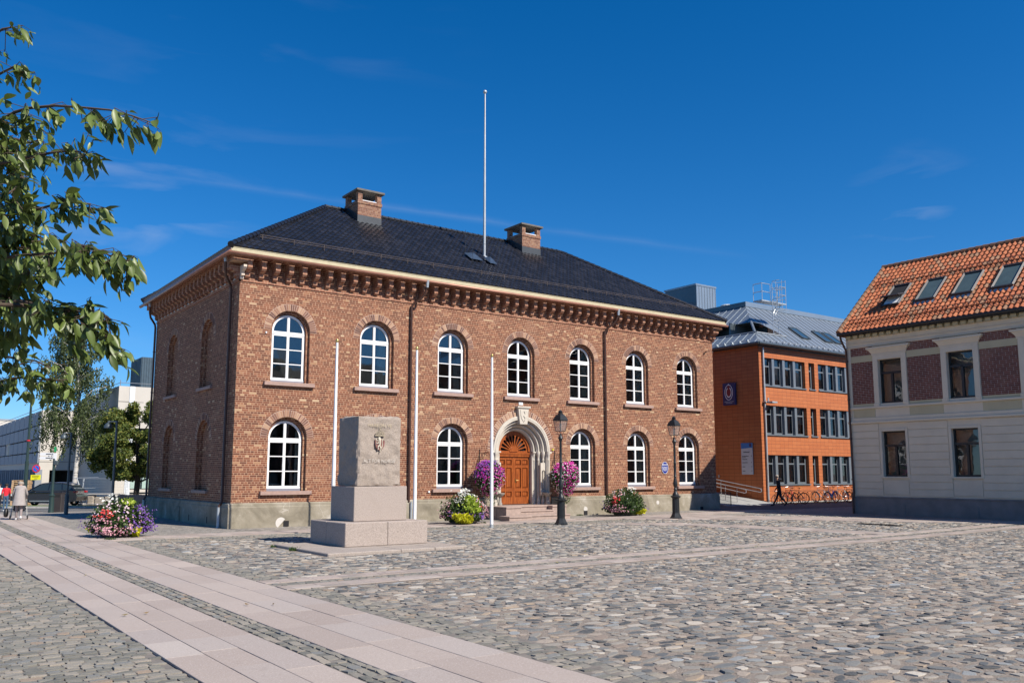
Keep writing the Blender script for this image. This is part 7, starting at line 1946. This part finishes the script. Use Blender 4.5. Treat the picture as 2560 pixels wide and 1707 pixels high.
# ================================================================ street furniture at the left
M_green = plain('dark_green_paint', (.022,.045,.042), .5, metal=.2, var=.15); M_gpaint = plain('grey_green_paint', (.07,.09,.10), .45, metal=.3, var=.1)
def arm_lamp(loc, label, h_=4.05, rz=0):
    t = empty('lamp_post', loc, rz, label, 'lamp post', 'grey lamp posts with dome heads')
    m = MB(); m.tube([(0,0,0),(0,0,1.0),(0,0,1.02),(0,0,h_)], [.10,.095,.055,.044], 10); m.build('pole', M_gpaint, t, smooth='auto')
    m = MB(); m.tube([(0,0,h_-.03),(-.36,0,h_-.03)], .018, 6); m.build('arm', M_zinc, t)
    m = MB(); m.lathe([(.165,h_-.30),(.165,h_-.27),(.14,h_-.17),(.085,h_-.10),(.03,h_-.07),(.03,h_)], (-.36,0,0), 18); m.build('lamp_head', M_gpaint, t, smooth='auto'); return t
an = math.atan2(-.5911, .8066)
arm_lamp((-2.14, 8.45, H(-2.1,8.4)), 'grey lamp post with dome head behind the big flower planter, nearer of two', 4.08, an)
arm_lamp((-2.29, 17.99, H(-2.3,18)), 'grey lamp post with dome head in front of the car, further of two', 4.12, an)
t = empty('lamp_post', (*gpt(59, 1270, 58)[:2], -2.42), an, 'tall green lamp post with wide dome head rising behind the timber pallets', 'lamp post')
m = MB(); m.tube([(0,0,0),(0,0,3.2),(0,0,3.22),(0,0,8.6)], [.14,.12,.09,.06], 10); m.build('pole', M_green, t, smooth='auto')
m = MB(); m.lathe([(.34,8.3),(.34,8.36),(.30,8.5),(.18,8.66),(.05,8.74)], (.02,0,0), 20); m.tube([(0,0,8.2),(0,0,8.4)], .12, 8); m.build('lamp_head', M_gpaint, t, smooth='auto')
m = MB(); m.tube([(0,0,4.55),(0,0,4.63)], .115, 10); m.build('red_band', M_redp, t)
t = empty('direction_sign', (-1.80, 25.8, H(-1.8,25.8)), an, 'dark green signpost with two white direction blades pointing left', 'signpost')
m = MB(); m.lathe([(.16,0),(.15,.1),(.13,.9),(.17,.95),(.17,1.0),(.10,1.05),(.085,1.15),(.075,3.1)], n=14); m.build('post', M_green, t, smooth='auto')
for z_ in (3.05, 3.27):
    m = MB(); m.add([(-.08,-.03,z_),(-.78,-.03,z_),(-.90,-.03,z_+.085),(-.78,-.03,z_+.17),(-.08,-.03,z_+.17),(-.08,.0,z_),(-.78,.0,z_),(-.90,.0,z_+.085),(-.78,.0,z_+.17),(-.08,.0,z_+.17)], [(4,3,2,1,0),(5,6,7,8,9),(0,1,6,5),(1,2,7,6),(2,3,8,7),(3,4,9,8),(4,0,5,9)])
    o_ = m.build('sign_blade', M_white, t); m = MB(); m.box(-.5,-.2,-.034,-.03,z_+.06,z_+.11); m.box(-.17,-.11,-.034,-.03,z_+.03,z_+.13); m.build('lettering', M_blk, o_)
m = MB(); m.box(-.06,.10,-.05,.05,3.0,3.42); m.build('bracket', M_white, t); m = MB(); m.box(-.05,.07,-.03,.03,3.5,3.78); m.build('green_symbol', plain('sign_green', (.02,.30,.10), .5), t)
m = MB(); m.bbox(-.02,.24,-.10,.10,2.72,2.98,.04); m.build('camera_hood', M_gpaint, t)
t = empty('litter_bin', (-1.32, 26.6, H(-1.3,26.6)), an, 'plain dark brown litter bin between the signpost and the lamp post', 'litter bin')
m = MB(); m.bbox(-.27,.27,-.2,.2,.0,1.16,.03); m.box(-.29,.29,-.22,.22,1.10,1.16); m.build('body', plain('dark_brown_metal', (.035,.028,.028), .6, var=.15), t); m = MB(); m.box(-.18,.18,-.205,-.2,.88,1.02); m.build('opening', M_dark, t)
# no-parking sign with yellow plate
p_ = gpt(85, 1262, 66.5); t = empty('road_sign', p_, an, 'round blue and red no-parking sign above a yellow plate', 'road sign')
m = MB(); m.tube([(0,0,0),(0,0,3.1)], .035, 8); m.build('pole', M_zinc, t)
MS = lambda a, d, b: (a, d, b+2.78)
m = MB(); m.plate(circ(0,0,.31,0,360,28), [], -.06, -.04, MS); m.build('red_rim', plain('sign_red_rim', (.60,.02,.03), .5, var=.03), t, fix=True)
m = MB(); m.plate(circ(0,0,.225,0,360,28), [], -.066, -.06, MS); m.build('blue_disc', plain('sign_blue', (.01,.12,.62), .5, var=.03), t, fix=True)
m = MB(); m.plate([(-.18,.13),(-.13,.18),(.18,-.13),(.13,-.18)][::-1], [], -.070, -.066, MS); m.build('red_slash', plain('sign_red_slash', (.60,.02,.03), .5, var=.03), t, fix=True)
m = MB(); m.box(-.38,.38,-.06,-.04,1.92,2.30); o_ = m.build('yellow_plate', plain('sign_yellow', (.80,.78,.01), .5, var=.03), t)
m = MB(); m.box(-.28,.26,-.064,-.06,2.20,2.235); m.box(-.28,.22,-.064,-.06,2.09,2.125); m.box(-.1,.14,-.064,-.06,1.98,2.01); m.build('lettering', M_blk, o_)
# stacked pallets
random.seed(3)
M_pal = plain('pallet_wood', (.42,.28,.16), .85, var=.2, scale=7)
def pallet():
    m = MB()
    for i in range(5): m.box(-.6+i*.2625, -.6+i*.2625+.15, -.4, .4, .122, .144)
    for y_ in (-.4,-.07,.26): m.box(-.6,.6,y_,y_+.14,.10,.122); m.box(-.6,.6,y_,y_+.10,0,.022)
    for y_ in (-.4,-.07,.26):
        for x_ in (-.6,-.07,.46): m.box(x_,x_+.14,y_,y_+.14,.022,.10)
    return m
pos_ = gpt(50, 1268, 66); pmesh = pallet()
p0_ = None; ordn = ['bottom', 'second', 'third', 'fourth', 'fifth', 'sixth', 'seventh', 'eighth', 'ninth', 'tenth', 'eleventh', 'twelfth', 'thirteenth']
for i in range(13):
    if p0_ is None: o_ = p0_ = pmesh.build('pallet', M_pal)
    else: o_ = p0_.copy(); COL.objects.link(o_)
    o_.location = (pos_[0]+random.uniform(-.03,.03), pos_[1]+random.uniform(-.03,.03), pos_[2]+i*.146); o_.rotation_euler.z = an+R(12)+random.uniform(-.03,.03)
    lab = 'timber pallet, %s from the ground in the tall stack behind the walkers' % ordn[i] if 0 < i < 12 else ('timber pallet at the %s of the tall stack behind the walkers' % ('bottom' if i == 0 else 'top'))
    tag(o_, lab, 'pallet', 'timber pallets in one stack')
# temporary mesh fence
def fence_panel(loc, rz, label, w_=3.4):
    t = empty('mesh_fence', loc, rz, label, 'fence', 'temporary mesh fence panels')
    m = MB(); m.tube([(0,0,.1),(0,0,2.0),(w_,0,2.0),(w_,0,.1),(0,0,.1)], .024, 6); m.build('tube_frame', M_zinc, t)
    m = MB()
    for i in range(1, int(w_/.12)): m.tube([(i*.12,0,.1),(i*.12,0,2.0)], .0035, 3, caps=False)
    for i in range(1, 9): m.tube([(0,0,.1+i*.21),(w_,0,.1+i*.21)], .0035, 3, caps=False)
    m.build('wire_mesh', M_zinc, t)
    m = MB(); m.bbox(-.15,.15,-.35,.35,0,.14,.02); m.build('foot', M_kerb, t)
p_ = gpt(204, 1262, 66); fence_panel(p_, an, 'temporary wire mesh fence panel right behind the car')
p_ = gpt(312, 1262, 66); fence_panel(p_, an+R(4), 'temporary wire mesh fence panel beside the round tree')
t = empty('fence_brace', gpt(200, 1258, 65), an, 'leaning steel brace with crossed tubes propping the mesh fence', 'brace')
m = MB(); m.tube([(-.35,0,2.1),(.2,0,0)], .03, 6); m.tube([(.05,.3,2.0),(-.05,.1,0)], .03, 6); m.tube([(-.6,0,2.05),(1.2,.1,2.1)], .025, 6); m.tube([(-.4,0,1.3),(1.0,.1,1.3)], .02, 6); m.tube([(-.35,0,2.05),(.35,.3,.1)], .025, 6); m.build('tubes', M_zinc, t)
t = empty('stone_pile', gpt(262, 1256, 67), an, 'rough stone and concrete blocks under a plank, right of the mesh fence', 'stone pile')
M_rub = plain('rubble_stone', (.36,.31,.25), .9, var=.3, scale=5, bump=.03, bs=6)
for (x_, w_, h_) in ((-1.0,.55,.75),(-.35,.7,.62),(.45,.8,.66),(1.1,.4,.7)):
    m = MB(); m.bbox(x_-w_/2, x_+w_/2, -.3, .3, -.05, h_, .09); m.build('block', M_rub, t)
m = MB(); m.bbox(-1.4,1.4,-.35,.3,.78,.86,.02); m.build('plank', M_kerb, t)
t = empty('covered_stack', gpt(330, 1272, 52.5), an, 'long low stack under a black tarpaulin beside the rear corner of the hall', 'tarpaulin cover')
m = MB(); n_ = 24; vs = []
for i in range(n_+1):
    x_ = -1.35+3.6*i/n_; e_ = 1-max(0, (.18-(i/n_))/.18)**2.2*.55
    for k_ in range(13):
        a_ = math.pi*k_/12; q = .55*(abs(math.cos(a_))**.6)*(1 if math.cos(a_) > 0 else -1); zz = .95*e_*(math.sin(a_)**.55)*(1+.02*math.sin(i*1.7+k_)); vs.append((x_, q, max(0, zz)))
m.add(vs, [(i*13+k_, i*13+k_+1, (i+1)*13+k_+1, (i+1)*13+k_) for i in range(n_) for k_ in range(12)]+[tuple(range(13))]); m.build('tarpaulin', plain('black_tarpaulin', (.012,.013,.016), .45, var=.2, scale=4, bump=.02, bs=5), t, smooth=True)

# ================================================================ houses on the far side of the square (behind the photographer, mirrored in the panes)
M_hw = plain('sandy_render', (.38,.33,.26), .85, var=.08); M_hr = plain('dark_slate', (.05,.045,.045), .7, var=.2)
for (x0_, x1_, h_, rh, lb, mat) in ((-30, 24, 7.2, 4.2, 'sandy rendered three-storey house across the square, behind the camera', M_hw), (25, 100, 9.0, 4.0, 'long brick warehouse across the square, behind the camera', M_dbrick)):
    t = empty('house', (0,0,0), 0, lb, 'house'); m = MB(); Y0_ = -58.0
    hs_ = []; x = x0_+2.2
    while x < x1_-2: hs_ += [rect(x, x+1.2, z_, z_+1.7) for z_ in (-.6, 2.3, 5.0)]; x += 3.1
    m.plate(rect(x0_, x1_, -2, h_), hs_, -Y0_*0, .3, lambda a, d, b: (a, Y0_-d, b)); m.box(x0_, x1_, Y0_-12, Y0_-11.8, -2, h_); m.box(x0_, x0_+.3, Y0_-11.8, Y0_-.31, -2, h_); m.box(x1_-.3, x1_, Y0_-11.8, Y0_-.31, -2, h_)
    m.build('wall', mat, t, fix=True)
    m = MB(); m.box(x0_+.3, x1_-.3, Y0_-.6, Y0_-.5, -2, h_-.1); m.build('glazing', M_dark, t)
    m = MB(); m.add([(x0_-.4,Y0_+.5,h_),(x1_+.4,Y0_+.5,h_),(x1_+.4,Y0_-12.5,h_),(x0_-.4,Y0_-12.5,h_),(x0_-.4,Y0_-6,h_+rh),(x1_+.4,Y0_-6,h_+rh)], [(0,1,5,4),(2,3,4,5),(1,2,5),(3,0,4),(3,2,1,0)]); m.build('roof', M_hr, t)
